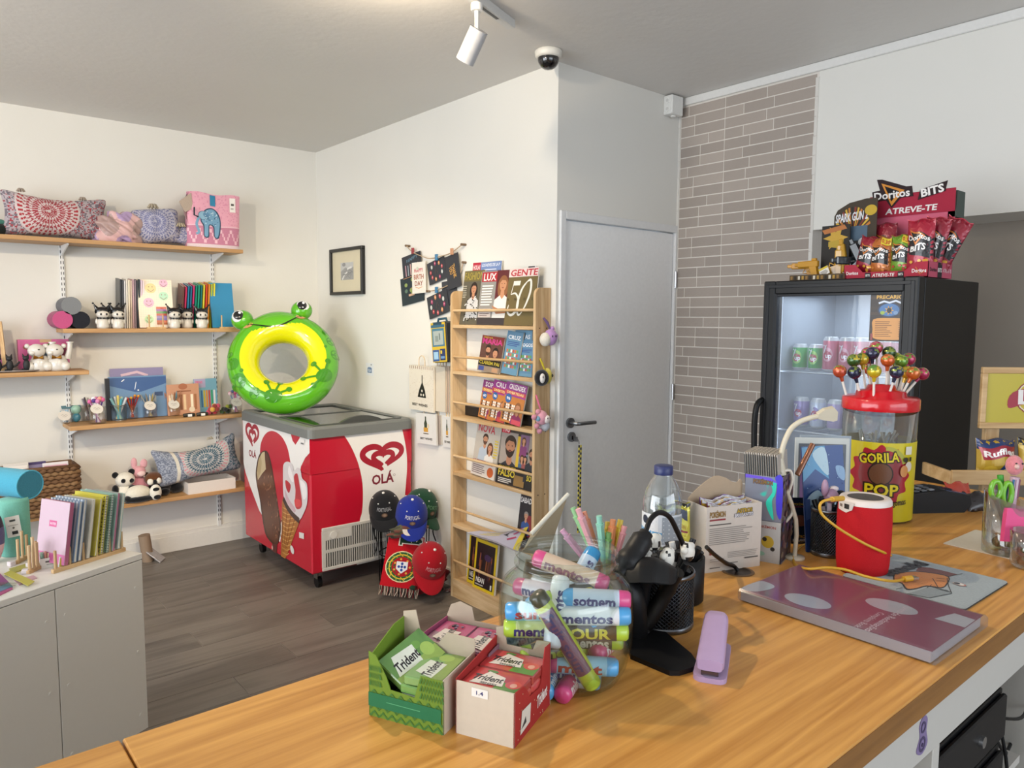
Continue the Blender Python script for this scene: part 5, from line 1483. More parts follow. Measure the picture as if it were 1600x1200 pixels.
g=G().box((-Wc_/2,-0.085,-Hc_/2),(Wc_/2,-0.002,Hc_/2),'#1b1c20',0.010);g.build('bag_body',SATIN(),t)
g=G().box((-Wc_/2+0.004,-0.0885,-Hc_/2+0.004),(Wc_/2-0.004,-0.084,Hc_/2-0.004),'#c2a52c',0.001)
q=P(g,(-Wc_/2,-0.0886,-Hc_/2),(1,0,0),(0,0,1),Wc_,Hc_)
q.rect(0.10,0.40,0.90,0.84,'#3f6f86').rect(0.18,0.44,0.82,0.78,'#98a3a0').rect(0.30,0.52,0.5,0.66,'#7a8783').rect(0.56,0.56,0.62,0.72,'#4d5a5a')
q.rect(0.06,0.86,0.94,0.93,'#2f5a72').rect(0.22,0.93,0.78,0.99,'#1f3a4a')
q.rect(0.08,0.04,0.50,0.32,'#2b4f8a').rect(0.14,0.09,0.44,0.27,'#8fb5cf').rect(0.56,0.06,0.9,0.34,'#1f2f5a').rect(0.6,0.22,0.7,0.3,'#c9b23a').rect(0.6,0.1,0.85,0.16,'#5f86b0')
g.build('front_panel',MAG(),t)
g=G().tube([(-0.035,-0.045,Hc_/2),(-0.03,-0.045,Hc_/2+0.018),(0.03,-0.045,Hc_/2+0.018),(0.035,-0.045,Hc_/2)],0.007,'#2a4f62',n=8);g.build('handle',SATIN(),t)
def giftbag(corners,label,off,c,kind,T=0.012,n=1):
 q=[at(k[0],k[1],x=XB-off)for k in corners]
 u=((q[1]-q[0])+(q[2]-q[3]))/2;v=((q[0]-q[3])+(q[1]-q[2]))/2;u.x=0;v.x=0
 ctr=(q[0]+q[1]+q[2]+q[3])/4;W,H=u.length,v.length
 u.normalize();v=(v-u*v.dot(u)).normalized()
 t=thing('gift_bag',label,'gift bag')
 t.matrix_world=mtx(ctr,u,v)
 g=G().box((-W/2,-H/2,-T),(W/2,H/2,0),c)
 p_=P(g,(-W/2,-H/2,0.0001),(1,0,0),(0,1,0),W,H)
 rn=random.Random(W)
 if kind=='tree':
  for k in range(130):p_.ell(rn.random(),rn.random(),0.007,0.007,'#b8a58f',n=5);p_.h-=p_.st
  for k in range(12):p_.rect(0.02+k/12,0.93,0.04+k/12,0.995,'#8f6a5a');p_.h-=p_.st
  p_.h+=0.0004
  p_.poly([(0.55,0.66),(0.66,0.46),(0.70,0.30),(0.36,0.30),(0.42,0.46)],'#1c1c1c').ell(0.54,0.42,0.07,0.06,'#1c1c1c').rect(0.53,0.62,0.56,0.80,'#1c1c1c')
  for x,y in((0.5,0.36),(0.6,0.36),(0.54,0.45)):p_.ell(x,y,0.03,0.03,'#d8d0c2',n=8)
  p_.text('BEST WISHES',0.45,0.13,0.055,'#3a3632',0.62)
 elif kind=='bottle':
  p_.poly([(0.42,0.52),(0.55,0.52),(0.56,0.68),(0.52,0.78),(0.52,0.9),(0.46,0.9),(0.46,0.78),(0.41,0.68)],'#3a4432').rect(0.38,0.40,0.60,0.54,'#c8963a').rect(0.36,0.33,0.62,0.36,'#5a4a30').ell(0.62,0.6,0.04,0.06,'#d8c49a')
  p_.text('BEST WISHES',0.5,0.18,0.065,'#3a3632',0.6)
 elif kind=='stripe':
  for k in range(16):p_.stroke([(k/16,0),(k/16+0.06,1)],0.028,'#2b2926' if k%2 else '#b98f7a');p_.h-=p_.st
 g.build('bag_front',PAPER(),t)
 for s in(0.3,):
  G().tube([(-W*0.12,H/2-0.005,-T/2),(-W*0.11,H/2+0.045,-T/2),(0,H/2+0.062,-T/2),(W*0.11,H/2+0.045,-T/2),(W*0.12,H/2-0.005,-T/2)],0.003,'#cdb89a',n=6,sub=3).build('bag_handle',CORD,t)
 return t
giftbag([(678,571),(697,575),(694,643),(670,641)],'cream dotted gift bag, second one behind the tree print bag',0.022,'#cdc4b4','stripe2')
giftbag([(686,570),(702,573),(703,644),(684,643)],'black and pink striped gift bag nearest the magazine rack, upper row',0.010,'#cbbfae','stripe')
giftbag([(645,572),(681,575),(674,644),(634,636)],'cream gift bag with black tree print reading best wishes, upper row',0.038,'#d9d2c4','tree')
giftbag([(678,648),(690,650),(688,694),(679,694)],'black and white striped gift bag side in the lower row',0.010,'#cfcac2','stripe')
giftbag([(652,645),(683,648),(680,696),(649,691)],'white gift bag with a champagne bottle print in the lower row',0.030,'#d6d5d2','bottle')
giftbag([(692,650),(706,652),(706,700),(691,698)],'white gift bag with bottle print half hidden behind the magazine rack',0.012,'#d2d2d0','bottle')
#pine magazine rack against the wall
PINEX=wood('pine_board','#cdb088','#b08d60','Z',1.0,0.55,ring=16,stretch=0.08)
PINEY=wood('pine_shelf','#cdb088','#b08d60','Y',1.0,0.55,ring=16,stretch=0.08)
RX=2.392
ry1=at(704,700,x=RX).y;ry0=at(836,640,x=RX).y
rz1=1.728
rk=thing('magazine_rack','tall pine magazine rack with dowel rails against the white wall','rack',(RX,ry0,0))
RW=ry1-ry0;RD_=XB-0.004-RX
def side(y0,y1):
 pts=rrect(0,0,RD_,rz1,0.002);
 out=[(0,0),(RD_,0),(RD_,rz1)]+[(0.035-0.035*math.sin(PI/2*k/6),rz1-0.035+0.035*math.cos(PI/2*k/6))for k in range(7)]
 return G().prism(out,y0,y1,'#fff',Matrix(((1,0,0,0),(0,0,1,0),(0,1,0,0),(0,0,0,1))))
side(0,0.019).build('side_board',PINEX,rk)
side(RW-0.019,RW).build('side_board',PINEX,rk)
SHL=[]
for i,(pl,prr)in enumerate((((705.5,507),(833.7,510)),((705.5,579),(832.5,591.6)),((706,650),(830,672)),((706,736),(833,772)),((708,820),(816,856)))):
 z=(at(*pl,x=RX).z+at(*prr,x=RX).z)/2
 SHL.append(z)
 G().box((0.001,0.019,z-0.018),(RD_-0.004,RW-0.019,z),'#fff',0.001).build('shelf_board',PINEY,rk)
zb=0.105
G().box((0.001,0.019,0.0),(0.019,RW-0.019,zb),'#fff',0.001).build('plinth_board',PINEY,rk)
G().box((0.019,0.019,zb-0.022),(RD_-0.004,RW-0.019,zb-0.004),'#fff',0.001).build('shelf_board',PINEY,rk)
SHL.append(zb-0.004)
for i,(pl,prr)in enumerate((((705.5,483.5),(833.7,486.6)),((705.5,556.7),(833.7,567)),((706,628),(833,648)),((706,712),(833,743)),((708,795),(824,834)),((709,876),(789,913)))):
 z=(at(*pl,x=RX).z+at(*prr,x=RX).z)/2
 G().cyl((0.010,0.018,z),(0.010,RW-0.018,z),0.0075,'#fff',n=10).build('dowel_rail',PINEY,rk)
for z in[k-0.01 for k in SHL[:5]]:
 for x in(0.025,0.07):
  G().cyl((x,-0.0004,z),(x,0.002,z),0.0035,'#4a4540',n=8).build('screw',METAL(),rk)
def mag(pl,pr_,ptop,shelf_i,depth,c,label,art,rx=-9,T=0.006,lean=0.0,name='magazine',H=None,cat='magazine',pad=0.0):
 """a magazine standing on shelf number shelf_i; pl, pr_ = pixel columns of its two lower corners, ptop = row of its top at the middle"""
 z=SHL[shelf_i]+0.001
 x=RX+depth
 a=at(pl,600,x=x).y;b=at(pr_,600,x=x).y
 W=a-b
 yc=(a+b)/2
 H=H or hz(ptop,(x+0.02,yc))-z
 g=G().box((-W/2,-T,0),(W/2,0,H),'#d9d5cc')
 g.box((-W/2,-T-0.0006,0),(W/2,-T,H),c)
 if art:art(P(g,(-W/2,-T-0.0008,0),(1,0,0),(0,0,1),W,H))
 o=g.build(name,MAG(),None)
 o.matrix_world=Matrix.Translation((x,yc,z))@Matrix.Rotation(-PI/2,4,'Z')@Matrix.Rotation(R(lean),4,'Y')@Matrix.Rotation(R(rx),4,'X')@Matrix.Translation((0,0,abs(math.sin(R(lean)))*W/2))
 tag(o,label,cat)
 return o
SKIN,HAIR='#b98566','#4a3326'
def person(p_,x,y,s,hair,top,skin=SKIN,beard=None,long=True):
 """a small printed portrait: head at (x, y), s = head width in fractions of W"""
 k=p_.W/p_.H
 if long:p_.ell(x,y-0.25*s*k,s*0.72,s*1.05,hair)
 else:p_.ell(x,y+0.22*s*k,s*0.56,s*0.52,hair)
 p_.poly([(x-1.15*s,max(0.0,y-3.4*s*k)),(x-1.0*s,y-1.35*s*k),(x-0.3*s,y-0.95*s*k),(x+0.3*s,y-0.95*s*k),(x+1.0*s,y-1.35*s*k),(x+1.15*s,max(0.0,y-3.4*s*k))],top)
 p_.poly([(x-0.22*s,y-0.5*s*k),(x+0.22*s,y-0.5*s*k),(x+0.28*s,y-1.02*s*k),(x,y-1.3*s*k),(x-0.28*s,y-1.02*s*k)],skin)
 p_.ell(x,y,s*0.46,s*0.60,skin)
 if beard:p_.poly(spline2([(x-0.46*s,y-0.1*s*k),(x-0.25*s,y-0.28*s*k),(x,y-0.2*s*k),(x+0.25*s,y-0.28*s*k),(x+0.46*s,y-0.1*s*k),(x+0.34*s,y-0.52*s*k),(x,y-0.74*s*k),(x-0.34*s,y-0.52*s*k)],3,True),beard)
 p_.poly([(x-0.48*s,y+0.1*s*k),(x-0.40*s,y+0.5*s*k),(x,y+0.66*s*k),(x+0.40*s,y+0.5*s*k),(x+0.48*s,y+0.1*s*k),(x+0.3*s,y+0.34*s*k),(x-0.2*s,y+0.38*s*k)],hair)
 for q in(-1,1):p_.ell(x+q*0.18*s,y+0.06*s*k,s*0.06,s*0.035,'#2a1c16',n=8)
 p_.stroke([(x-0.13*s,y-0.27*s*k),(x,y-0.31*s*k),(x+0.13*s,y-0.27*s*k)],s*0.07,'#8a4a42')
def rows(p_,x0,x1,y0,y1,n,c,seed=1):p_.lines(x0,x1,y0,y1,n,c,0.5,seed)
def a_hola(p_):
 p_.rect(0,0.86,1,1,'#6f86b5').rect(0,0.86,0.29,1,'#b0283c').text('HOLA!',0.145,0.925,0.07,'#e9dcdc',0.24).text('LOS REYES DE LA P',0.64,0.95,0.045,'#dfe4ee',0.62);rows(p_,0.42,0.95,0.87,0.90,1,'#cfd6e4')
mag(734,778,409,0,0.062,'#55608a','blue headed magazine reading HOLA standing behind the others on the top rack shelf',a_hola,rx=-5)
def a_fashion(p_):
 p_.rect(0,0,1,1,'#5a5648').rect(0,0.80,1,1,'#6a6038').text('FASHION',0.5,0.90,0.14,'#a8983f',0.92,bold=0);person(p_,0.55,0.66,0.26,'#2a201a','#c9c9c9')
 for k in range(70):p_.ell(0.2+0.62*hsh(k,1),0.02+0.5*hsh(k,7),0.030,0.022,'#1b1b1d' if k%2 else '#d6d6d4',n=5);p_.h-=p_.st*0.5
 rows(p_,0.04,0.24,0.5,0.74,6,'#a9a493')
mag(719,750,422,0,0.034,'#5a5648','fashion magazine with a dark haired woman, leftmost on the top rack shelf',a_fashion,rx=-8)
def a_lux(p_):
 p_.rect(0,0,1,1,'#8c8a86').rect(0.52,0.15,1,1,'#5a1f22').rect(0.02,0.80,0.53,0.98,'#a81f2c').text('LUX',0.29,0.89,0.13,'#ece6e2',0.42)
 person(p_,0.76,0.74,0.24,'#8a5a36','#dcdad6','#c08a66');rows(p_,0.06,0.46,0.36,0.76,8,'#e6e2dc');p_.rect(0.02,0.14,0.44,0.30,'#c9bdb8');rows(p_,0.06,0.4,0.16,0.28,3,'#8a5a5a')
 p_.rect(0,0,1,0.13,'#3a3436')
 p_.poly([(0.45,0.36),(0.62,0.20),(0.98,0.22),(0.98,0.30),(0.66,0.30)],'#b07a58')
mag(746,792,422,0,0.024,'#8c8a86','magazine reading LUX with a blonde woman in white, second on the top rack shelf',a_lux,rx=-8)
def a_gente(p_):
 p_.rect(0,0,1,1,'#6a5c36').rect(0,0.85,1,1,'#d9c9c6').text('GENTE',0.52,0.925,0.11,'#b01f30',0.92,0,0.1)
 s_='#dedcd4'
 p_.stroke([(0.22,0.78),(0.14,0.54)],0.02,s_).poly([(0.20,0.78),(0.44,0.78),(0.42,0.70),(0.19,0.70)],s_)
 p_.stroke(spline2([(0.14,0.54),(0.30,0.56),(0.42,0.44),(0.38,0.26),(0.22,0.18),(0.08,0.24),(0.10,0.36)],6),0.05,s_,lambda k:0.4+0.9*math.sin(PI*k))
 p_.stroke(spline2([(0.66,0.76),(0.50,0.62),(0.40,0.36),(0.48,0.18),(0.66,0.32),(0.80,0.58),(0.78,0.78),(0.66,0.76)],7),0.055,s_,lambda k:0.5+0.7*abs(math.sin(2*PI*k)))
 for x,l in((0.03,'A'),(0.28,'N'),(0.60,'O'),(0.86,'S')):p_.text(l,x+0.03,0.46,0.045,'#22201a',bold=0.6)
mag(788,833,418,0,0.022,'#6a5c36','olive magazine reading GENTE with a large white 50 on the top rack shelf',a_gente,rx=-8)
mag(822,835,416,0,0.064,'#2d2d33','black covered magazine at the back right of the top rack shelf',lambda p_:p_.rect(0.8,0,1,1,'#c9c9cc').text('M',0.4,0.9,0.1,'#9a1f30',0.3),rx=-3)
def a_maria(p_):
 p_.rect(0,0,1,1,'#5a3a32').rect(0,0.80,1,1,'#7a2f2a').text('MARIA',0.5,0.85,0.15,'#c23a86',0.9);p_.text('NOVA',0.3,0.95,0.05,'#c9a23a',0.4)
 person(p_,0.36,0.60,0.22,'#2a1f1a','#6a4a40',beard='#3a2a20',long=False);person(p_,0.70,0.54,0.22,'#1f1715','#3f2f2c',long=False)
 p_.rect(0,0.16,1,0.34,'#1d1b1a').text('CLAREM PAI',0.5,0.25,0.09,'#d9c23a',0.9);p_.rect(0,0,1,0.16,'#8a7a6a').rect(0.05,0.02,0.3,0.14,'#3a4a8a').rect(0.66,0.02,0.92,0.14,'#b08a6a')
mag(747,781,527,1,0.030,'#5a3a32','gossip magazine with two men on the cover, left on the second rack shelf',a_maria,rx=-8,lean=4)
def a_puz(c1,c2,t):
 def f(p_):
  p_.rect(0,0,1,1,c1)
  p_.text(t,0.5,0.86,0.09,'#e6e6ea',0.8);rows(p_,0.1,0.9,0.66,0.78,3,'#2f4a8a')
  for k in range(30):p_.rect(0.12+0.13*(k%6),0.15+0.09*(k//6),0.22+0.13*(k%6),0.22+0.09*(k//6),[c2,'#b5533f','#e0ded2','#5f9a5a'][(k*7)%4]);p_.h-=p_.st
  p_.h+=p_.st;p_.rect(0,0,1,0.09,'#5f8aa5')
 return f
mag(803,829,516,1,0.055,'#6a96b4','pale blue puzzle magazine behind the others at the right of the second rack shelf',a_puz('#6a96b4','#8a2f5a','SOPAS'),rx=-4)
mag(810,832,531,1,0.040,'#6a90a8','blue and green puzzle magazine at the right end of the second rack shelf',a_puz('#5a86a8','#7fa03a','JOGOS'),rx=-6)
mag(784,808,519,1,0.024,'#5f8aa8','narrow blue and orange puzzle magazine leaning on the second rack shelf',a_puz('#5f8aa8','#c2723a','CRUZ'),rx=-8,lean=5)
def a_cruz(t,c1,c2,n):
 def f(p_):
  p_.rect(0,0,1,1,'#b9763a').rect(0,0.66,1,1,c1).text(t,0.55,0.90,0.12,'#efe9e4',0.78);p_.rect(0,0.70,1,0.80,c2);p_.text('DIVERTIDAS',0.5,0.75,0.06,'#efdc9a',0.8)
  p_.ell(0.22,0.60,0.15,0.15,'#2f5f9a').text(n,0.22,0.60,0.07,'#e8e8ea',0.18)
  for k in range(36):p_.rect(0.08+0.09*(k%6),0.06+0.07*(k//6),0.15+0.09*(k%6),0.115+0.07*(k//6),'#e6e2da' if k%3 else '#4a3f3a');p_.h-=p_.st
  p_.h+=p_.st;person(p_,0.74,0.42,0.22,'#8a5a36','#8a2f5a');p_.rect(0.56,0.0,1,0.12,c2)
 return f
mag(748,772,597,2,0.044,'#7a2f6a','puzzle magazine reading SOPAS, leftmost of three on the third rack shelf',a_cruz('SOPAS','#8a3a7a','#c2723a','60'),rx=-7,lean=6)
mag(763,789,597,2,0.034,'#8a2f7a','purple puzzle magazine, middle one of three on the third rack shelf',a_cruz('CRUZ','#9a3a8a','#b8433f','96'),rx=-8,lean=6)
mag(782,814,601,2,0.024,'#9a3a8a','purple puzzle magazine reading CRUZADEX, rightmost of three on the third rack shelf',a_cruz('CRUZADEX','#8f3f8a','#c24a5a','96'),rx=-9,lean=6)
g=G().box((0,0.03,SHL[2]+0.002),(0.012,RW-0.03,SHL[2]+0.055),'#17171a',0.002)
tag(g.build('card_strip',MAG(),None,(RX+0.078,ry0,0)),'black strip lying behind the puzzle magazines on the third rack shelf','strip')
def a_nova(p_):
 p_.rect(0,0,1,1,'#b5aea4').text('NOVA',0.42,0.90,0.14,'#b8283a',0.7);person(p_,0.42,0.70,0.20,'#3a2a22','#a9b5c2',beard='#5a4030',long=False);person(p_,0.66,0.56,0.18,'#5a3a26','#d6d2cc')
 p_.rect(0,0,1,0.30,'#c9c2ba').text('AS DESPEDIDAS',0.45,0.27,0.055,'#a01f36',0.85);rows(p_,0.05,0.6,0.04,0.22,5,'#7a6a6a');p_.ell(0.8,0.12,0.13,0.13,'#b85a2a');rows(p_,0.82,0.98,0.4,0.75,7,'#c9b23a')
mag(737,774,663,3,0.030,'#b5aea4','pale gossip magazine with a couple, leftmost on the fourth rack shelf',a_nova,rx=-8,lean=3)
mag(757,781,664,3,0.045,'#3a3832','dark magazine with yellow corner behind the couple cover on the fourth rack shelf',lambda p_:p_.rect(0.5,0.3,1,0.98,'#2c2a28').rect(0,0.92,1,1,'#b59a2f'),rx=-6,lean=4)
def a_tvg(p_):
 p_.rect(0,0,1,1,'#3a322c').rect(0,0.30,0.60,0.90,'#9a9088');person(p_,0.36,0.66,0.36,'#2e2018','#262a33','#a8765a','#2a1c14',False)
 p_.rect(0,0.88,0.30,1,'#b81f36').text('TVG',0.15,0.94,0.08,'#efe6e4',0.24)
 p_.rect(0.60,0.30,0.70,0.86,'#c9a82f').rect(0.70,0.62,1,0.90,'#7a5a7a').rect(0.70,0.33,1,0.58,'#6a7a8a');person(p_,0.82,0.80,0.11,'#5a3a2a','#7a3a6a');person(p_,0.82,0.50,0.11,'#4a2f22','#3f5f7a');person(p_,0.93,0.50,0.10,'#2a1f1a','#8a4a4a')
 p_.rect(0,0,1,0.34,'#1f1d1c').text('CASAMENTO',0.35,0.29,0.05,'#d9bf3a',0.62).text('FALSO',0.34,0.20,0.11,'#dcc438',0.60);rows(p_,0.06,0.56,0.03,0.12,3,'#cfcac2');p_.rect(0.62,0.02,0.98,0.20,'#8a6a3a')
mag(778,822,668,3,0.026,'#3a322c','television magazine with a bearded man and the word FALSO, third on the fourth rack shelf',a_tvg,rx=-8)
mag(822,833,682,3,0.022,'#3a322c','second television magazine with a bearded man, cut by the right rack board',lambda p_:p_.rect(0,0.30,1,1,'#8f857c')and person(p_,0.55,0.66,0.8,'#2e2018','#262a33','#a8765a','#2a1c14',False)or p_.rect(0,0,1,0.33,'#1f1d1c').text('SO',0.5,0.22,0.10,'#dcc438',0.7),rx=-8)
def a_sab(p_):
 p_.rect(0,0,1,1,'#26242a').text('SABADO',0.5,0.86,0.10,'#e6e2e0',0.95);p_.rect(0.5,0.2,1,0.6,'#7a2a2e');person(p_,0.5,0.58,0.26,'#8a8580','#2f4f8a','#b98a70',None,False);p_.text('NOVA',0.4,0.2,0.08,'#d9c23a',0.5);rows(p_,0.08,0.7,0.04,0.14,3,'#d9d5d0')
mag(809,832,771,4,0.030,'#26242a','black news magazine with a suited man at the right of the fifth shelf',a_sab,rx=-8)
ya=at(733,850,x=RX-0.02).y;yb=at(812,850,x=RX-0.02).y
z5=SHL[4]
g=G()
Wn=ya-yb
def news(u,v):
 y=ya-Wn*(u*(0.35+0.65*(v if v<1 else 1))+0.65*(1-v)*0.9*0+0.65*(1-v))
 x=RX+0.075-0.105*v
 z=z5+0.012+0.135*(1-v)*u+0.012*(1-v)-0.012*max(0,v-0.75)*4+0.0035*math.sin(7*u+4*v)
 return(x,y,z)
def newsc(u,v):
 if u>0.90:return '#c2ae3a'
 return '#a8a5b4'
g.grid(news,30,16,'#a8a5b4',True,newsc)
g.grid(lambda u,v:(lambda q:(q[0]-0.002,q[1],q[2]-0.007))(news(1-u,v)),30,16,'#8f8b92',True)
p_=P(g,(0,0,0),(1,0,0),(0,0,1),1,1,lift=0.0012,fn=lambda x,y,h:(lambda q:(q[0]-h*0.6,q[1],q[2]+h))(news(x,1-y)),maxlen=0.06)
for k in range(5):p_.stroke(spline2([(0.16+0.02*k,0.10+0.07*k),(0.35,0.16+0.07*k),(0.5-0.02*k,0.24+0.075*k)],4),0.022,'#c9b93a')
p_.ell(0.62,0.32,0.03,0.07,'#2a2a30').stroke([(0.6,0.4),(0.66,0.62)],0.025,'#2a2a30').stroke([(0.56,0.3),(0.70,0.24)],0.02,'#2a2a30')
for k in range(3):p_.stroke([(0.72+0.04*k,0.15+0.2*k),(0.86,0.28+0.24*k)],0.045,'#a03f5f')
for k in range(6):p_.stroke([(0.5,0.55+0.06*k),(0.72,0.58+0.06*k)],0.012,'#7a7886')
p_.ell(0.95,0.9,0.03,0.05,'#8a2f3a')
tag(g.build('folded_newspaper',PAPER(),None),'folded newspaper with yellow and pink print sliding over the edge of the fifth rack shelf','newspaper')
def a_nat(p_):
 p_.rect(0,0,1,1,'#c9ae1f').rect(0.08,0.06,0.92,0.94,'#1d171a')
 for k in range(22):p_.stroke([(0.2+0.6*hsh(k,1),0.2+0.3*hsh(k,4)),(0.2+0.6*hsh(k,1)+0.04,0.5+0.25*hsh(k,6))],0.035,['#6a3a26','#8a4f30','#3a2a3f','#4a2f22'][k%4])
 p_.ell(0.62,0.68,0.16,0.10,'#3a2a4a').text('NEAN',0.34,0.20,0.10,'#dcd8d0',0.38);rows(p_,0.12,0.6,0.09,0.14,1,'#a9a49a');p_.rect(0.82,0.08,0.88,0.18,'#d9d5cc')
mag(731,760,836,5,0.045,'#c9ae1f','yellow framed magazine behind its twin on the bottom rack shelf, left one',a_nat,rx=-5)
mag(742,776,846,5,0.028,'#c9ae1f','yellow framed magazine in front on the bottom rack shelf, right one',a_nat,rx=-6,T=0.014)
def keyring(px,py,label,z_up,build):
 p=at(px,py,y=ry0-0.035)
 t=thing('plush_keyring',label,'key ring',(p.x,ry0-0.04,p.z))
 build(t,z_up)
def k1(t,zu):
 G().sph((0,0,0),(0.034,0.034,0.040),'#b48ac0',14,9).build('purple_half',PLUSH(),t)
 G().sph((-0.030,0.004,-0.010),(0.028,0.030,0.034),'#d9d2c6',12,8).build('cream_half',PLUSH(),t)
 G().sph((0.034,0,0.006),(0.012,0.012,0.014),'#a57ab4',8,6).build('tail',PLUSH(),t)
 for s in(-0.014,0.008):G().sph((s-0.004,-0.034,0.006),(0.004,0.002,0.006),'#2a2a3a',6,5).build('eye',GLOSS(),t)
 G().sph((0.012,0,0.042),(0.012,0.010,0.012),'#b48ac0',8,6).build('ear',PLUSH(),t)
 G().tube([(0,0.004,0.038),(-0.012,0.010,0.070),(-0.016,0.032,0.092)],[0.005,0.008,0.006],'#5f4a6f',n=6).build('loop',FABRIC(),t)
keyring(859,527,'lilac and cream plush key ring, topmost of three on the rack side',0,k1)
def k2(t,zu):
 G().sph((-0.012,0,0),(0.038,0.034,0.040),'#16161a',14,9).build('dark_half',PLUSH(),t)
 G().sph((-0.030,-0.026,0),(0.014,0.012,0.024),'#dedad6',10,7).build('face_patch',PLUSH(),t)
 G().sph((0.030,0.006,0.006),(0.022,0.028,0.040),'#cdbf5a',12,8).build('yellow_half',PLUSH(),t)
 G().sph((0.040,-0.020,0.010),(0.006,0.005,0.008),'#2a2a22',6,5).build('eye',GLOSS(),t)
 G().sph((-0.036,-0.037,0.006),(0.003,0.002,0.006),'#1a1a1a',6,5).build('eye',GLOSS(),t)
 G().tube([(0.010,0.004,0.038),(0.006,0.014,0.065),(0.008,0.034,0.09)],[0.004,0.006,0.005],'#b3a32f',n=6).build('loop',FABRIC(),t)
keyring(848,590,'black and yellow plush key ring, middle of three on the rack side',0,k2)
def k3(t,zu):
 G().sph((0,0,0.008),(0.032,0.032,0.036),'#d59aa8',14,9).build('pink_head',PLUSH(),t)
 G().sph((0.012,-0.026,0.002),(0.020,0.014,0.020),'#e6dcd8',10,7).build('face',PLUSH(),t)
 for s in(0.004,0.020):G().sph((s,-0.040,0.008),(0.003,0.002,0.004),'#22222a',6,5).build('eye',GLOSS(),t)
 G().sph((0.026,0.006,-0.034),(0.028,0.026,0.028),'#c9ccd4',12,8).build('grey_body',PLUSH(),t)
 for x,z in((-0.022,0.038),(-0.048,0.014),(-0.030,-0.030),(-0.012,-0.056)):
  G().sph((x,0,z),(0.015,0.013,0.014),'#d28f9e',8,6).build('paw',PLUSH(),t)
 G().sph((-0.028,-0.006,0.006),(0.014,0.014,0.014),'#7fa6bf',8,6).build('blue_ribbon',PLUSH(),t)
 G().tube([(0,0.004,0.042),(-0.010,0.010,0.075),(-0.006,0.034,0.115)],[0.004,0.005,0.004],'#d06a8a',n=6).build('loop',FABRIC(),t)
keyring(845,655,'pink plush key ring with grey body, lowest of three on the rack side',0,k3)
#drinks cooler
KX,KY0,KY1,KZ=2.545,0.985,1.537,1.722
KD=0.535
ck=thing('drinks_cooler','black glass-door drinks cooler with lit cans beside the brick pier','cooler',(KX,KY0,0))
KW=KY1-KY0
BLK='#09090a'
x0=0.052
def pan(a,b,c=BLK):return G().box(a,b,c,0.002)
m=paint('cooler_black',0.42,var=0.04,spec=0.3)
pan((x0,0,0.05),(KD,0.025,KZ)).build('side_panel',m,ck)
pan((x0,KW-0.025,0.05),(KD,KW,KZ)).build('side_panel',m,ck)
pan((x0,0.025,KZ-0.03),(KD,KW-0.025,KZ-0.004)).build('top_panel',m,ck)
pan((x0,0.025,0.05),(KD,KW-0.025,0.34)).build('lower_body',m,ck)
pan((KD-0.02,0.025,0.34),(KD,KW-0.025,KZ-0.03)).build('back_panel',m,ck)
for y in(0.05,KW-0.05):
 for x in(0.1,KD-0.06):
  G().cyl((x,y,0),(x,y,0.05),0.018,BLK,n=12).build('foot',BLACKP(),ck)
li=G()
wl='#aab2bc'
li.box((x0+0.01,0.0255,0.345),(KD-0.021,0.03,KZ-0.032),wl).box((x0+0.01,KW-0.03,0.345),(KD-0.021,KW-0.0255,KZ-0.032),wl).box((KD-0.026,0.03,0.345),(KD-0.021,KW-0.03,KZ-0.032),wl).box((x0+0.01,0.03,0.341),(KD-0.021,KW-0.03,0.346),wl).box((x0+0.01,0.03,KZ-0.036),(KD-0.021,KW-0.03,KZ-0.031),wl)
li.build('inner_liner',paint('cooler_liner',0.35),ck)
for y in(0.034,KW-0.034):
 G().box((x0+0.012,y-0.004,0.36),(x0+0.022,y+0.004,KZ-0.05),'#eaf2ff').build('led_strip',emit('led_strip','#e6f0ff',2.2),ck)
dr_=thing('door',None,None);dr_.parent=ck
fw=0.047
g=G()
for a,b in(((0,0,0.055),(0.048,fw,KZ+0.002)),((0,KW-fw,0.055),(0.048,KW,KZ+0.002)),((0,fw,KZ-fw),(0.048,KW-fw,KZ+0.002)),((0,fw,0.055),(0.048,KW-fw,0.055+0.10))):
 g.box(a,b,'#0c0d10',0.004)
for a,b in(((0.004,fw-0.006,0.15),(0.044,fw+0.008,KZ-fw+0.006)),((0.004,KW-fw-0.008,0.15),(0.044,KW-fw+0.006,KZ-fw+0.006)),((0.005,fw+0.008,KZ-fw-0.008),(0.043,KW-fw-0.008,KZ-fw+0.004)),((-0.003,0.012,0.07),(0.002,0.024,KZ-0.012)),((-0.003,KW-0.024,0.07),(0.002,KW-0.012,KZ-0.012)),((-0.003,0.024,KZ-0.024),(0.002,KW-0.024,KZ-0.012))):
 g.box(a,b,'#14151a',0.001)
g.build('door_frame',paint('door_frame_black',0.4,spec=0.35),dr_)
G().box((0.018,fw,0.155),(0.024,KW-fw,KZ-fw),'#fff').build('door_glass',clear('cooler_glass','#eef2f6',fac=0.06,rough=0.01,milky=0.06),dr_)
pa_=at(1187,625,x=KX-0.02);pb_=at(1181,700,x=KX-0.02)
G().tube([(-0.001,KW-0.012,pa_.z),(-0.034,KW-0.010,pa_.z-0.02),(-0.040,KW-0.006,pa_.z-0.10),(-0.034,KW-0.010,pa_.z-0.24),(-0.001,KW-0.012,pa_.z-0.26)],0.011,BLK,n=8,sub=4).build('door_handle',BLACKP(),dr_)
pl_=at(1358,455,x=KX);pq=at(1415,530,x=KX)
Wl,Hl=pl_.y-pq.y,pl_.z-pq.z
g=G().box((-Wl/2,-0.0012,0),(Wl/2,0,Hl),'#2c2018')
q=P(g,(-Wl/2,-0.0013,0),(1,0,0),(0,0,1),Wl,Hl)
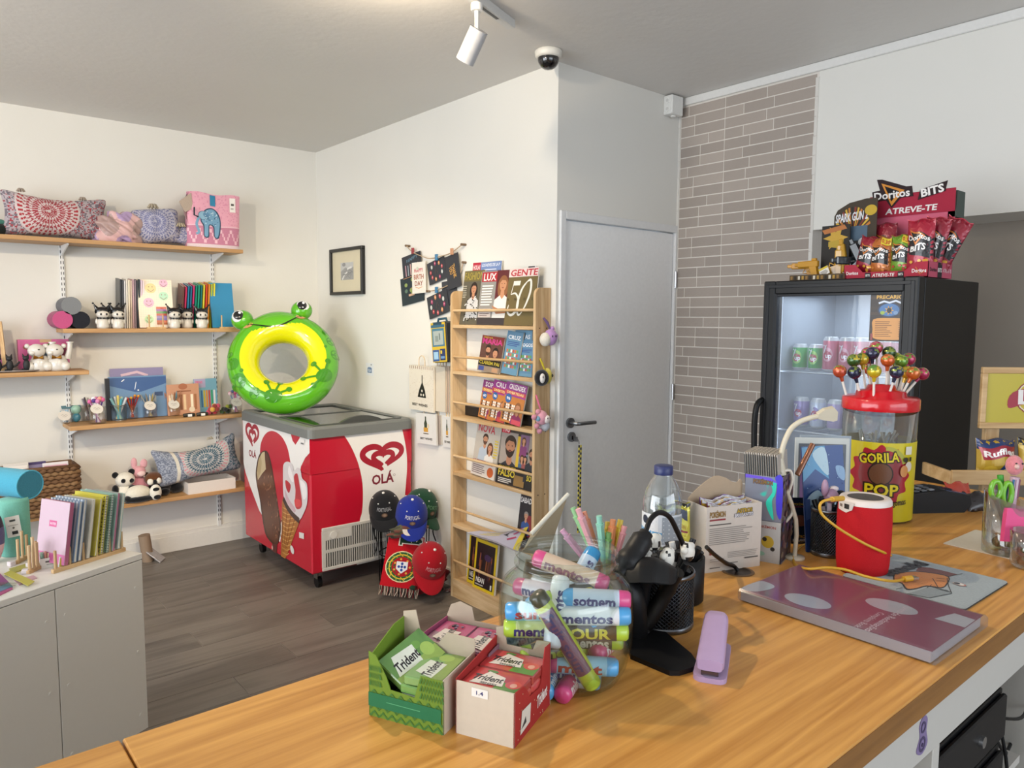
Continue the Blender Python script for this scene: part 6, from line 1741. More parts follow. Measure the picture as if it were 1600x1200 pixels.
for k in range(9):q.rect(0,k/9,1,k/9+0.06,['#35261b','#2a1d15','#3c2a1c'][k%3]);q.h-=q.st
q.h+=q.st
q.text('PRECARIO',0.5,0.93,0.075,'#d9a83f',0.68)
q.ell(0.5,0.66,0.30,0.20,'#20304f').ell(0.5,0.66,0.26,0.165,'#3f6fa8').stroke([(0.22,0.80),(0.36,0.84),(0.5,0.81),(0.66,0.85),(0.80,0.80)],0.05,'#c9d4e6').star(0.5,0.65,0.13,0.06,7,'#c9983f').ell(0.5,0.65,0.06,0.07,'#1d1a1a').ell(0.33,0.60,0.06,0.05,'#8fa83f').ell(0.67,0.60,0.06,0.05,'#6f8fb8')
q.poly(spline2([(0.10,0.46),(0.5,0.49),(0.90,0.46),(0.91,0.25),(0.90,0.06),(0.5,0.03),(0.12,0.06),(0.09,0.25)],3,True),'#c98f4a')
for k in range(9):q.rect(0.15,0.10+0.038*k,0.15+0.3+0.2*hsh(k,3),0.112+0.038*k,'#6a4520');q.rect(0.76,0.10+0.038*k,0.86,0.112+0.038*k,'#6a4520');q.h-=2*q.st
q.h+=2*q.st;q.rect(0.04,0.02,0.10,0.16,'#8a3f3a').rect(0.88,0.03,0.95,0.16,'#a9b4bf')
tag(g.build('price_list',MAG(),None,(KX+0.0165,(pl_.y+pq.y)/2,pq.z-0.009),-PI/2),'brown price list reading PRECARIO stuck on the cooler door glass','price list')
zc1=at(1275,578,x=KX+0.20).z;zc2=at(1275,668,x=KX+0.20).z
for z in(zc1,zc2,0.75):
 g=G()
 for k in range(9):g.cyl((x0+0.03,0.04+(KW-0.08)*k/8,z-0.003),(KD-0.04,0.04+(KW-0.08)*k/8,z-0.003),0.0022,'#d5dadf',n=5)
 g.cyl((x0+0.03,0.032,z-0.004),(x0+0.03,KW-0.032,z-0.004),0.0035,'#d5dadf',n=6)
 g.build('wire_shelf',METAL(),ck)
def can(x,y,z,h,c,c2,label,txt,group=None,r=0.030):
 t=thing('drink_can',label,'can',(x,y,z),-PI/2)
 g=G().lathe([(0,0.002),(r*0.72,0),(r,0.010),(r,h-0.014),(r*0.80,h-0.002),(r*0.80,h),(r*0.74,h-0.004),(0,h-0.004)],c,n=22,cols=['#c9ccd0','#c9ccd0',c,'#d3d6da','#d3d6da','#d3d6da','#c3c6ca'])
 q=P(g,(0,0,0),(1,0,0),(0,0,1),1,1,fn=lambda a,b,hh:((r+hh)*math.sin(a/r),-(r+hh)*math.cos(a/r),b),maxlen=0.02)
 q.ell(0,h*0.50,0.019,0.026,c2).ell(0,h*0.48,0.015,0.015,'#c8506a')
 q.text('7',-0.010,h*0.66,0.030,'#eef0f0',0.016).text('up',0.004,h*0.47,0.016,'#f2f2f2',0.022)
 g.build('can_body',paint('can_aluminium',0.28,metal=0.25,coat=0.3),t)
 return t
ys_=[at(px,560,x=KX+0.17).y for px in(1250,1275,1302,1327,1350,1374,1398)]
for i,y in enumerate(ys_):
 if i<2:can(KX+0.17,y,zc1,0.100,'#4fae62','#9fcf6a',['green lemonade can in the lit cooler, first from the left','green lemonade can in the lit cooler, second from the left'][i],'7up',None,0.028)
 else:can(KX+0.15,y,zc1,0.130,'#d2708a','#e3a9b5','pink cherry drink can in the lit cooler, '+['first','second','third','fourth','fifth'][i-2]+' of the pink row','7up',None,0.029)
for i in range(7):
 y=KY0+0.075+0.068*i
 can(KX+0.19,y,zc2,0.115,['#b8a8cf','#cfd6e6','#9f8fc0','#d9dde6'][i%4],'#8f7fb5','pale lilac drink can on the lower lit shelf of the cooler, '+['first','second','third','fourth','fifth','sixth','seventh'][6-i]+' from the left','ok',None,0.029)
for i in range(6):
 can(KX+0.19,KY0+0.09+0.075*i,0.75,0.115,['#2b2b33','#7a3a3a','#4a5a7a'][i%3],'#9a9aa5','dark drink can on the third shelf of the cooler, '+['first','second','third','fourth','fifth','sixth'][5-i]+' from the left','ok')
l=area('cooler_lamp',(KX+0.24,(KY0+KY1)/2,KZ-0.05),(0,0,0),0.30,0.42,1.6,(0.86,0.93,1.0))
#snack displays on top of the cooler
TZ=KZ+0.003
BX=KX+0.075
def yat(px,x=BX):return at(px,430,x=x).y
yL,yR=yat(1318),yat(1450)
dsp=thing('snack_display','red cardboard snack display with slanted header reading ATREVE-TE on top of the cooler','display',(BX,yL,TZ),-PI/2)
DW=yL-yR;DD=min(0.34,at(1487,428,y=yR).x-BX)
CR,CR2,CBK='#a3223a','#b24a62','#17151a'
def fr2(p_):
 return p_
hf=at(1385,424,x=BX).z-TZ
hs=at(1450,408,x=BX).z-TZ
g=G()
out=[(0,0),(DW,0),(DW,hs),(DW*0.86,hs),(DW*0.74,hf),(DW*0.24,hf),(DW*0.14,hs),(0,hs)]
g.prism(out,-0.002,0,CR,Matrix(((1,0,0,0),(0,0,-1,0),(0,1,0,0),(0,0,0,1))))
q=P(g,(0,-0.0004,0),(1,0,0),(0,0,1),DW,hs)
q.text('Doritos',0.11,0.42,0.22,'#e6e2e0',0.15).text('ATREVE-TE',0.49,hf/hs*0.48,0.22,'#e6e2e0',0.26,0,0.2).rect(0.27,0.04,0.34,hf/hs*0.9,CBK).text('BITS',0.305,hf/hs*0.5,0.15,'#e6e2e0',0.05).rect(0.66,0.04,0.73,hf/hs*0.9,CBK).text('BITS',0.695,hf/hs*0.5,0.15,'#e6e2e0',0.05).text('Doritos',0.90,0.42,0.24,'#e6e2e0',0.16)
q.stroke([(0.86,0.66),(0.91,0.18),(0.96,0.36)],0.008,'#c9762f')
g.build('tray_front',CARD(),dsp)
g=G().box((DW-0.002,0,0),(DW,DD,hs),CR2)
q=P(g,(DW+0.0002,0,0),(0,1,0),(0,0,1),DD,hs)
q.text('Doritos',0.2,0.5,0.24,'#2a2226',0.28).rect(0.38,0,0.56,1,CBK).text('BITS',0.47,0.5,0.26,'#e6e2e0',0.16).text('ATREVE-TE',0.78,0.5,0.24,'#d9b9c0',0.36)
g.build('tray_side',CARD(),dsp)
G().box((0,0,0),(0.002,DD,hs),CR2).build('tray_side',CARD(),dsp)
G().box((0.002,0.0,0),(DW-0.002,DD,0.002),'#8f1f33').build('tray_base',CARD(),dsp)
bx=BX+DD
zlo=TZ;p1=at(1362,341,x=bx);p2=at(1484,331,x=bx);p3=at(1497,294,x=bx-0.03);p4=at(1366,307,x=bx-0.03)
zm=(p1.z+p2.z)/2-TZ;zh=(p3.z+p4.z)/2-TZ
G().box((0,DD-0.002,0),(DW,DD,zm),'#c45a74').build('back_card',CARD(),dsp)
ovx=0.0
g=G()
sl=math.atan2(0.03,zh-zm)
M_=Matrix.Translation((0,DD-0.004,zm))@Matrix.Rotation(R(90)+sl,4,'X')
HL=math.hypot(0.03,zh-zm)
g.prism([(0.0,0),(DW,0),(DW+0.01,HL),(0.004,HL)],-0.002,0.002,'#a01c38',M_)
g2=G();g2.T=M_
q=P(g2,(0,0,0.0021),(1,0,0),(0,1,0),DW,HL)
q.text('ATREVE-TE',0.50,0.26,0.26,'#e9e4e2',0.62,0,0.25,1.3)
for v_,f_,c_,s_ in zip(range(1),range(1),range(1),range(1)):pass
hd_=g.build('header_card',CARD(),dsp)
g2.build('header_print',MAG(),dsp)
g=G().prism([(DW*0.92,DD-0.002),(DW+0.004,DD-0.002),(DW+0.004,DD+0.07),(DW*0.98,DD+0.07)],zm-0.02,zh-0.004,'#3f4a44')
g.build('header_brace',CARD(),dsp)
def plaque(pts,art,label_name,thick=0.003,lift=0.006):
 """a die-cut sign fixed to the header, its outline given on the header plane (fractions of DW and HL)"""
 g=G();T2=M_@Matrix.Translation((0,0,lift))
 g.prism([(x*DW,y*HL)for x,y in pts],-thick,0,'#241015',T2)
 g3=G();g3.T=T2
 art(P(g3,(0,0,0.0003),(1,0,0),(0,1,0),DW,HL))
 o=g.build(label_name,CARD(),dsp);g3.build(label_name+'_print',MAG(),o)
def a_dor(p_):
 p_.poly([(0.19,1.60),(0.46,1.18),(0.28,0.52)],'#d08a3a').poly([(0.225,1.46),(0.395,1.16),(0.285,0.72)],'#17151a')
 p_.text('Doritos',0.30,1.05,0.34,'#e9e6e4',0.44,0.03,0.1,1.2)
plaque([(0.06,0.80),(0.06,1.24),(0.16,1.28),(0.14,1.78),(0.20,1.76),(0.48,1.32),(0.55,1.31),(0.55,0.86),(0.40,0.84),(0.275,0.42),(0.22,0.80)],a_dor,'logo_plaque')
plaque([(0.60,0.66),(0.64,1.10),(0.96,1.36),(0.92,0.92)],lambda p_:p_.text('BITS',0.78,1.02,0.33,'#e9e6e4',0.27,0.16,0.15,1.6),'word_plaque')
def bag(loc,W,H,T,c,art,label,rot=(0,0,0),name='crisp_bag',cat='crisp bag',group=None,mat=None,crimp=0.06):
 def f(sd):
  def ff(u,v):
   a=2*u-1;b=2*v-1
   k=max(0,(1-abs(a)**2.2))**0.7*max(0,(1-abs(b)**(3.2)))**0.8
   cr=0.0 if 0.07<v<0.93 else 1
   w_=1-0.05*math.sin(PI*v)
   return(a*W/2*w_,sd*(T/2*k+0.0008)+0.0025*cr*math.sin(a*16),v*H+0.004*math.sin(5*a+1)*(1 if v>0.5 else 0.3))
  return ff
 g=G().grid(f(-1),22,26,c).grid(lambda u,v:f(1)(1-u,v),14,16,c)
 if art:
  art(P(g,(0,0,0),(1,0,0),(0,0,1),W,H,lift=0.0009,step=0.00035,fn=lambda x,y,h:(lambda q:(q[0],q[1]-h,q[2]))(f(-1)(min(1,max(0,x/W)),min(1,max(0,y/H)))),maxlen=0.013))
 o=g.build(name,mat or paint('foil_bag',0.28,metal=0.15,var=0.12,scale=40,bump=0.35,coat=0.3),None,loc,rot=rot)
 return tag(o,label,cat,group)
def a_bits(c1,c2,price=None,dots='#d9a23a'):
 def f(p_):
  p_.rect(0.0,0.0,1,1,c1)
  p_.poly([(0,0.40),(1,0.30),(1,0.68),(0.30,0.80),(0,0.60)],'#151318')
  p_.poly([(0.10,0.84),(0.72,0.70),(0.36,0.55)],'#c9762f').poly([(0.16,0.80),(0.62,0.70),(0.36,0.60)],'#151318')
  p_.text('Doritos',0.48,0.68,0.085,'#e9e6e4',0.80,-0.04).text('BITS',0.46,0.50,0.105,'#e9e6e4',0.58,0.12,0.2,1.4)
  for k in range(10):p_.ell(0.15+0.7*hsh(k,1),0.06+0.22*hsh(k,6),0.07,0.06,dots if k%3 else c2,n=8)
  if price:p_.rect(0.58,0.80,0.98,0.97,'#d9c23a').text(price,0.78,0.885,0.09,'#b8322a',0.34)
  p_.rect(0,0.985,1,1,c2)
 return f
def dbag(px,pyb,pyt,W,c,label,dx,art,tilt=0,T=0.045,H=None,yaw=0):
 """stands in the tray, dx behind its front, turned to the room"""
 p=at(px,pyb,x=BX+dx)
 p.y=max(p.y,yR+W*0.5+0.004)
 H=H or(hz(pyt,(p.x,p.y))-TZ-0.004)
 if abs(tilt)>0:
  bag((BX+dx,p.y,TZ+0.006+abs(math.sin(R(tilt)))*W*0.3),W,H,T,c,art,label,rot=(Matrix.Rotation(-PI/2+R(yaw),3,'Z')@Matrix.Rotation(R(tilt),3,'Y')).to_euler())
 else:
  bag((BX+dx,p.y,TZ+0.006),W,H,T,c,art,label,rot=(0,0,-PI/2+R(yaw)))
dbag(1349,425,373,0.078,'#8f1a30','red maize snack bag at the left end of the display tray',0.06,a_bits('#8f1a30','#7a1428'),12,0.035)
dbag(1381,425,350,0.080,'#8a1c2e','red maize snack bag at the back, left of centre in the display',0.14,a_bits('#8a1c2e','#7a1428'),0,0.035)
dbag(1376,425,372,0.076,'#b86a2f','orange maize snack bag with a yellow price flash at the front of the display',0.055,a_bits('#b8692f','#8a3a22','0.30','#d98a4a'),0,0.04)
dbag(1408,425,368,0.074,'#6f9a2f','green maize snack bag with a yellow price flash at the front of the display',0.058,a_bits('#6f9a30','#a83a2f','0.30','#b8433a'),0,0.04)
dbag(1439,425,344,0.085,'#a01c34','red maize snack bag, left of the three at the right of the display',0.05,a_bits('#a01c34','#c23a4a'),0,0.04,yaw=6)
dbag(1463,425,343,0.080,'#8f1a30','red maize snack bag, middle of the three at the right of the display',0.10,a_bits('#8f1a30','#b83a4a'),10,0.03,yaw=6)
dbag(1478,425,343,0.082,'#8a162c','red maize snack bag leaning out to the right of the display',0.150,a_bits('#8a162c','#b83a4a'),24,0.03,yaw=10)
yA_,yB_=yat(1236),yat(1322)
t=thing('toy_display','black and yellow card display of toy guns reading SPARK GUN 2 on the cooler','display',(BX-0.01,yA_,TZ),-PI/2)
TW=yA_-yB_
g=G().box((0,0,0),(TW,0.002,0.022),'#4a3a24')
q=P(g,(0,-0.0003,0),(1,0,0),(0,0,1),TW,0.022)
for k in range(14):q.rect(0.02+0.07*k,0.2,0.06+0.07*k,0.8,['#8a6a3a','#22201c','#c9c2b4','#a8843a'][k%4]);q.h-=q.st
g.build('tray_front',CARD(),t)
G().box((0,0.002,0),(TW,0.17,0.002),'#3a2f20').build('tray_base',CARD(),t)
hx=0.12
yh0,yh1=yat(1300,BX-0.01+hx),yat(1366,BX-0.01+hx)
u0,u1=yA_-yh0,yA_-yh1
zt0=at(1312,330,x=BX+hx).z-TZ;zt1=at(1350,312,x=BX+hx).z-TZ
g=G()
hp=spline2([(u0,0),(u1,0),(u1,zt1),(u0+(u1-u0)*0.75,zt1+0.002),(u0+(u1-u0)*0.35,zt1-0.008),(u0+(u1-u0)*0.08,zt0+0.002),(u0,zt0-0.02)],1,False)
g.prism(hp,-0.0015,0.0015,'#3a3024',Matrix(((1,0,0,0),(0,0,-1,hx),(0,1,0,0),(0,0,0,1))))
q=P(g,(u0,hx-0.002,0),(1,0,0),(0,0,1),u1-u0,zt1)
for k in range(16):
 a=R(20)+R(150)*k/15;q.poly([(0.45,0.55),(0.45+0.44*math.cos(a),0.58+0.34*math.sin(a)),(0.45+0.44*math.cos(a+0.10),0.58+0.34*math.sin(a+0.10))],['#b8742f','#c9a23a','#7a2f22','#22201e'][k%4]);q.h-=q.st
q.h+=q.st
q.text('SPARK GUN 2',0.42,0.80,0.10,'#cfd0d4',0.76,0.06,0.1,1.4).ell(0.86,0.86,0.14,0.12,'#b89a2f').rect(0.30,0.45,0.80,0.68,'#4a5f72').rect(0.42,0.18,0.62,0.5,'#1b1d22').ell(0.72,0.48,0.12,0.10,'#b9bec4').rect(0.05,0.44,0.3,0.66,'#a8843a')
g.build('header_card',CARD(),t)
g=G().box((u0-0.03,hx-0.03,0.05),(u0+0.075,hx-0.026,zt1*0.70),'#3a2f20')
q=P(g,(u0-0.03,hx-0.0302,0.05),(1,0,0),(0,0,1),0.105,zt1*0.70-0.05)
q.rect(0,0,1,1,'#22201e').star(0.5,0.7,0.45,0.2,6,'#b8943a').poly([(0.25,0.62),(0.8,0.66),(0.78,0.5),(0.7,0.5),(0.72,0.2),(0.58,0.2),(0.55,0.46),(0.25,0.5)],'#a88f34').poly([(0,0.9),(0.8,1),(0.9,0.9),(0.1,0.8)],'#a86a3a')
g.build('side_card',CARD(),t)
def gun(px,py,c,label,dx,mat,s=1.0,rot=0.0,z=0.0,up=0):
 p=at(px,py,x=BX+dx)
 g=G();g.T=Matrix.Scale(s,4)
 g.box((-0.055,-0.010,0.055),(0.055,0.010,0.085),c,0.004).box((-0.075,-0.006,0.062),(-0.05,0.006,0.078),c,0.003).prism([(0.012,0.058),(0.048,0.058),(0.062,0.0),(0.030,0.0)],-0.009,0.009,c,Matrix(((1,0,0,0),(0,0,1,0),(0,1,0,0),(0,0,0,1))))
 g.tube([(0.010,0,0.056),(0.0,0,0.036),(0.022,0,0.032)],0.003,c,n=5);g.box((0.02,-0.007,0.085),(0.045,0.007,0.096),c,0.002)
 tag(g.build('toy_gun',mat,None,(BX+dx,p.y,TZ+0.004+z),rot=(Matrix.Rotation(-PI/2+R(rot),3,'Z')@Matrix.Rotation(R(up),3,'Y')).to_euler()),label,'toy')
YG=paint('yellow_translucent',0.2,coat=0.5)
gun(1312,425,'#1d2326','dark grey toy gun in the middle of the toy display',0.045,GLOSS(),0.95,20,0.05,65)
gun(1326,425,'#22282b','dark grey toy gun nearest the snack display',0.06,GLOSS(),0.95,60,0.0)
gun(1282,430,'#c2921f','yellow toy gun standing in the toy display, tall one',0.05,YG,0.85,20,0.062,90)
gun(1292,430,'#b88a1c','yellow toy gun behind the price card of the toy display',0.09,YG,0.95,-10,0.066,80)
gun(1262,432,'#b8861f','yellow toy gun lying low in the toy display',0.04,YG,0.8,-10,0.004)
gun(1254,432,'#c28a22','orange yellow toy gun at the left end of the toy display',0.075,YG,0.75,25,0.004)
p=at(1290,425,x=BX+0.012)
g=G().box((-0.018,-0.001,0),(0.018,0.001,0.03),'#d9d5cf');P(g,(-0.018,-0.0012,0),(1,0,0),(0,0,1),0.036,0.03).rect(0,0.75,1,1,'#c9b23a').lines(0.1,0.9,0.1,0.65,4,'#5a5550')
tag(g.build('price_card',PAPER(),None,(BX+0.012,p.y,TZ+0.02),rot=(R(-8),R(-25),-PI/2)),'small white price card on the toy gun display','price tag')
#wooden crisp stand beyond the counter's end
U=Vector((0.761,-0.643,0));lo=at(1487,758,x=2.5)
ls=thing('crisp_stand','pine crisp stand with yellow sign board at the right end of the counter','stand',(lo.x,lo.y,0),math.atan2(U.y,U.x))
SWd=0.62
def zpx(px,py,du,dv=0.0):
 """height on the stand seen at a row: du along its front, dv behind the front"""
 p=Vector((lo.x,lo.y,0))+U*du+Vector((-U.y,U.x,0))*dv
 return hz(py,p)
b1t,b1b=zpx(1487,735,0),zpx(1487,758,0)
def pbox(a,b,nm):return G().box(a,b,'#fff',0.002).build(nm,PINEX if nm=='post' else PINEL,ls)
PINEL=wood('pine_rail','#cfae80','#b28d5c','X',1.0,0.5,ring=16,stretch=0.08)
SD=0.17
for z0,z1 in((b1b,b1t),(b1b-0.32,b1t-0.32),(b1b-0.62,b1t-0.62)):
 pbox((0,0,z0),(SWd,0.012,z1),'front_rail')
 pbox((0.0,0.012,z0),(0.012,SD,z0+0.04),'side_rail');pbox((SWd-0.012,0.012,z0),(SWd,SD,z0+0.04),'side_rail')
 pbox((0.012,0.012,z0),(SWd-0.012,SD-0.03,z0+0.010),'shelf_board')
def dpx(px,py,dv):
 k=Vector((lo.x,lo.y,0))+Vector((-U.y,U.x,0))*dv;n=Vector((-U.y,U.x,0));d=ray(px,py)
 return(CAM+d*(k.dot(n)/d.dot(n))-k).dot(U)
pu0=dpx(1533,620,SD-0.04)+0.01
sgt,sgb=zpx(1534,573,pu0,SD-0.02),zpx(1534,668,pu0,SD-0.02)
for u_ in(pu0+0.02,pu0+0.19,SWd-0.06):
 pbox((u_,SD-0.03,0),(u_+0.045,SD-0.008,sgb+0.02),'post')
u0=pu0-0.01
g=G()
for a,b in(((u0,SD-0.045,sgb),(SWd,SD-0.03,sgb+0.02)),((u0,SD-0.045,sgt-0.02),(SWd,SD-0.03,sgt)),((u0,SD-0.045,sgb+0.02),(u0+0.018,SD-0.03,sgt-0.02)),((SWd-0.018,SD-0.045,sgb+0.02),(SWd,SD-0.03,sgt-0.02))):
 g.box(a,b,'#fff',0.002)
g.build('sign_frame',PINEL,ls)
g=G().box((u0+0.018,SD-0.040,sgb+0.02),(SWd-0.018,SD-0.034,sgt-0.02),'#b8a82a')
Ws_,Hs_=SWd-0.036-u0,sgt-sgb-0.04
q=P(g,(u0+0.018,SD-0.0402,sgb+0.02),(1,0,0),(0,0,1),Ws_,Hs_)
cxs=0.44
q.ell(cxs,0.52,0.225,0.155,'#8a2a2a').ell(cxs,0.52,0.215,0.148,'#d9cfae').ell(cxs,0.52,0.205,0.14,'#bda62c')
q.poly(spline2([(0.17,0.30),(0.20,0.62),(0.44,0.74),(0.72,0.70),(0.73,0.36),(0.5,0.40),(0.30,0.38)],4,True),'#9c1f34')
q.text("Lay's",0.46,0.54,0.28,'#e4dfdc',0.44,0.03,0,1.5)
g.build('sign_panel',MAG(),ls)
def a_ruf(p_):
 p_.rect(0,0,1,1,'#b8962f').rect(0,0.72,1,1,'#22386a').poly([(0.02,0.78),(0.98,0.84),(0.98,0.58),(0.10,0.46)],'#9a1f34').text('Ruffles',0.5,0.66,0.15,'#e6dfdc',0.80,0.08,0,1.4)
 p_.poly([(0.45,0),(1,0),(1,0.36),(0.6,0.38),(0.45,0.2)],'#24406f').text('Original',0.76,0.18,0.09,'#d9dce2',0.42);p_.ell(0.25,0.2,0.15,0.12,'#c9a83a')
def a_lay(p_):
 p_.rect(0,0,1,1,'#b89a2f').rect(0,0.82,1,1,'#1d1b1c').ell(0.2,0.88,0.10,0.08,'#8a7a5a').text('x2',0.42,0.9,0.05,'#e0e0e0',0.1);p_.rect(0.5,0.87,0.95,0.92,'#cfcfcf')
 person(p_,0.62,0.62,0.20,'#2a1f1a','#c98a94','#a8765a','#2a1c16',False);p_.ell(0.3,0.35,0.2,0.2,'#cfb23a');p_.text("Lay's",0.7,0.2,0.12,'#b8283a',0.5)
def lbag(du,dv,W,H,T,c,art,label,zz=None):
 p=Vector((lo.x,lo.y,0))+U*du+Vector((-U.y,U.x,0))*dv
 bag((p.x,p.y,(b1b if zz is None else zz)+0.012),W,H,T,c,art,label,rot=(R(-5),0,math.atan2(U.y,U.x)))
hb=zpx(1530,687,0.12,0.07)-b1b-0.01
lbag(dpx(1557,710,0.07),0.07,0.125,hb,0.07,'#b8962f',a_ruf,'blue and gold crisp bag reading Ruffles on the pine stand')
lbag(dpx(1557,710,0.07)+0.14,0.06,0.150,hb+0.005,0.07,'#b89a2f',a_lay,'yellow and black crisp bag with a bearded man, left one on the pine stand')
lbag(dpx(1557,710,0.07)+0.30,0.06,0.150,hb+0.005,0.07,'#b89a2f',a_lay,'yellow and black crisp bag at the right end of the pine stand')
for k in range(4):
 lbag(0.10+0.135*k,0.08,0.12,0.20,0.07,['#8f2a22','#2a2a2a','#a8322a','#3a3a3a'][k],None,['red crisp bag on the lower tier of the pine stand, first from the left','black crisp bag on the lower tier of the pine stand, second from the left','red crisp bag on the lower tier of the pine stand, third from the left','black crisp bag on the lower tier of the pine stand, fourth from the left'][k],b1b-0.32)
#white cabinet in the left foreground
CZ=0.72
ca=at(222,864,z=CZ);cb=at(0,939,z=CZ)
cu=(ca-cb).normalized();cyaw=math.atan2(cu.y,cu.x)
cv=Vector((-cu.y,cu.x,0))
seam=(at(85,910,z=CZ)-ca).dot(cu)
cab=thing('cabinet','white two-door low cabinet in the left foreground with stationery on top','cabinet',(ca.x,ca.y,0),cyaw)
CL,CDp=0.95,0.40
WLAC=paint('white_laminate',0.45,var=0.015)
cc='#e2ded6'
G().box((-CL,0,CZ-0.022),(0,CDp,CZ),cc,0.0015).build('top_board',WLAC,cab)
G().box((-0.016,0.020,0.05),(0,CDp,CZ-0.022),cc).build('side_board',WLAC,cab)
G().box((-CL,0.020,0.05),(-CL+0.016,CDp,CZ-0.022),cc).build('side_board',WLAC,cab)
G().box((-CL+0.016,CDp-0.008,0.05),(-0.016,CDp,CZ-0.022),cc).build('back_board',WLAC,cab)
G().box((-CL+0.016,0.03,0.05),(-0.016,CDp-0.008,0.066),cc).build('base_board',WLAC,cab)
G().box((-CL,0.05,0),(0,CDp-0.01,0.05),'#b5b2ac').build('plinth',WLAC,cab)
for a,b in((seam+0.0015,-0.001),(-CL+0.001,seam-0.0015)):
 d=G().box((a,0.001,0.055),(b,0.019,CZ-0.025),'#d8d3ca',0.001).build('cabinet_door',WLAC,cab)
 for xx in(a+0.03,b-0.03):
  for zz in(0.12,0.36,0.60):
   G().cyl((xx,0.001,zz),(xx,-0.0012,zz),0.006,'#d8d3ca',n=12).build('door_plug',WLAC,d)
def cw(u,v,z=0.0):
 p=ca+cu*u+cv*v;return Vector((p.x,p.y,CZ+z))
def cuv(px,py,z=0.0):
 p=at(px,py,z=CZ+z)-ca;return p.dot(cu),p.dot(cv)
r0=cuv(84,897);r1=cuv(197,861)
t=thing('peg_rack','long pine peg rack holding the row of notebooks on the white cabinet','book rack',cw(r0[0],r0[1]),cyaw+math.atan2(r1[1]-r0[1],r1[0]-r0[0]))
RL=math.hypot(r1[0]-r0[0],r1[1]-r0[1])
ryaw=t.rotation_euler.z
G().box((0,0,0),(RL,0.014,0.014),'#fff',0.001).build('front_rail',PINEL,t)
G().box((0,0.10,0),(RL,0.114,0.014),'#fff',0.001).build('rear_rail',PINEL,t)
for k in range(6):
 for yy,h in((0.007,0.075),(0.107,0.095)):
  G().cyl((0.012+k*(RL-0.024)/5,yy,0.014),(0.012+k*(RL-0.024)/5,yy,h),0.005,'#fff',n=8).build('peg',PINEX,t)
ru=Vector((math.cos(ryaw),math.sin(ryaw),0));rv=Vector((-ru.y,ru.x,0));ro=cw(r0[0],r0[1])
def stripes(p_):
 for k in range(9):p_.rect(k/9,0,k/9+0.055,1,'#c9cfd6');p_.h-=p_.st
def dots(p_):
 for k in range(14):p_.ell(0.95,0.05+k*0.07,0.02,0.02,'#4a4a2a',n=6);p_.h-=p_.st
def rackbook(px,py,pyt,T,c,label,art=None,spiral=None,W=0.150,edge=None,lean=9,yaw=0.0,dv=0.0):
 """stands across the rack between its pegs, cover to the left end; (px, py) = its near lower corner, pyt = row of its near top corner"""
 p=at(px,py,z=CZ+0.0155)
 rel=(p-ro);du=Vector((rel.x,rel.y,0)).dot(ru);q=ro+ru*du+rv*dv
 H=(hz(pyt,(q.x+ru.x*0.03,q.y+ru.y*0.03))-CZ-0.0155)/math.cos(R(lean))
 g=G()
 g.box((0,-T,0),(W,-T+0.001,H),c);g.box((0,-0.001,0),(W,0,H),edge or c)
 g.box((0.001,-T+0.001,0.002),(W-0.002,-0.001,H-0.002),'#ddd8cd')
 if edge:g.box((W-0.002,-T+0.001,0),(W,-0.001,H),edge)
 if spiral:
  for k in range(int(H/0.009)):
   z=0.006+k*0.009
   g.tube([(W-0.006,-T-0.002,z),(W+0.003,-T/2,z),(W-0.006,0.002,z)],0.0011,spiral,n=4,caps=False)
 if art:art(P(g,(0,-T-0.0002,0),(1,0,0),(0,0,1),W,H))
 o=g.build('notebook',MAG(),None)
 o.matrix_world=Matrix.Translation((q.x+rv.x*W,q.y+rv.y*W,CZ+0.0155))@Matrix.Rotation(ryaw-PI/2+yaw,4,'Z')@Matrix.Rotation(R(-lean),4,'X')
 return tag(o,label,'notebook')
def pinkart(p_):
 p_.rect(0,0,1,1,'#cbb2be')
 for k in range(14):p_.rect(k/14,0.16,k/14+0.012,1,'#cdb0bf');p_.h-=p_.st
 for k in range(16):p_.rect(0,0.16+k*0.0525,1,0.168+k*0.0525,'#cdb0bf');p_.h-=p_.st
 p_.h+=p_.st*2;p_.rect(0,0,1,0.16,'#c9709f').rect(0.36,0.58,0.62,0.68,'#c9608c').text('NOTES',0.49,0.63,0.035,'#e6cdd8',0.2)
 for k in range(4):p_.rect(0.42+0.05*k,0.04,0.445+0.05*k,0.14,'#b0407f')
for bk in((116,885,786,0.014,'#c9b0bc','pink gridded notebook at the front left of the peg rack',pinkart,None,0.150,'#a8607c'),(130,881,784,0.010,'#7f93ab','blue and white striped notebook next to the pink one in the peg rack',stripes),(138,879,781,0.010,'#8e9cb0','grey blue striped notebook, second striped one in the peg rack',stripes),(148,874,780,0.010,'#c9c3b4','cream notebook in the peg rack between the striped and the yellow ones',None),(157,870,779,0.008,'#c7bb55','shorter yellow notebook left of the tall yellow spiral one',None),(166,867,774,0.010,'#c9bd4a','tall yellow spiral notebook in the middle of the peg rack',dots,'#3a3a30',0.165),(174,864,772,0.008,'#94b3a6','mint notebook with dark spiral, third from the right in the peg rack',None,'#2c2f30',0.170),(182,861,771,0.008,'#9fbcb0','rose edged mint notebook, second from the right in the peg rack',None,None,0.175,'#b0738a'),(189,858,771,0.009,'#a9bfb5','pale sage notebook at the right end of the peg rack',None,None,0.160)):
 rackbook(*bk)
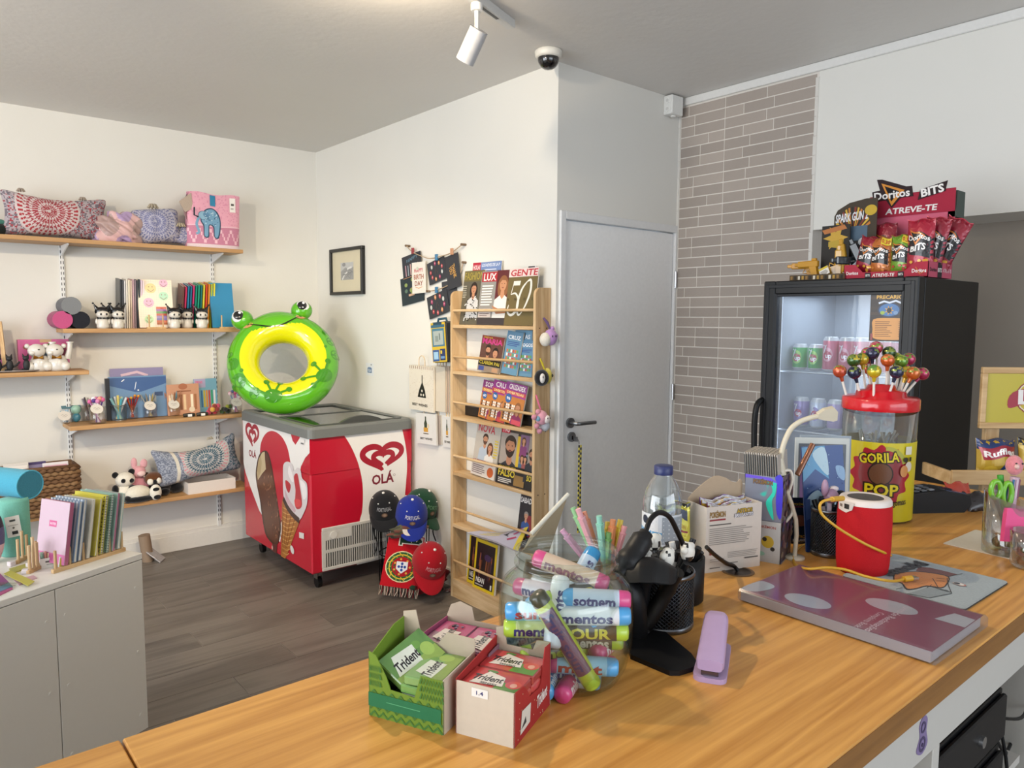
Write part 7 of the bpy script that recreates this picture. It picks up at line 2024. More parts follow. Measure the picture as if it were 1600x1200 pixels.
def pegstand(px,py,lab,L,n,yaw=0.0,h=0.07):
 q=cuv(px,py);p=cw(*q)
 t=thing('peg_stand',lab,'book stand',p,cyaw+yaw)
 G().box((-L/2,-0.006,0),(L/2,0.006,0.012),'#fff',0.001).build('base_rail',PINEL,t)
 for k in range(n):
  G().cyl((-L/2+0.01+k*(L-0.02)/max(1,n-1),0,0.012),(-L/2+0.01+k*(L-0.02)/max(1,n-1),0,h*(1+0.25*(k%2))),0.005,'#fff',n=8).build('peg',PINEX,t)
pegstand(53,893,'short pine peg stand at the front beside the eraser box',0.055,3,0.3,0.095)
pegstand(36,876,'short pine peg stand in front of the turquoise case',0.075,3,0.5,0.085)
q=cuv(63,889);e=cw(*q)
t=thing('eraser_box','small white card box holding erasers beside the peg rack','box',e,cyaw-0.55)
g=G().box((0,0,0),(0.062,0.002,0.034),'#e2ded6').box((0,0.03,0),(0.062,0.032,0.05),'#d9d5cc').box((0,0.002,0),(0.002,0.03,0.036),'#d9d5cc').box((0.06,0.002,0),(0.062,0.03,0.036),'#d9d5cc').box((0.002,0.002,0),(0.06,0.03,0.002),'#cfcac0')
P(g,(0,-0.0002,0),(1,0,0),(0,0,1),0.062,0.034).rect(0.25,0.55,0.9,0.72,'#5a5550').rect(0.3,0.3,0.85,0.38,'#a9a49c')
g.build('box_body',CARD(),t)
ex=Vector((math.cos(cyaw-0.55),math.sin(cyaw-0.55),0));ey=Vector((-ex.y,ex.x,0))
for k in range(6):
 p=e+ex*(0.008+0.0092*k)+ey*0.016
 tag(G().box((-0.004,-0.010,0),(0.004,0.010,0.046+0.004*(k%2)),['#7fa08a','#c98a7a','#d9c9a0','#b0706a','#d9d5d0','#8a9ab0'][k],0.002).build('eraser',SATIN(),None,(p.x,p.y,CZ+0.003),cyaw-0.55),['green eraser, first from the left in the white eraser box','coral eraser, second from the left in the white eraser box','beige eraser, third from the left in the white eraser box','brick red eraser, fourth from the left in the white eraser box','white eraser, fifth from the left in the white eraser box','blue grey eraser at the right end of the white eraser box'][k],'eraser')
for k,(c,lab)in enumerate((('#cfc04a','small yellow edged card standing in the front of the peg rack'),('#e2e0da','small white tag with black print standing in the front of the peg rack'))):
 q=cuv(96+11*k,891-4*k);p=cw(*q)
 g=G().box((-0.010,-0.002,0),(0.010,0.002,0.045),'#e2e0da');P(g,(-0.010,-0.0022,0),(1,0,0),(0,0,1),0.02,0.045).rect(0.1,0.1,0.5,0.9,c).rect(0.55,0.3,0.8,0.5,'#2a2a2a').rect(0.5,0.65,0.8,0.8,'#2a2a2a')
 tag(g.build('price_tag',PAPER(),None,p,rot=(R(-8),R(10),cyaw-0.3)),lab,'tag')
q=at(27,868,z=CZ)
t=thing('pencil_case','mint upright pencil case with a price tag, standing on the white cabinet','pencil case',(q.x,q.y+0.03,CZ))
hc=hz(781,(q.x,q.y))-CZ
rr=21/ppm(q)
G().lathe([(0,0),(rr*0.96,0),(rr,0.006),(rr,hc*0.95),(rr*0.92,hc),(0,hc)],'#6fae9e',n=24).build('case_body',FABRIC(),t)
px_=at(35,770,y=q.y+0.0)
top_z=hz(767,(q.x,q.y+0.02))
A_=at(47,763,z=top_z);d_=(AX_R*-1);d_=Vector((d_.x,d_.y,0)).normalized()
t2=thing('pencil_case','turquoise cylinder pencil case lying on top of the mint case at the left edge','pencil case',(A_.x,A_.y,hc+CZ+0.035))
r2=23/ppm(q)
e2=d_*0.22+Vector((0,0,0))
t2.location=(A_.x+0.0,A_.y+0.0,CZ+hc+r2*0.80)
dq=(d_+Vector((0.35*AX_F.x,0.35*AX_F.y,0))).normalized()
G().cyl((0,0,0),dq*0.20,r2,'#4798b2',n=26,caps=False).build('case_body',FABRIC(),t2)
g=G().cyl(-dq*0.001,dq*0.002,r2*0.94,'#3c7f94',n=26);g.tube([(Vector((0,0,1))*math.cos(a)+dq.cross(Vector((0,0,1)))*math.sin(a))*r2*0.97 for a in[2*PI*k/24 for k in range(25)]],0.003,'#4fa3bd',n=6,caps=False)
g.build('end_panel',FABRIC(),t2)
p=at(22,830,x=None,z=CZ+0.09)
fv=Vector((-q.x,-(q.y+0.03),0)).normalized()
tp_=Vector((q.x,q.y+0.03,0))+fv*(rr+0.002)
g=G().box((-0.022,-0.0005,0),(0.022,0.0005,0.075),'#d9d6d0')
q_=P(g,(-0.022,-0.0007,0),(1,0,0),(0,0,1),0.044,0.075);q_.rect(0.3,0.75,0.7,0.84,'#3a3a3a').rect(0.35,0.12,0.75,0.28,'#2a2a2a').rect(0.15,0.55,0.85,0.58,'#a9a49c').ell(0.5,0.44,0.08,0.08,'#5a5550')
yf=math.atan2(-tp_.x,tp_.y)
tag(g.build('price_tag',PAPER(),None,(tp_.x,tp_.y,CZ+0.075),rot=(0,R(-6),yf)),'white barcode price tag hanging on the mint pencil case','tag')
q=at(3,880,z=CZ)
t=thing('bottle_pouch','dark purple and pink printed pouch cut off by the left picture edge','pouch',(q.x-0.02,q.y+0.02,CZ))
hp_=hz(795,(q.x,q.y))-CZ
G().sph((0,0,hp_*0.5),(0.035,0.03,hp_*0.5),'#4a4560',14,10,fn=lambda d:'#cda9b2' if d.z<-hp_*0.2 else('#5a5478' if d.z<hp_*0.1 else '#3a3040')).build('pouch_body',FABRIC(),t)
def flat(pts,h,c,label,cat,name,art=None,z=0.0):
 g=G()
 q=[at(*k,z=CZ+z)-ca for k in pts]
 pp=[(k.dot(cu),k.dot(cv))for k in q]
 cx=sum(k[0]for k in pp)/len(pp);cy=sum(k[1]for k in pp)/len(pp)
 g.prism([(k[0]-cx,k[1]-cy)for k in pp],0,h,c)
 if art:
  o=Vector((pp[3][0]-cx,pp[3][1]-cy,h));u=Vector((pp[2][0]-pp[3][0],pp[2][1]-pp[3][1],0));v=Vector((pp[0][0]-pp[3][0],pp[0][1]-pp[3][1],0))
  v2=v-u.normalized()*v.dot(u.normalized())
  art(P(g,o,u,v2,u.length,v2.length))
 tag(g.build(name,MAG(),None,cw(cx,cy,z),cyaw),label,cat)
def rul(p_):
 for k in range(4):p_.rect(0.12+0.24*k,0.3,0.2+0.24*k,0.8,'#5f6a2a')
flat([(6,897),(16,892),(54,909),(44,916)],0.002,'#b9b04a','yellow green ruler lying on the front left of the cabinet','ruler','ruler',rul,0.0065)
flat([(14,890),(42,882),(47,888),(18,897)],0.004,'#a9a552','flat yellow green pack behind the ruler on the cabinet','pack','stationery_pack')
flat([(-20,900),(-2,896),(14,912),(-6,920)],0.005,'#8a4a7f','purple flat pack left of the ruler at the picture edge','pack','stationery_pack')
flat([(-8,915),(10,908),(20,918),(-2,927)],0.004,'#6a8aa0','blue grey flat pack below the ruler at the picture edge','pack','stationery_pack')
flat([(-10,927),(16,916),(20,921),(-6,934)],0.003,'#b0507f','pink flat pack at the front edge of the cabinet','pack','stationery_pack')
flat([(22,908),(52,900),(58,904),(30,915)],0.003,'#c9a2b0','pale pink flat pack under the ruler end','pack','stationery_pack')
for k,(px,py)in enumerate(((18,884),(47,886),(40,896))):
 q=cw(*cuv(px,py))
 tag(G().box((-0.010,-0.010,0),(0.010,0.010,0.016),'#d9cfd0',0.002).build('eraser',SATIN(),None,q,cyaw+0.4*k),['white cube eraser nearest the left edge before the turquoise case','white cube eraser before the short peg stand','white cube eraser nearest the ruler'][k],'eraser')
p=at(206,858,z=0.0)
t=thing('paper_roll','small brown roll with a silver label on the floor by the skirting','roll',(p.x+0.02,5.08,0.0),rot=(0,0,0))
pz=Vector((p.x,5.08,0))
zt_=hz(836,pz)
G().cyl((0,0,0),(-0.02,0,zt_),0.035,'#8f7a66',n=18).build('roll_body',CARD(),t)
g=G();g.T=Matrix.Translation((0.07,-0.06,0.002))@Matrix.Rotation(R(55),4,'Z')@Matrix.Rotation(R(-50),4,'X')
g.box((-0.04,-0.004,0),(0.05,0.004,0.11),'#a8a5a8',0.002);g.build('label_card',FOIL(),t)
#shop counter
KZC=1.10;CY0,CY1=0.358,0.900;CXL,CXS,CXR=-0.9,0.1815,2.36
OAKT=wood('golden_oak','#d9a052','#b57a32','X',1.0,0.36,ring=16,stretch=0.05,bump=0.05,bands=16,fine=0.66)
ct=thing('shop_counter','long shop counter with golden oak worktop and white base in the foreground','counter',(0,0,0))
for a,b in((CXL,CXS-0.0012),(CXS+0.0012,CXR)):
 w_=G().box((a,CY0,KZC-0.036),(b,CY1,KZC),'#fff',0.002).build('worktop',OAKT,ct)
 G().box((a+0.001,CY0-0.0012,KZC-0.0355),(b-0.001,CY0-0.0002,KZC-0.0015),'#fff').build('edge_band',wood('shaded_edge_oak','#9a6c34','#7a5122','X',1.0,0.45,ring=16,stretch=0.05),w_)  # brown oak darkened mostly to stand in for shade on this edge
cwht='#b9b5ae'
G().box((CXL,CY0+0.010,KZC-0.115),(CXR,CY0+0.028,KZC-0.036),cwht,0.001).build('apron',WLAC,ct)
G().box((CXL,CY1-0.045,0.0),(CXR,CY1-0.025,KZC-0.036),cwht,0.001).build('front_panel',WLAC,ct)
pdv=at(1465,1150,y=CY0+0.01).x
for x in(pdv-0.012,-0.5,0.3,1.75,CXR-0.03):
 G().box((x,CY0+0.029 if x!=pdv-0.012 else CY0+0.0105,0.0),(x+0.024,CY1-0.045,KZC-0.1151 if x==pdv-0.012 else KZC-0.036),cwht,0.001).build('divider',WLAC,ct)
G().box((CXL,CY0+0.03,0.42),(CXR,CY1-0.045,0.438),cwht,0.001).build('lower_shelf',WLAC,ct)
g=G()
for k in range(40):g.box((pdv+0.1+0.032*k,CY1-0.051,0.45),(pdv+0.118+0.032*k,CY1-0.0452,KZC-0.04),'#b0aca5',0.001)
g.build('ribbed_lining',WLAC,ct,kind='stuff')
a=at(1437,1128,y=CY0+0.009);b=at(1452,1098,y=CY0+0.009)
g=G();u_=1.0
g.prism(spline2([(-0.018,-0.017),(0.0,-0.026),(0.018,-0.016),(0.012,0.004),(0.014,0.02),(0.002,0.028),(-0.012,0.018),(-0.009,0.0)],4,True),0,0.0008,'#7a6a90')
q=P(g,(-0.02,-0.028,0.0008),(1,0,0),(0,1,0),0.04,0.056)
q.ring(0.48,0.3,0.22,0.10,'#4a3f60').ring(0.5,0.72,0.16,0.08,'#4a3f60').ell(0.48,0.28,0.07,0.07,'#3a2f50')
mm=at(1444,1113,y=CY0+0.009)
sk=tag(g.build('sticker',PAPER(),None,(mm.x,CY0+0.0098,KZC-0.078),rot=(R(90),R(0),0)),'small purple round sticker on the white counter apron','sticker')
gp=at(1153,893,z=KZC)
o=G().lathe([(0.0,0.0004),(0.024,0.0004),(0.024,0.0012),(0.030,0.0012),(0.031,0.0002)],'#5a4326',n=24,cols=['#2a1c10','#2a1c10','#6a4c28','#6a4c28']).build('cable_grommet',SATIN(),ct,(gp.x,gp.y,KZC))
yd=0.40
dt=at(1573,1076,y=yd);dl=pdv+0.016
for i,(z0,z1)in enumerate(((dt.z-0.092,dt.z),(dt.z-0.20,dt.z-0.108))):
 t=thing('cash_drawer',['upper black cash drawer with a chrome lock under the counter','lower black cash drawer under the counter'][i],'cash drawer',(dl,yd,z0))
 L=dt.x-dl
 G().box((0,0.006,0),(L,0.33,z1-z0),'#0e0e10',0.002).build('drawer_case',BLACKP(),t)
 G().box((0.006,-0.004,0.006),(L-0.006,0.0055,z1-z0-0.006),'#141416',0.003).build('drawer_front',BLACKP(),t)
 G().cyl((L*0.66,-0.004,(z1-z0)*0.5),(L*0.66,-0.010,(z1-z0)*0.5),0.010,'#b9babd',n=16).build('lock',METAL(),t)
 if i==0:
  G().box((0.0,0.02,-0.016),(L,0.32,-0.0005),'#0c0c0e').build('bracket',BLACKP(),t)
G().box((dl,CY0+0.06,dt.z-0.222),(pdv+0.6,CY1-0.06,dt.z-0.206),cwht).build('middle_shelf',WLAC,ct)
c0_=Vector((dt.x+0.02,0.41,dt.z-0.09))
for i,pts in enumerate((((0,0,0),(0.02,-0.01,-0.10),(0.05,0.0,-0.3),(0.06,0.05,-0.45)),((0.0,0.01,0.02),(0.12,0.0,-0.02),(0.25,0.02,-0.04)),((0.0,0.02,0.0),(0.06,0.01,-0.07),(0.16,0.03,-0.12),(0.3,0.05,-0.13)))):
 tag(G().tube([Vector(k)-Vector((0,0,0))for k in pts],0.0032,'#101012',n=8,sub=6).build('power_cable',BLACKP(),None,c0_),['black cable hanging straight down beside the cash drawer','black cable running right from the upper cash drawer','black cable drooping right below the cash drawer'][i],'cable')
sb=at(1560,1185,y=0.55)
o=crumple(G(),(0.07,0.06,0.05),'#2f7a4a',0.2,3,30,16,lambda u,v:'#2f7a4a' if math.sin(9*u)>-0.2 else '#c9cfc9').build('plastic_bag',paint('plastic_film',0.3,coat=0.4),None,(dt.x-0.02,0.50,dt.z-0.206-0.14))
tag(o,'green and white crumpled plastic bag under the cash drawers','bag')
G().box((dt.x-0.15,0.42,dt.z-0.37),(dt.x+0.25,0.80,dt.z-0.347),cwht).build('bag_shelf',WLAC,ct)
def on(px,py):return at(px,py,z=KZC)
#gum boxes
e1=Vector((0.42,-0.907,0)).normalized();gy=math.atan2(e1.y,e1.x);e2=Vector((-e1.y,e1.x,0))
BL,BS,BH=0.104,0.076,0.066
def gumpack(loc,rot,c,art,label,W=0.072,D=0.049,H=0.011,group=None):
 g=G().box((-W/2,-D/2,0),(W/2,D/2,H),c,0.0018)
 if art:art(P(g,(-W/2+0.001,-D/2+0.001,H),(1,0,0),(0,1,0),W-0.002,D-0.002,lift=0.0001))
 return tag(g.build('gum_pack',paint('gum_film',0.25,coat=0.5,var=0.12,scale=70),None,loc,rot=rot),label,'gum pack',group)
def tri(c1,c2,kind):
 def f(p_):
  p_.rect(0,0,1,1,c1)
  if kind=='melon':
   p_.poly([(0.0,0),(0.25,0),(0.5,1),(0.1,1)],'#c23f42').poly([(0.55,0),(1,0),(1,0.45),(0.6,0.5)],'#5f8a3a').poly([(0.62,1),(1,1),(1,0.6),(0.7,0.6)],'#b8433f').ell(0.85,0.45,0.14,0.13,'#c9503f').ell(0.86,0.42,0.06,0.07,'#dfa58a').ell(0.35,0.88,0.1,0.05,'#4a7a2f')
   p_.poly([(0.12,0.18),(0.70,0.26),(0.64,0.70),(0.30,0.86)],'#e2d8cf')
  elif kind=='berry':
   p_.poly([(0,0),(0.3,0),(0.5,1),(0,1)],'#8f6a7a').ell(0.78,0.5,0.17,0.17,'#a8385f')
   for k in range(14):p_.ell(0.70+0.16*hsh(k,1),0.32+0.36*hsh(k,2),0.030,0.030,'#3a3248' if k%2 else '#7a6a8a',n=8)
   p_.poly([(0.06,0.25),(0.58,0.2),(0.62,0.75),(0.2,0.82)],'#dccfc6')
  else:
   p_.poly([(0,0),(1,0),(1,0.4),(0,0.3)],'#8aa552').ell(0.82,0.42,0.13,0.14,'#9ab85c').ell(0.7,0.7,0.1,0.08,'#6a9a4a')
   p_.poly([(0.06,0.3),(0.6,0.25),(0.66,0.78),(0.2,0.85)],'#d6dcd0')
  p_.text('Trident',0.38,0.52,0.26,'#26262c',0.54,0.03,0.15,1.3)
  if kind=='melon':p_.text('SENSES',0.45,0.27,0.08,'#4a4a50',0.3)
 return f
def gumbox(o,name_label,c_front,c_side,cin,front,side,long_front=True):
 """open display box: x along its front, y back"""
 t=thing('gum_box',name_label,'gum box',(o.x,o.y,KZC),gy)
 return t
CIN='#b5a58f'
oG=on(577,1117)
t=gumbox(oG,'green chevron gum display box with a notched front, nearest the left',0,0,0,0,0)
XZ=lambda y:Matrix(((1,0,0,0),(0,0,-1,y),(0,1,0,0),(0,0,0,1)))
YZ=lambda x:Matrix(((0,0,1,x),(1,0,0,0),(0,1,0,0),(0,0,0,1)))
g=G().prism([(0,0),(BL,0),(BL,BH*0.98),(BL*0.70,BH*0.98),(BL*0.62,BH*0.55),(BL*0.30,BH*0.58),(BL*0.24,BH*0.80),(BL*0.10,BH*1.16),(0.0,BH*1.22)],-0.0012,0,'#68851f',XZ(0))
q=P(g,(0,-0.0001,0),(1,0,0),(0,0,1),BL,BH)
def chev(p_,y,c,x0=0.015,x1=0.985):
 n=16;pts=[(x0+(x1-x0)*k/n,y+(0.05 if k%2 else-0.05))for k in range(n+1)]
 p_.stroke(pts,0.026,c)
for y in(0.06,0.20,0.46):chev(q,y,'#3f6f28')
for y in(0.62,0.76,0.90):chev(q,y,'#3f6f28',0.70,1.0);chev(q,y+0.02,'#3f6f28',0.02,0.17)
q.rect(0,0.20,0.97,0.46,'#1a6a40');q.rect(0.25,0.33,0.70,0.345,'#4f9a6a')
g.build('front_wall',CARD(),t)
g=G().prism([(0,0),(BS,0),(BS,BH*1.05),(0,BH)],0,0.0012,'#c2b5a3',YZ(BL-0.0012));g.build('side_wall',CARD(),t)
g=G().prism([(0,0),(BS,0),(BS,BH*1.45),(BS*0.7,BH*1.42),(0,BH*1.1)],0,0.0012,'#68851f',YZ(0));g.build('side_wall',CARD(),t)
g=G().prism([(0,0),(BL,0),(BL,BH*1.28),(BL*0.62,BH*1.30),(BL*0.5,BH*1.05),(BL*0.26,BH*1.10),(BL*0.18,BH*1.62),(0,BH*1.55)],-0.0012,0,CIN,XZ(BS));g.build('rear_wall',CARD(),t)
G().box((0.001,0.001,0),(BL-0.001,BS-0.001,0.0012),CIN).build('base_wall',CARD(),t)
def gl(o,x,y,z):return(o.x+e1.x*x+e2.x*y,o.y+e1.y*x+e2.y*y,KZC+z)
GRN2='#6f9a4f'
for k in range(4):
 gumpack(gl(oG,0.066,0.040,0.0016+0.0113*k),(0,0,gy+PI/2),GRN2 if k%2 else '#a9bfa0',None,'green gum pack in the pile of the green box, '+['lowest','second from below','third from below','second from the top'][k])
gumpack(gl(oG,0.070,0.040,0.048),(0,0,gy+PI/2+0.06),'#7fa35f',tri('#7fa86a',0,'green'),'green gum pack lying on top of the pile in the green box')
gumpack(gl(oG,0.022,0.040,0.0016),(0,0,gy+PI/2),GRN2,None,'green gum pack lying at the bottom left of the green box',D=0.030)
gumpack(gl(oG,0.030,0.046,0.052),(Matrix.Rotation(gy+PI/2-0.25,3,'Z')@Matrix.Rotation(R(-16),3,'Y')@Matrix.Rotation(R(30),3,'X')).to_euler(),'#6f8f45',tri('#5f8a4a',0,'green'),'tilted green gum pack leaning out of the left of the green box',H=0.013)
oR=on(712,1145)
t=gumbox(oR,'red and white watermelon gum display box with a price label, right of the green one',0,0,0,0,0)
RS,RLn=0.075,0.106
g=G().prism([(0,0),(RS,0),(RS,BH*0.97),(0,BH*0.97)],-0.0012,0,'#c9bca9',XZ(0))
q=P(g,(0,-0.0001,0),(1,0,0),(0,0,1),RS,BH*0.97)
q.rect(0.28,0.78,0.56,0.94,'#e6e0d8').text('1.4',0.42,0.86,0.07,'#3a3a6a',0.12)
g.build('front_wall',CARD(),t)
out=[(0,0),(RLn,0),(RLn,BH*1.2),(RLn*0.84,BH*1.22),(RLn*0.72,BH*0.62),(RLn*0.66,BH*0.58),(RLn*0.40,BH*0.62),(RLn*0.34,BH*0.78),(RLn*0.24,BH*0.93),(0,BH*0.97)]
g=G().prism(out,0,0.0012,'#a02422',YZ(RS-0.0012))
q=P(g,(RS+0.0001,0,0),(0,1,0),(0,0,1),RLn,BH)
for k in range(26):q.ell(0.02+0.9*hsh(k,1),0.05+0.8*hsh(k,2)*(1 if hsh(k,1)<0.25 else 0.6),0.008,0.008,'#d9c9a0',n=5);q.h-=q.st
q.h+=q.st;q.poly([(0.14,0.12),(0.40,0.16),(0.42,0.50),(0.18,0.52)],'#d6d2c8').poly([(0.16,0.2),(0.3,0.24),(0.28,0.36)],'#3a3a3a').text('Trident',0.74,0.38,0.22,'#e6dcd8',0.30,0.1,0.2,1.4)
g.build('side_wall',CARD(),t)
g=G().prism([(0,0),(RLn,0),(RLn,BH*1.15),(RLn*0.7,BH*1.1),(0,BH)],0,0.0012,'#a02422',YZ(0));g.build('side_wall',CARD(),t)
g=G().prism([(0,0),(RS,0),(RS,BH*1.22),(RS*0.75,BH*1.2),(RS*0.68,BH*1.0),(RS*0.2,BH*1.0),(RS*0.15,BH*1.35),(0,BH*1.3)],-0.0012,0,CIN,XZ(RLn));g.build('rear_wall',CARD(),t)
G().box((0.001,0.001,0),(RS-0.001,RLn-0.001,0.0012),CIN).build('base_wall',CARD(),t)
for j in range(2):
 for k in range(5):
  last=k==4
  gumpack(gl(oR,RS/2,0.0265+0.0515*j,0.0016+0.0116*k),(0,0,gy+(0.02 if last else 0)),'#c24a44' if k%2 else '#a93f3a',tri('#b8433f',0,'melon')if last else None,'watermelon gum pack in the red box, '+['lowest','second from below','third from below','fourth from below','topmost'][k]+(' of the front pile' if j==0 else ' of the rear pile'),H=0.0112)
oP=Vector((oG.x,oG.y,0))+e2*(BS+0.012)+e1*0.014
t=thing('gum_box','pink berry gum display box behind the green one','gum box',(oP.x,oP.y,KZC),gy)
g=G().prism([(0,0),(BL,0),(BL,BH*0.9),(0,BH*0.9)],-0.0012,0,'#a04a70',XZ(0));g.build('front_wall',CARD(),t)
g=G().prism([(0,0),(BS,0),(BS,BH*1.08),(BS*0.7,BH*1.02),(0,BH*0.95)],0,0.0012,'#8f6a78',YZ(BL-0.0012));g.build('side_wall',CARD(),t)
g=G().prism([(0,0),(BS,0),(BS,BH),(0,BH)],0,0.0012,'#a04a70',YZ(0));g.build('side_wall',CARD(),t)
g=G().prism([(0,0),(BL,0),(BL,BH*1.12),(BL*0.9,BH*1.12),(BL*0.8,BH),(BL*0.42,BH),(BL*0.38,BH*1.28),(BL*0.2,BH*1.36),(BL*0.06,BH*1.26),(0,BH*1.02)],-0.0012,0,CIN,XZ(BS));g.build('rear_wall',CARD(),t)
G().box((0.001,0.001,0),(BL-0.001,BS-0.001,0.0012),CIN).build('base_wall',CARD(),t)
for j in range(2):
 for k in range(5):
  last=k==4
  gumpack(gl(oP,0.0265+0.0505*j,BS/2,0.0016+0.0118*k),(0,0,gy+PI/2+(0.03 if last else 0)),'#b04a78' if k%2 else '#8f3f66',tri('#b8557f',0,'berry')if last else None,'berry gum pack in the pink box, '+['lowest','second from below','third from below','fourth from below','topmost'][k]+(' of the left pile' if j==0 else ' of the right pile'),H=0.0115)
#sweet jar
jf=on(882,1090)
jd=Vector((jf.x,jf.y,0)).normalized()
jc=Vector((jf.x,jf.y,0))+jd*0.066
jy=math.atan2(-jc.x,jc.y)
jz=hz(858,(jc.x,jc.y))-KZC
JR=0.0905
t=thing('sweet_jar','large clear open jar full of mentos candy rolls on the counter','jar',(jc.x,jc.y,KZC),jy)
prof=[(0,0.004),(0.055,0.003),(0.066,0),(0.074,0.004),(0.083,0.020),(0.0895,0.05),(JR,0.085),(0.0895,jz*0.68),(0.084,jz*0.76),(0.072,jz*0.82),(0.0665,jz*0.86),(0.0665,jz*0.89),(0.070,jz*0.895),(0.070,jz*0.915),(0.0665,jz*0.92),(0.0665,jz*0.965),(0.0690,jz*0.97),(0.0690,jz),(0.0645,jz),(0.0640,jz*0.90),(0.0640,jz*0.86),(0.070,jz*0.815),(0.0815,jz*0.755),(0.087,jz*0.68),(0.088,0.085),(0.087,0.05),(0.080,0.022),(0.070,0.008),(0,0.007)]
G().lathe(prof,'#fff',n=48).build('jar_wall',clear('jar_plastic','#f6faf8',fac=0.07,rough=0.06),t)
def roll_(lp,az,el,L,c,ctext,ends,txt,label,r=0.0122,flip=0):
 """candy roll: centre lp in the jar's frame, direction by azimuth and elevation, print towards the camera"""
 d=Vector((math.cos(el)*math.cos(az),math.cos(el)*math.sin(az),math.sin(el)))
 out=Vector((0,-1,0.12));out=(out-d*out.dot(d)).normalized()
 up=out.cross(d)*-1
 up=d.cross(out)*-1 if False else out.cross(d)
 g=G();a=-d*L/2;b=d*L/2
 rows_=[(-L/2-0.004,0.0),(-L/2-0.003,r*0.75),(-L/2,r*0.95),(-L/2+0.012,r),(L/2-0.012,r),(L/2,r*0.95),(L/2+0.003,r*0.75),(L/2+0.004,0.0)]
 n=18;vs=[]
 for s_,rr_ in rows_:
  for k in range(n):
   an=2*PI*k/n;vs.append(d*s_+out*(rr_*math.cos(an))+up*(rr_*math.sin(an)))
 fs=[];cc=[]
 cols=[ends[0]]*3+[c]+[ends[1]]*3
 for q_ in range(len(rows_)-1):
  for k in range(n):
   fs.append((q_*n+k,q_*n+(k+1)%n,(q_+1)*n+(k+1)%n,(q_+1)*n+k));cc.append(cols[q_])
 g.add(vs,fs,cc,True)
 sg=-1 if flip else 1
 fn=lambda x,y,h:d*(sg*x)+(out*math.cos(y/r)+(up*-1*sg if False else up*sg)*math.sin(y/r))*(r+h)
 p_=P(g,(0,0,0),(1,0,0),(0,1,0),1,1,lift=0.0002,step=0.00012,fn=fn,maxlen=0.005)
 chk=fn(0.001,0,0)-fn(0,0,0);chw=fn(0,0.001,0)-fn(0,0,0)
 if chk.cross(chw).dot(out)<0:
  fn2=lambda x,y,h:fn(x,-y,h);p_.fn=fn2
 if len(txt)>1:
  p_.rect(-L*0.36,-r*0.9,L*0.34,r*0.9,txt[1])
 p_.text(txt[0],-0.002,-0.001,r*1.05,ctext,L*0.64,0,0,1.6)
 o=g.build('candy_roll',paint('candy_wrap',0.28,coat=0.4,var=0.10,scale=70),None,(jc.x,jc.y,KZC),jy)
 for i in range(len(o.data.vertices)):o.data.vertices[i].co+=Vector(lp)
 return tag(o,label,'candy roll')
BLU2,PNK,LIM,DRK,WHT2,PUR='#4a9ad0','#c9477f','#a3bf3a','#3a3a32','#d6d8dc','#2f2a66'
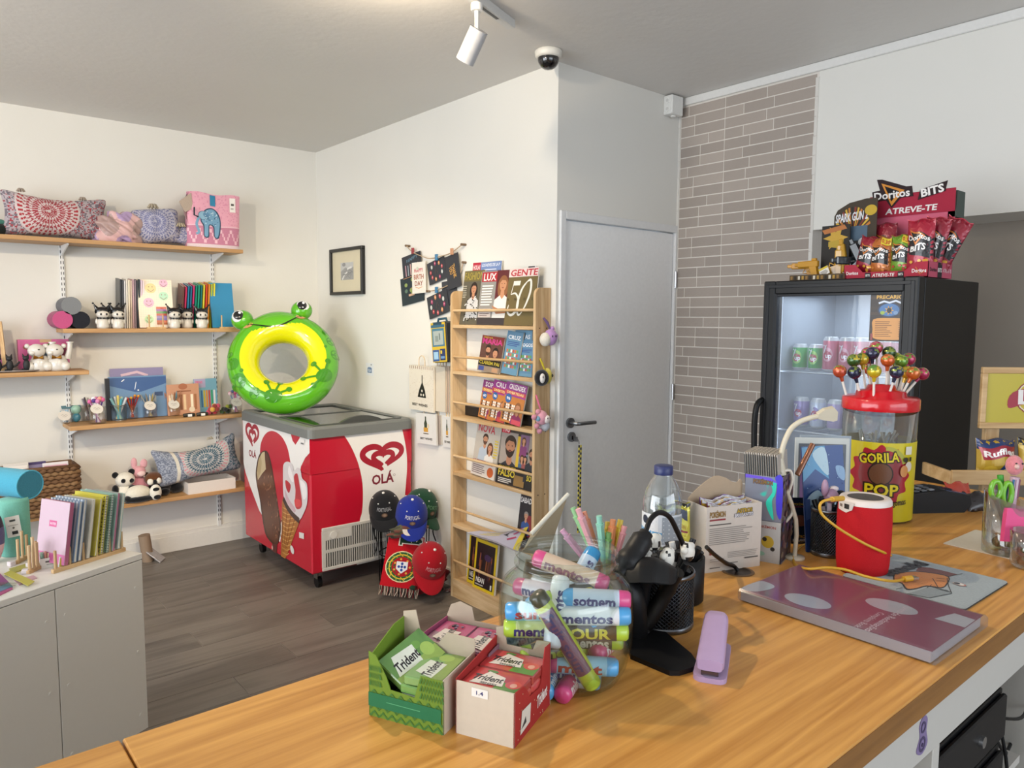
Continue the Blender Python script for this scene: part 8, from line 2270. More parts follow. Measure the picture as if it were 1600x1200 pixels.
rolls=[(-0.005,-0.048,0.022,2.9,0.0,0.105,'#c3d3e2','#2f3a8a',(BLU2,PNK),('mentos',),'mint candy roll lying lowest at the front of the jar'),(0.022,-0.060,0.046,0.05,-0.05,0.095,'#8fc0e0','#a03a3a',(PNK,BLU2),('mint',),'pale blue mint roll with a red word at the lower right of the jar'),(0.035,-0.030,0.072,0.0,0.0,0.085,DRK,'#c9c2b4',(LIM,LIM),('mentos',),'dark olive candy roll in the middle right of the jar'),(-0.022,-0.062,0.068,0.25,0.12,0.075,DRK,'#8aa03a',(LIM,'#7a7a6a'),('lime',),'dark roll with a lime green end at the lower left of the jar'),(0.030,-0.055,0.098,-0.03,0.03,0.105,'#4a3a2a','#cfc03a',(PUR,LIM),('SOUR',),'dark roll with yellow word SOUR at the right of the jar'),(0.030,-0.060,0.124,0.02,0.02,0.110,WHT2,PUR,('#8f9ac0',BLU2),('mentos',),'white roll with the large purple word mentos, right of centre in the jar'),(0.040,-0.048,0.146,0.02,-0.02,0.090,'#b9c4d6',PUR,(BLU2,PNK),('sotnem',),'pale roll lying on top of the stack at the right of the jar'),(-0.046,-0.058,0.100,0.1,-0.02,0.070,'#c9d08a',PUR,(LIM,'#c9cf6a'),('ment',),'lime edged roll with the word ment at the left of the jar'),(-0.044,-0.056,0.126,0.05,0.02,0.070,'#8fc6e6','#a8323a',(BLU2,'#c3d3e2'),('sum',),'pale blue roll at the upper left of the jar'),(-0.055,-0.030,0.075,0.5,0.3,0.08,'#7a8a9a','#c9d0d8',('#5a6a7a',PUR),('mentos',),'grey roll against the left wall of the jar'),(0.000,-0.072,0.090,0.12,-1.02,0.150,'#b5c23f',PUR,('#3a3a2a',LIM),('fruit sour','#6a3a5a'),'long roll standing diagonally at the front of the jar'),(-0.012,-0.058,0.128,1.35,1.02,0.09,WHT2,PUR,('#c9cfdd',WHT2),('ments',),'white roll tilted behind the diagonal roll'),(0.006,-0.006,0.172,-0.25,-0.26,0.108,'#c9b09a','#8a5a6a',(PNK,PNK),('mentos',),'long beige and pink roll lying across the neck of the jar'),(0.018,0.030,0.145,0.9,0.75,0.10,'#b5c9dd',PUR,(WHT2,'#2f8ac0'),('mentos',),'roll with a bright blue end standing at the back of the jar'),(-0.040,-0.048,0.040,0.15,0.05,0.08,DRK,'#9fb03a',('#2f3a8a',LIM),('mentos',),'dark roll with a lime cap low at the left of the jar'),(0.005,-0.066,0.016,1.2,0.1,0.05,PNK,'#e6d0da',(PNK,PNK),('mint',),'short pink ended roll pointing at the viewer at the jar bottom'),(-0.022,-0.064,0.018,1.4,0.1,0.05,'#2f8ac0','#dfe8f2',(BLU2,BLU2),('mint',),'short blue ended roll at the jar bottom left'),(0.052,-0.035,0.115,0.8,0.1,0.06,'#b5c9dd',PUR,(BLU2,LIM),('mint',),'roll with a blue end against the right wall of the jar'),(0.060,-0.010,0.090,1.2,0.0,0.07,'#8fb03a',PUR,(LIM,LIM),('lime',),'lime roll deep at the right wall of the jar'),(0.058,-0.020,0.060,1.0,0.1,0.06,'#c9477f','#f0dfe6',(PNK,PNK),('mint',),'pink roll low at the right wall of the jar'),(-0.050,-0.010,0.100,1.3,0.1,0.07,'#c3d3e2',PUR,(BLU2,PNK),('mentos',),'pale roll pointing inwards at the left wall of the jar'),(-0.020,-0.040,0.050,0.3,0.1,0.10,'#8f9a5a',PUR,(LIM,LIM),('mentos',),'olive lime roll behind the low left rolls of the jar'),(0.000,-0.035,0.120,-0.2,0.0,0.11,'#b9c4d6',PUR,(BLU2,PNK),('mentos',),'pale roll behind the top front rolls of the jar'),(0.010,-0.030,0.145,0.5,0.1,0.10,DRK,'#cfc03a',(LIM,PUR),('SOUR',),'dark roll lying high at the back of the jar'),(-0.030,0.000,0.135,-0.4,0.0,0.09,'#d9c9d2',PUR,(PNK,WHT2),('mentos',),'pinkish roll high at the left back of the jar'),(0.000,0.045,0.115,0.1,0.0,0.10,'#6a7a9a','#d9d9e0',(BLU2,LIM),('mint',),'slate blue roll at the far back of the jar'),(-0.02,0.02,0.030,0.6,0.0,0.11,'#8a9ab0',PUR,(LIM,PNK),('mentos',),'roll at the bottom centre of the jar'),(0.02,0.03,0.060,-0.5,0.0,0.11,'#6a7a5a','#d9d9c0',(BLU2,LIM),('mentos',),'olive roll behind the middle of the jar'),(0.0,0.02,0.095,0.3,0.0,0.12,'#c9cdd6',PUR,(PNK,BLU2),('mentos',),'white roll in the middle behind the front stack of the jar'),(0.030,-0.015,0.030,-0.3,0.0,0.08,PNK,'#e6d0da',(BLU2,PNK),('mentos',),'pink roll at the bottom right of the jar'),]
JK=jz/0.205
for(x,y,z,az,el,L,c,ctx,ends,txt,lab)in rolls:
 roll_((x*0.95,y*0.92,z*JK),az,el,L*0.92,c,ctx,ends,txt,lab)
#open carton behind the jar
pA=at(822,846,z=KZC+0.20)
bq=jc+jd*0.135+Vector((-jd.y,jd.x,0))*0.004
t=thing('carton','open brown carton with an upright lid behind the sweet jar','box',(bq.x,bq.y,KZC),jy)
g=G().box((-0.06,-0.035,0),(0.06,-0.033,0.10),'#8a7a60').box((-0.06,0.033,0),(0.06,0.035,0.10),'#7a6c55').box((-0.06,-0.033,0),(-0.058,0.033,0.10),'#7a6c55').box((0.058,-0.033,0),(0.06,0.033,0.10),'#7a6c55').box((-0.058,-0.033,0),(0.058,0.033,0.002),'#7a6c55')
g.build('carton_wall',CARD(),t)
q1=at(823,842,z=KZC+0.16)
def lidpt(px,py,dep):
 """point seen at a pixel, dep metres further along the view than the carton centre"""
 k=(Vector((bq.x,bq.y,0))+jd*dep);d=ray(px,py);n=Vector((jd.x,jd.y,0))
 tt=(k-Vector((0,0,0))).dot(n)/d.dot(n);return CAM+d*tt
L0,L1,L2,L3=lidpt(816,862,-0.02),lidpt(830,834,0.0),lidpt(888,772,0.05),lidpt(856,868,0.04)
ir=Matrix.Rotation(-jy,4,'Z')@Matrix.Translation((-bq.x,-bq.y,-KZC))
vs=[ir@k for k in(L0,L1,L2,L3)]
nrm=(vs[1]-vs[0]).cross(vs[2]-vs[0]).normalized()*0.002
g=G().add(vs+[k+nrm for k in vs],[(0,1,2,3),(7,6,5,4),(0,4,5,1),(1,5,6,2),(2,6,7,3),(3,7,4,0)],'#97876c')
g.tube([vs[1],vs[2]],0.0035,'#c9c3b4',n=6)
g.build('carton_lid',CARD(),t)
#cup of pastel pens
PC=at(921,905,z=KZC);PC=Vector((0.925,0.838,0))
pz_=hz(868,(PC.x,PC.y))-KZC
t=thing('pen_cup','clear cup of pastel pens behind the sweet jar','pen cup',(PC.x,PC.y,KZC))
r=0.043
G().lathe([(0,0),(r*0.95,0),(r,0.004),(r*1.02,pz_),(r*0.96,pz_),(r*0.93,0.008),(0,0.007)],'#fff',n=26).build('cup_wall',GLASSC,t)
pcol=[('#8fc08a','green'),('#d98a6a','orange'),('#d9a0a8','pink'),('#8fc9b5','mint'),('#cfb84a','yellow'),('#c99ab5','lilac'),('#d98a5a','orange'),('#7fae6a','green'),('#d0bb45','yellow'),('#d9969a','pink')]
tops=[(895,793),(912,800),(903,795),(936,806),(950,815),(878,828),(958,812),(951,832),(970,812),(976,822)]
fwd2=Vector((AX_F.x,AX_F.y,0)).normalized()
for i,((c,nm),(px,py))in enumerate(zip(pcol,tops)):
 k_=Vector((PC.x,PC.y,0))+fwd2*(0.02-0.008*(i%4));d=ray(px,py);tp=CAM+d*(k_.dot(fwd2)/d.dot(fwd2))
 bs=Vector((PC.x+(tp.x-PC.x)*-0.18,PC.y+(tp.y-PC.y)*-0.18,KZC+0.009));dd=(tp-bs).normalized()
 g=G().cyl(Vector(),(tp-bs)*0.90,0.0066,c,n=12).cyl((tp-bs)*0.90,(tp-bs),0.0050,c,n=12).cyl((tp-bs)*0.885,(tp-bs)*0.905,0.0074,c,n=12)
 side_=dd.cross(fwd2).normalized()
 g.tube([(tp-bs)*0.89+(-fwd2)*0.008,(tp-bs)*0.62+(-fwd2)*0.0084],0.0022,c,n=5)
 tag(g.build('pen',SATIN(),None,bs),nm+' pastel pen in the clear cup behind the jar, '+['tall one furthest left but one','left of the middle','behind the tall green one','in the middle','just right of the middle','leaning lowest at the left','behind the yellow ones','short one at the right','tallest at the right','furthest right'][i],'pen')
#barcode scanner on its stand
sc0=on(1000,1000)
t=thing('barcode_scanner','black barcode scanner with a curved hood on a stand beside the mesh cup','scanner',(sc0.x,sc0.y,KZC))
so=Vector((sc0.x,sc0.y,KZC))
fpts=[on(*k)-so for k in((976,1000),(996,976),(1018,976),(1080,1028),(1088,1040),(1082,1050),(1062,1056),(1046,1056),(985,1030))]
G().prism([(k.x,k.y)for k in fpts],0,0.007,'#0f0f11').build('foot_plate',BLACKP(),t)
sdep=Vector((sc0.x,sc0.y,0)).dot(fwd2)
def sp_(px,py,d=0.0):
 q=ray(px,py);return CAM+q*((sdep+d)/q.dot(fwd2))-so
g=G().tube([sp_(1000,998,0.02),sp_(998,960,0.03),sp_(1002,915,0.02),sp_(1010,885,0.0)],[0.020,0.015,0.015,0.018],'#101012',n=10,sub=4);g.build('neck',BLACKP(),t)
hood=[(962,893,0.0),(978,882,-0.02),(1000,876,-0.03),(1024,876,-0.03),(1046,884,-0.02),(1062,894,0.0)]
g=G()
def hoodf(u,v):
 k=u*(len(hood)-1);i=min(len(hood)-2,int(k));f=k-i
 a=[hood[i][j]*(1-f)+hood[i+1][j]*f for j in range(3)]
 top=sp_(a[0],a[1]-6*math.sin(PI*u),a[2]+0.03)
 bot=sp_(a[0]*(1-0.05*v)+1010*0.05*v,a[1]+(10+36*math.sin(PI*u)**0.5)*0.75,a[2]-0.012)
 return top*(1-v)+bot*v+Vector((0,0,0.010*math.sin(PI*v)))
g.grid(hoodf,24,8,'#141416')
g.grid(lambda u,v:hoodf(1-u,v)+Vector((fwd2.x*0.004,fwd2.y*0.004,-0.003)),24,8,'#0c0c0e')
g.build('hood',BLACKP(),t)
g=G()
ax_=(sp_(1008,836,0.03)-sp_(975,890,0.0));g.tube([sp_(968,898,-0.01),sp_(982,878,0.0),sp_(996,855,0.015),sp_(1010,833,0.03)],[0.012,0.020,0.017,0.011],'#18181a',n=12,sub=4)
g.build('grip',BLACKP(),t)
G().tube([sp_(1060,894,0.0),sp_(1040,925,0.02),sp_(1016,965,0.02),sp_(995,990,0.02)],[0.010,0.013,0.013,0.010],'#171412',n=8,sub=4).build('brace',BLACKP(),t)
G().tube([sp_(963,898,0),sp_(985,935,0.0),sp_(990,990,0.01)],[0.016,0.022,0.022],'#0c0c0e',n=10,sub=4).build('rear_strut',BLACKP(),t)
cbl=[sp_(1008,834,0.03),sp_(1016,812,0.05),sp_(1030,801,0.07),sp_(1046,808,0.09),sp_(1058,830,0.11),sp_(1068,852,0.12)]
G().tube(cbl,0.0042,'#111113',n=8,sub=5).build('scanner_cable',BLACKP(),t)
g1=on(1153,893)
pts=[at(1104,855,x=None,z=KZC+0.085),at(1118,868,z=KZC+0.06),at(1135,880,z=KZC+0.03),at(1146,884,z=KZC+0.012),Vector((g1.x,g1.y,KZC+0.002))]
tag(G().tube([k-pts[-1]for k in pts],0.004,'#111113',n=8,sub=5).build('power_cable',BLACKP(),None,pts[-1]),'black cable running from the pen cups down into the counter grommet','cable')
#wire mesh cups
def meshcup(c,r,h,label,col='#55585d'):
 t=thing('mesh_cup',label,'pen cup',(c.x,c.y,KZC))
 g=G();N=40;m_=12
 for k in range(N):
  a=2*PI*k/N
  for s in(1,-1):
   g.tube([(r*math.cos(a+s*2.1*j/m_),r*math.sin(a+s*2.1*j/m_),0.006+(h-0.010)*j/m_)for j in range(m_+1)],0.00065,col,n=3,caps=False)
 g.build('wire_mesh',METAL(),t,kind='stuff')
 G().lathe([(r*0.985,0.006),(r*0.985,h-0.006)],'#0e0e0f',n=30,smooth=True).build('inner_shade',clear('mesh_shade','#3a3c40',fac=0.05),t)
 G().lathe([(0,0.001),(r,0),(r*1.025,0.003),(r*1.025,0.007),(r,0.009),(0,0.004)],'#7a7d82',n=36).build('cup_base',METAL(),t)
 G().lathe([(r*0.98,h-0.006),(r*1.03,h-0.006),(r*1.04,h-0.002),(r*1.02,h),(r*0.98,h)],'#7a7d82',n=36).build('rim',METAL(),t)
 return t
mb_=on(1035,993);MC=Vector((mb_.x,mb_.y,0));MC=MC+MC.normalized()*0.047
MH=hz(888,(MC.x,MC.y))-KZC
meshcup(MC,0.0465,MH,'dark wire mesh cup full of cow pattern pens in the middle of the counter')
def mcp(c,i,n,r,h,L,col,label,top=None,seed=0):
 rn=random.Random(seed+i*13)
 a=2*PI*i/n+rn.random()*0.4;k=[0.35,0.78,0.95,0.6][i%4]
 b=Vector((math.cos(a+2.5)*r*0.5*k,math.sin(a+2.5)*r*0.5*k,0.010));tp=Vector((math.cos(a)*r*0.86*k,math.sin(a)*r*0.86*k,h));d=(tp-b).normalized()
 g=G();e=d*L;g.cyl(Vector(),e*0.86,0.0045,col,n=9);g.cyl(e*0.86,e,0.0055,'#141416' if top!='w' else '#d9d7d2',n=9)
 if top=='cow':
  def cf(v):return '#1a1a1c' if hsh(int(v.x*260)+i,int(v.z*260)+int(v.y*200))<0.22 else '#dedbd2'
  g.sph(e+d*0.012,(0.013,0.010,0.016),'#dedbd2',14,10,fn=cf);g.sph(e+d*0.012+Vector((-0.014,-0.004,0.006)),0.006,'#dedbd2',8,6);g.sph(e+d*0.012+Vector((0.014,0.004,0.006)),0.006,'#dedbd2',8,6)
 o=tag(g.build('pen',SATIN(),None,(c.x+b.x,c.y+b.y,KZC+b.z)),label,'pen')
 o['tipx']=project(Vector(o.location)+e)
 return o
ordn=ORD
MP=[]
for i in range(18):
 top='cow' if i in(11,15,3)else('w' if i%3==0 else None)
 MP.append(mcp(MC,i,18,0.044,MH,MH+0.012+0.012*hsh(i,3),'#1a1a1c' if i%2 else '#d6d4cf','',top,5))
rank(MP,'black or white cow pattern pen in the dark mesh cup')
bb=on(1080,955);BC=Vector((1.02,0.755,0))
BHt=hz(868,(BC.x,BC.y))-KZC
t=thing('pen_cup','plain black cup of black pens behind the mesh cup','pen cup',(BC.x,BC.y,KZC))
G().lathe([(0,0),(0.036,0),(0.040,0.004),(0.041,BHt),(0.038,BHt),(0.037,0.006),(0,0.006)],'#121214',n=28).build('cup_wall',BLACKP(),t)
MP=[]
for i in range(12):
 MP.append(mcp(BC,i,12,0.034,BHt,BHt+0.010+0.014*hsh(i,4),'#161618','','w' if i%4==0 else None,9))
rank(MP,'black pen in the plain black cup behind the mesh cup')
#stapler
sA=on(1108,1067);sB=at(1120,966,z=KZC+0.042)
sd=(Vector((sB.x,sB.y,0))-Vector((sA.x,sA.y,0)));SLn=min(0.165,sd.length);sd.normalize()
t=thing('stapler','lilac stapler on the counter right of the mesh cup','stapler',(sA.x,sA.y,KZC),math.atan2(sd.y,sd.x))
LIL='#b49abf'
hw=0.019
bo=rrect(-0.002,-hw*1.15,SLn,hw*1.15,0.012)
G().prism(bo,0,0.007,LIL).build('stapler_base',SATIN(),t)
def body(u,v):
 a=2*PI*v;x=0.002+u*(SLn-0.006)
 w_=hw*(1.0-0.08*u)*(0.97 if 0.03<u<0.97 else 0.85);zt=0.030+0.030*u-0.006*max(0,u-0.85)*6;zb=0.015+0.012*u if u<0.75 else 0.015+0.012*u-0.04*(u-0.75)
 ca_,sa_=math.cos(a),math.sin(a)
 pw=lambda s:math.copysign(abs(s)**0.45,s)
 return(x,w_*pw(ca_),(zt+zb)/2+(zt-zb)/2*pw(sa_))
g=G().grid(body,20,24,LIL)
for u in(0,1):
 ring_=[body(u,k/24)for k in range(24)]
 g.add(ring_,[tuple(range(24))if u else tuple(range(24))[::-1]],LIL)
g.build('stapler_top',SATIN(),t)
G().box((0.004,-hw*0.6,0.0072),(SLn*0.9,hw*0.6,0.0145),'#6f6a74',0.001).build('staple_rail',METAL(),t)
G().box((0.004,-0.008,0.0071),(0.016,0.008,0.0085),'#9a9aa0').build('anvil',METAL(),t)
#water bottle
wb=at(1033,886,z=KZC);WB=Vector((wb.x,wb.y,0))
wtop=hz(727,(WB.x,WB.y))-KZC
k_=wtop/0.205
wr2=31/ppm((WB.x,WB.y,KZC+0.1))
t=thing('water_bottle','clear plastic water bottle with a dark blue cap and a white label','bottle',(WB.x,WB.y,KZC),math.atan2(-WB.x,WB.y))
bh=wtop
prof=[(0,0.004),(wr2*0.75,0),(wr2*0.97,0.010),(wr2,bh*0.12),(wr2*0.96,bh*0.22),(wr2,bh*0.30),(wr2,bh*0.60),(wr2*0.98,bh*0.66),(wr2*0.86,bh*0.76),(wr2*0.62,bh*0.85),(wr2*0.44,bh*0.90),(wr2*0.42,bh*0.93)]
G().lathe(prof,'#fff',n=32).build('bottle_wall',clear('water_plastic','#eef4f6',fac=0.2,rough=0.03,milky=0.06),t)
G().lathe([(0,0.006)]+[(r_*0.965,z_+0.001)for r_,z_ in prof[1:8]]+[(0,bh*0.70)],'#fff',n=28).build('water',clear('water_fill','#e3ecef',fac=0.14,rough=0.02,milky=0.10),t)
G().lathe([(wr2*0.46,bh*0.915),(wr2*0.47,bh*0.92),(wr2*0.47,bh*0.995),(wr2*0.43,bh),(0,bh)],'#27305f',n=28).build('bottle_cap',SATIN(),t)
g=G()
q=P(g,(0,0,0),(1,0,0),(0,0,1),1,1,lift=0.0006,fn=lambda x,y,h:((wr2+h)*math.sin(x/wr2),-(wr2+h)*math.cos(x/wr2),y),maxlen=0.012)
lw=wr2*1.5
q.rect(-lw,bh*0.26,lw,bh*0.56,'#c6ccd2').rect(-lw,bh*0.26,-wr2*0.2,bh*0.56,'#d6d8da').poly([(-lw,bh*0.38),(0,bh*0.36),(0,bh*0.39),(-lw,bh*0.42)],'#4f93c0').poly([(-lw,bh*0.33),(0,bh*0.30),(0,bh*0.33),(-lw,bh*0.36)],'#3f83b5')
q.ell(-wr2*0.95,bh*0.50,0.008,0.008,'#2a3040').rect(wr2*0.0,bh*0.28,lw*0.9,bh*0.54,'#8f979f')
for k in range(6):q.rect(wr2*0.05,bh*(0.30+0.04*k),lw*0.8,bh*(0.312+0.04*k),'#b9c0c6');q.h-=q.st
g.build('label',MAG(),t)
#card game box: open display tray with an arched rear flap
p0,p1=on(1101,896),on(1187,884)
pu=(p1-p0);PW_=pu.length;pu.normalize();pyaw=math.atan2(pu.y,pu.x);pv=Vector((-pu.y,pu.x,0))
PH=(hz(795,(p0.x,p0.y))+hz(783,(p1.x,p1.y)))/2-KZC
t=thing('card_box','open white card pack display box with an arched flap reading POKEMON','box',(p0.x,p0.y,KZC),pyaw)
PD=0.060
ROW='#c9bfb4'
g=G().box((0,0,0),(PW_,0.0015,PH),ROW)
q=P(g,(0,-0.0002,0),(1,0,0),(0,0,1),PW_,PH)
q.text('POK\u00c9MON',0.20,0.88,0.085,'#8a6a30',0.28,0,0,1.6).rect(0.06,0.785,0.34,0.81,'#8a2f36').text('ASTROS',0.68,0.905,0.06,'#b8962f',0.28,0.02,0,1.6,out='#2a2420').text('BRILLANTES',0.67,0.84,0.05,'#cfccd0',0.34,0.02,0,1.6,out='#2a2420')
q.rect(0.06,0.715,0.44,0.73,'#4a4540')
q.lines(0.06,0.86,0.42,0.69,9,'#8f8780',0.4,3);q.lines(0.40,0.95,0.20,0.30,4,'#9a928a',0.4,5);q.lines(0.08,0.34,0.16,0.22,2,'#9a928a',0.4,6)
q.rect(0.07,0.27,0.13,0.34,'#8a2f36').rect(0.70,0.155,0.95,0.175,'#5a5550').rect(0.40,0.11,0.58,0.125,'#7a736c').rect(0.08,0.06,0.26,0.075,'#6a645e')
g.build('front_wall',CARD(),t)
G().box((0,0.0015,0),(0.0015,PD,PH),ROW).build('side_wall',CARD(),t)
G().box((PW_-0.0015,0.0015,0),(PW_,PD,PH),ROW).build('side_wall',CARD(),t)
fl_pts=[(0,0),(PW_,0),(PW_,PH+0.026),(PW_*0.96,PH+0.034),(PW_*0.90,PH+0.028),(PW_*0.80,PH+0.030),(PW_*0.66,PH+0.040),(PW_*0.48,PH+0.044),(PW_*0.30,PH+0.034),(PW_*0.12,PH+0.018),(0.0,PH+0.004)]
G().prism([fl_pts[0],fl_pts[1]]+spline2(fl_pts[2:],4),-0.0015,0,'#b09a80',XZ(PD)).build('arched_flap',CARD(),t)
G().box((0.0015,0.0015,0),(PW_-0.0015,PD-0.002,0.0015),ROW).build('base_wall',CARD(),t)
def local(p):return Vector((p0.x,p0.y,0))+pu*p[0]+pv*p[1]
for k in range(4):
 l=local((PW_*0.5+0.004*(k%2),0.010+0.012*k))
 bag((l.x,l.y,KZC+0.003),PW_*0.80,PH*(0.96+0.02*k),0.009,['#b8962f','#8a4a7a','#c9a03a','#7f5a9a','#b07a3a'][k],lambda p_:p_.ell(0.5,0.9,0.3,0.08,'#d9b04a').rect(0,0.95,1,1,'#c9c9cf'),['foil card pack, first from the front in the arched card box','foil card pack, second from the front in the arched card box','foil card pack, third from the front in the arched card box','foil card pack, fourth from the front in the arched card box','foil card pack, last at the back of the arched card box'][k],rot=(0,0,pyaw),name='card_pack',cat='card pack',mat=MAG())
yp=at(1066,846,z=KZC);l=Vector((0.0,0,0))+local((-0.042,0.035))
def ypk(p_):
 p_.rect(0,0,1,1,'#c9c04a').poly([(0.1,0.9),(0.9,0.9),(0.9,0.74),(0.5,0.82),(0.1,0.78)],'#23283a').text('POK\u00c9MON',0.55,0.66,0.06,'#b8962f',0.6,-0.12,0,1.4).rect(0.3,0.56,0.9,0.59,'#8a2f36').ell(0.5,0.3,0.3,0.25,'#dcd89a').rect(0,0.95,1,1,'#2a2622')
bag((l.x,l.y,KZC+0.003),0.064,hz(785,(l.x,l.y))-KZC-0.003,0.010,'#c9c04a',ypk,'yellow foil card pack standing left of the arched card box',rot=(0,R(-3),pyaw-0.2),name='card_pack',cat='card pack',mat=FOIL())
#holographic card box on a white one
h0=on(1160,872);h1=on(1218,882)
hr=on(1218,882)
hbk=on(1240,857)
hu=Vector((AX_R.x,AX_R.y,0)).normalized()
hv_=(Vector((hbk.x,hbk.y,0))-Vector((hr.x,hr.y,0)));HDp=min(0.09,hv_.length);hv_.normalize()
hu=Vector((hv_.y,-hv_.x,0))
hyaw=math.atan2(hu.y,hu.x)
HWd=0.072
hz1=hz(817,(hr.x,hr.y))-KZC;hz2=hz(747,(hr.x,hr.y))-KZC
def carton(z0,z1,label,art,mat,name):
 t=thing(name,label,'box',(hr.x,hr.y,KZC+z0),hyaw)
 H=z1-z0
 g=G().box((-HWd,0,0),(0,HDp,H),'#a9a8b0',0.001)
 art(P(g,(-HWd,-0.0002,0),(1,0,0),(0,0,1),HWd,H),P(g,(0.0002,0,0),(0,1,0),(0,0,1),HDp,H))
 g.build('carton_body',mat,t)
 return t
def art_low(a,b):
 a.rect(0,0,1,1,'#b4b0ac').text('POK\u00c9MON',0.62,0.86,0.06,'#9a4a40',0.5,0,0,1.3).ell(0.66,0.5,0.17,0.17,'#b8982f').ell(0.58,0.56,0.06,0.06,'#2a2622').ell(0.80,0.34,0.06,0.06,'#2a2622').ell(0.5,0.2,0.10,0.06,'#8fb5a0')
 b.rect(0,0,1,1,'#4a3a3a')
 for k in range(26):b.ell(hsh(k,1),hsh(k,2),0.12,0.07,['#6a4a4f','#3a3f5a','#7a6a5a','#5a3a5f'][k%4],n=7)
 b.rect(0,0,1,0.04,'#8a8580')
carton(0,hz1-0.001,'white card box under the iridescent one',art_low,PAPER(),'card_box')
def holo_mat():
 m,n,L,b=_new('iridescent_foil')
 lw_=n.new('ShaderNodeLayerWeight');lw_.inputs['Blend'].default_value=0.5
 co=n.new('ShaderNodeTexCoord');t_=n.new('ShaderNodeTexNoise');t_.inputs['Scale'].default_value=26;t_.inputs['Detail'].default_value=0.5
 L.new(co.outputs['Object'],t_.inputs['Vector'])
 ad=n.new('ShaderNodeMath');ad.operation='ADD';L.new(lw_.outputs['Facing'],ad.inputs[0]);L.new(t_.outputs['Fac'],ad.inputs[1])
 cr=n.new('ShaderNodeValToRGB');e=cr.color_ramp.elements
 e[0].position=0.40;e[0].color=(*lin('#8f8f9c'),1);e[1].position=1.0;e[1].color=(*lin('#a894a6'),1)
 for p_,c in((0.66,'#8a90a0'),(0.69,'#3fd0bc'),(0.735,'#43c8c0'),(0.76,'#7f84a0'),(0.80,'#4038d0'),(0.86,'#7a5ac8')):
  x=e.new(p_);x.color=(*lin(c),1)
 L.new(ad.outputs[0],cr.inputs[0]);L.new(cr.outputs[0],b.inputs['Base Color'])
 b.inputs['Metallic'].default_value=0.45;b.inputs['Roughness'].default_value=0.28
 return m
t=thing('card_box','iridescent holographic card box stacked on the white one, full of sleeved cards','box',(hr.x,hr.y,KZC+hz1),hyaw)
HH=hz2-hz1
HM=holo_mat()
g=G().box((-HWd,0,0),(0,0.0015,HH),'#fff');g.build('front_wall',HM,t)
g=G().box((-0.0015,0.0015,0),(0,HDp,HH),'#5a4a4f')
q=P(g,(0.0001,0.0015,0),(0,1,0),(0,0,1),HDp,HH)
for k in range(26):q.ell(0.1+0.8*hsh(k,3),0.08+0.84*hsh(k,4),0.10,0.07,['#6a4a3f','#4a3f5a','#8a6a3a','#5a3a4f'][k%4],n=7)
g.build('side_wall',MAG(),t)
G().box((-HWd,0.0015,0),(-HWd+0.0015,HDp,HH),'#8a8a92').build('side_wall',CARD(),t)
G().box((-HWd,HDp-0.0015,0),(0,HDp,HH),'#8a8a92').build('rear_wall',CARD(),t)
G().box((-HWd+0.0015,0.0015,0),(-0.0015,HDp-0.0015,0.0015),'#8a8a92').build('base_wall',CARD(),t)
g=G();q=P(g,(-HWd,-0.0003,0),(1,0,0),(0,0,1),HWd,HH);q.poly(spline2([(0.80,1.0),(1.0,1.0),(1.0,0.12),(0.88,0.18),(0.84,0.5),(0.86,0.8)],3,True),'#4238c4').poly(spline2([(0.70,0.84),(0.84,0.90),(0.82,0.62),(0.74,0.45),(0.80,0.04),(0.66,0.20),(0.58,0.42),(0.74,0.66)],4,True),'#2fc9b0').poly([(0,1),(0.7,0.97),(0.9,0.86),(0.5,0.93),(0,0.92)],'#6a4fd0');q.text('POK\u00c9MON',0.48,0.86,0.09,'#8a6a2f',0.52,0,0,1.4,out='#3a2f5a')  # violet and teal shapes are painted foil reflections; the lettering is print
g.build('logo_and_sheen_print',MAG(),t)
ctop=hz(712,(hr.x,hr.y))-KZC
n_=15
for k in range(n_):
 b0=Vector((hr.x,hr.y,0))-hu*(HWd-0.005-k*(HWd-0.010)/(n_-1))+hv_*0.003
 hgt=ctop-hz1-0.003+0.0012*hsh(k,2)
 g=G().box((-0.0013,0,0),(0.0013,HDp-0.008,hgt),'#b7aea2' if k%2 else '#a79f96').box((-0.0014,-0.0004,0.0),(0.0004,0.0,hgt-0.004),'#3c3f40')
 tag(g.build('sleeved_card',PAPER(),None,(b0.x,b0.y,KZC+hz1+0.002),rot=(0,R(-4),hyaw)),'sleeved card standing in the iridescent box, '+ORD[k]+' from the left','card')
#gooseneck lamp
lb=Vector((hr.x,hr.y,0))+hv_*0.055+hu*0.016
ldep=lb.dot(fwd2)
t=thing('gooseneck_lamp','small cream gooseneck lamp rising beside the iridescent card box','lamp',(lb.x,lb.y,KZC))
def lp_(px,py,d=0.0):
 q=ray(px,py);return CAM+q*((ldep+d)/q.dot(fwd2))-Vector((lb.x,lb.y,KZC))
CRM='#c4bba6'
G().tube([lp_(1219,735),lp_(1221,710),lp_(1226,690),lp_(1236,670),lp_(1250,659),lp_(1266,653),lp_(1280,650)],0.0052,CRM,n=10,sub=4).build('gooseneck',SATIN(),t)
G().tube([lp_(1219,742),lp_(1219,730),lp_(1219,716)],[0.012,0.010,0.006],CRM,n=14).build('socket',SATIN(),t)
g=G();hA=lp_(1277,650);hB=lp_(1307,648)
d_h=(hB-hA);Lh=d_h.length;M_h=mtx(hA,d_h,(Vector((-AX_F.x,-AX_F.y,-0.25))).cross(d_h)*-1)
hpts=[(0,-0.006),(0.012,-0.014),(Lh*0.8,-0.017),(Lh,-0.008),(Lh,0.010),(Lh*0.8,0.012),(0.012,0.008),(0,0.004)]
g.prism(hpts,-0.006,0.006,CRM,M_h);g.build('lamp_head',SATIN(),t)
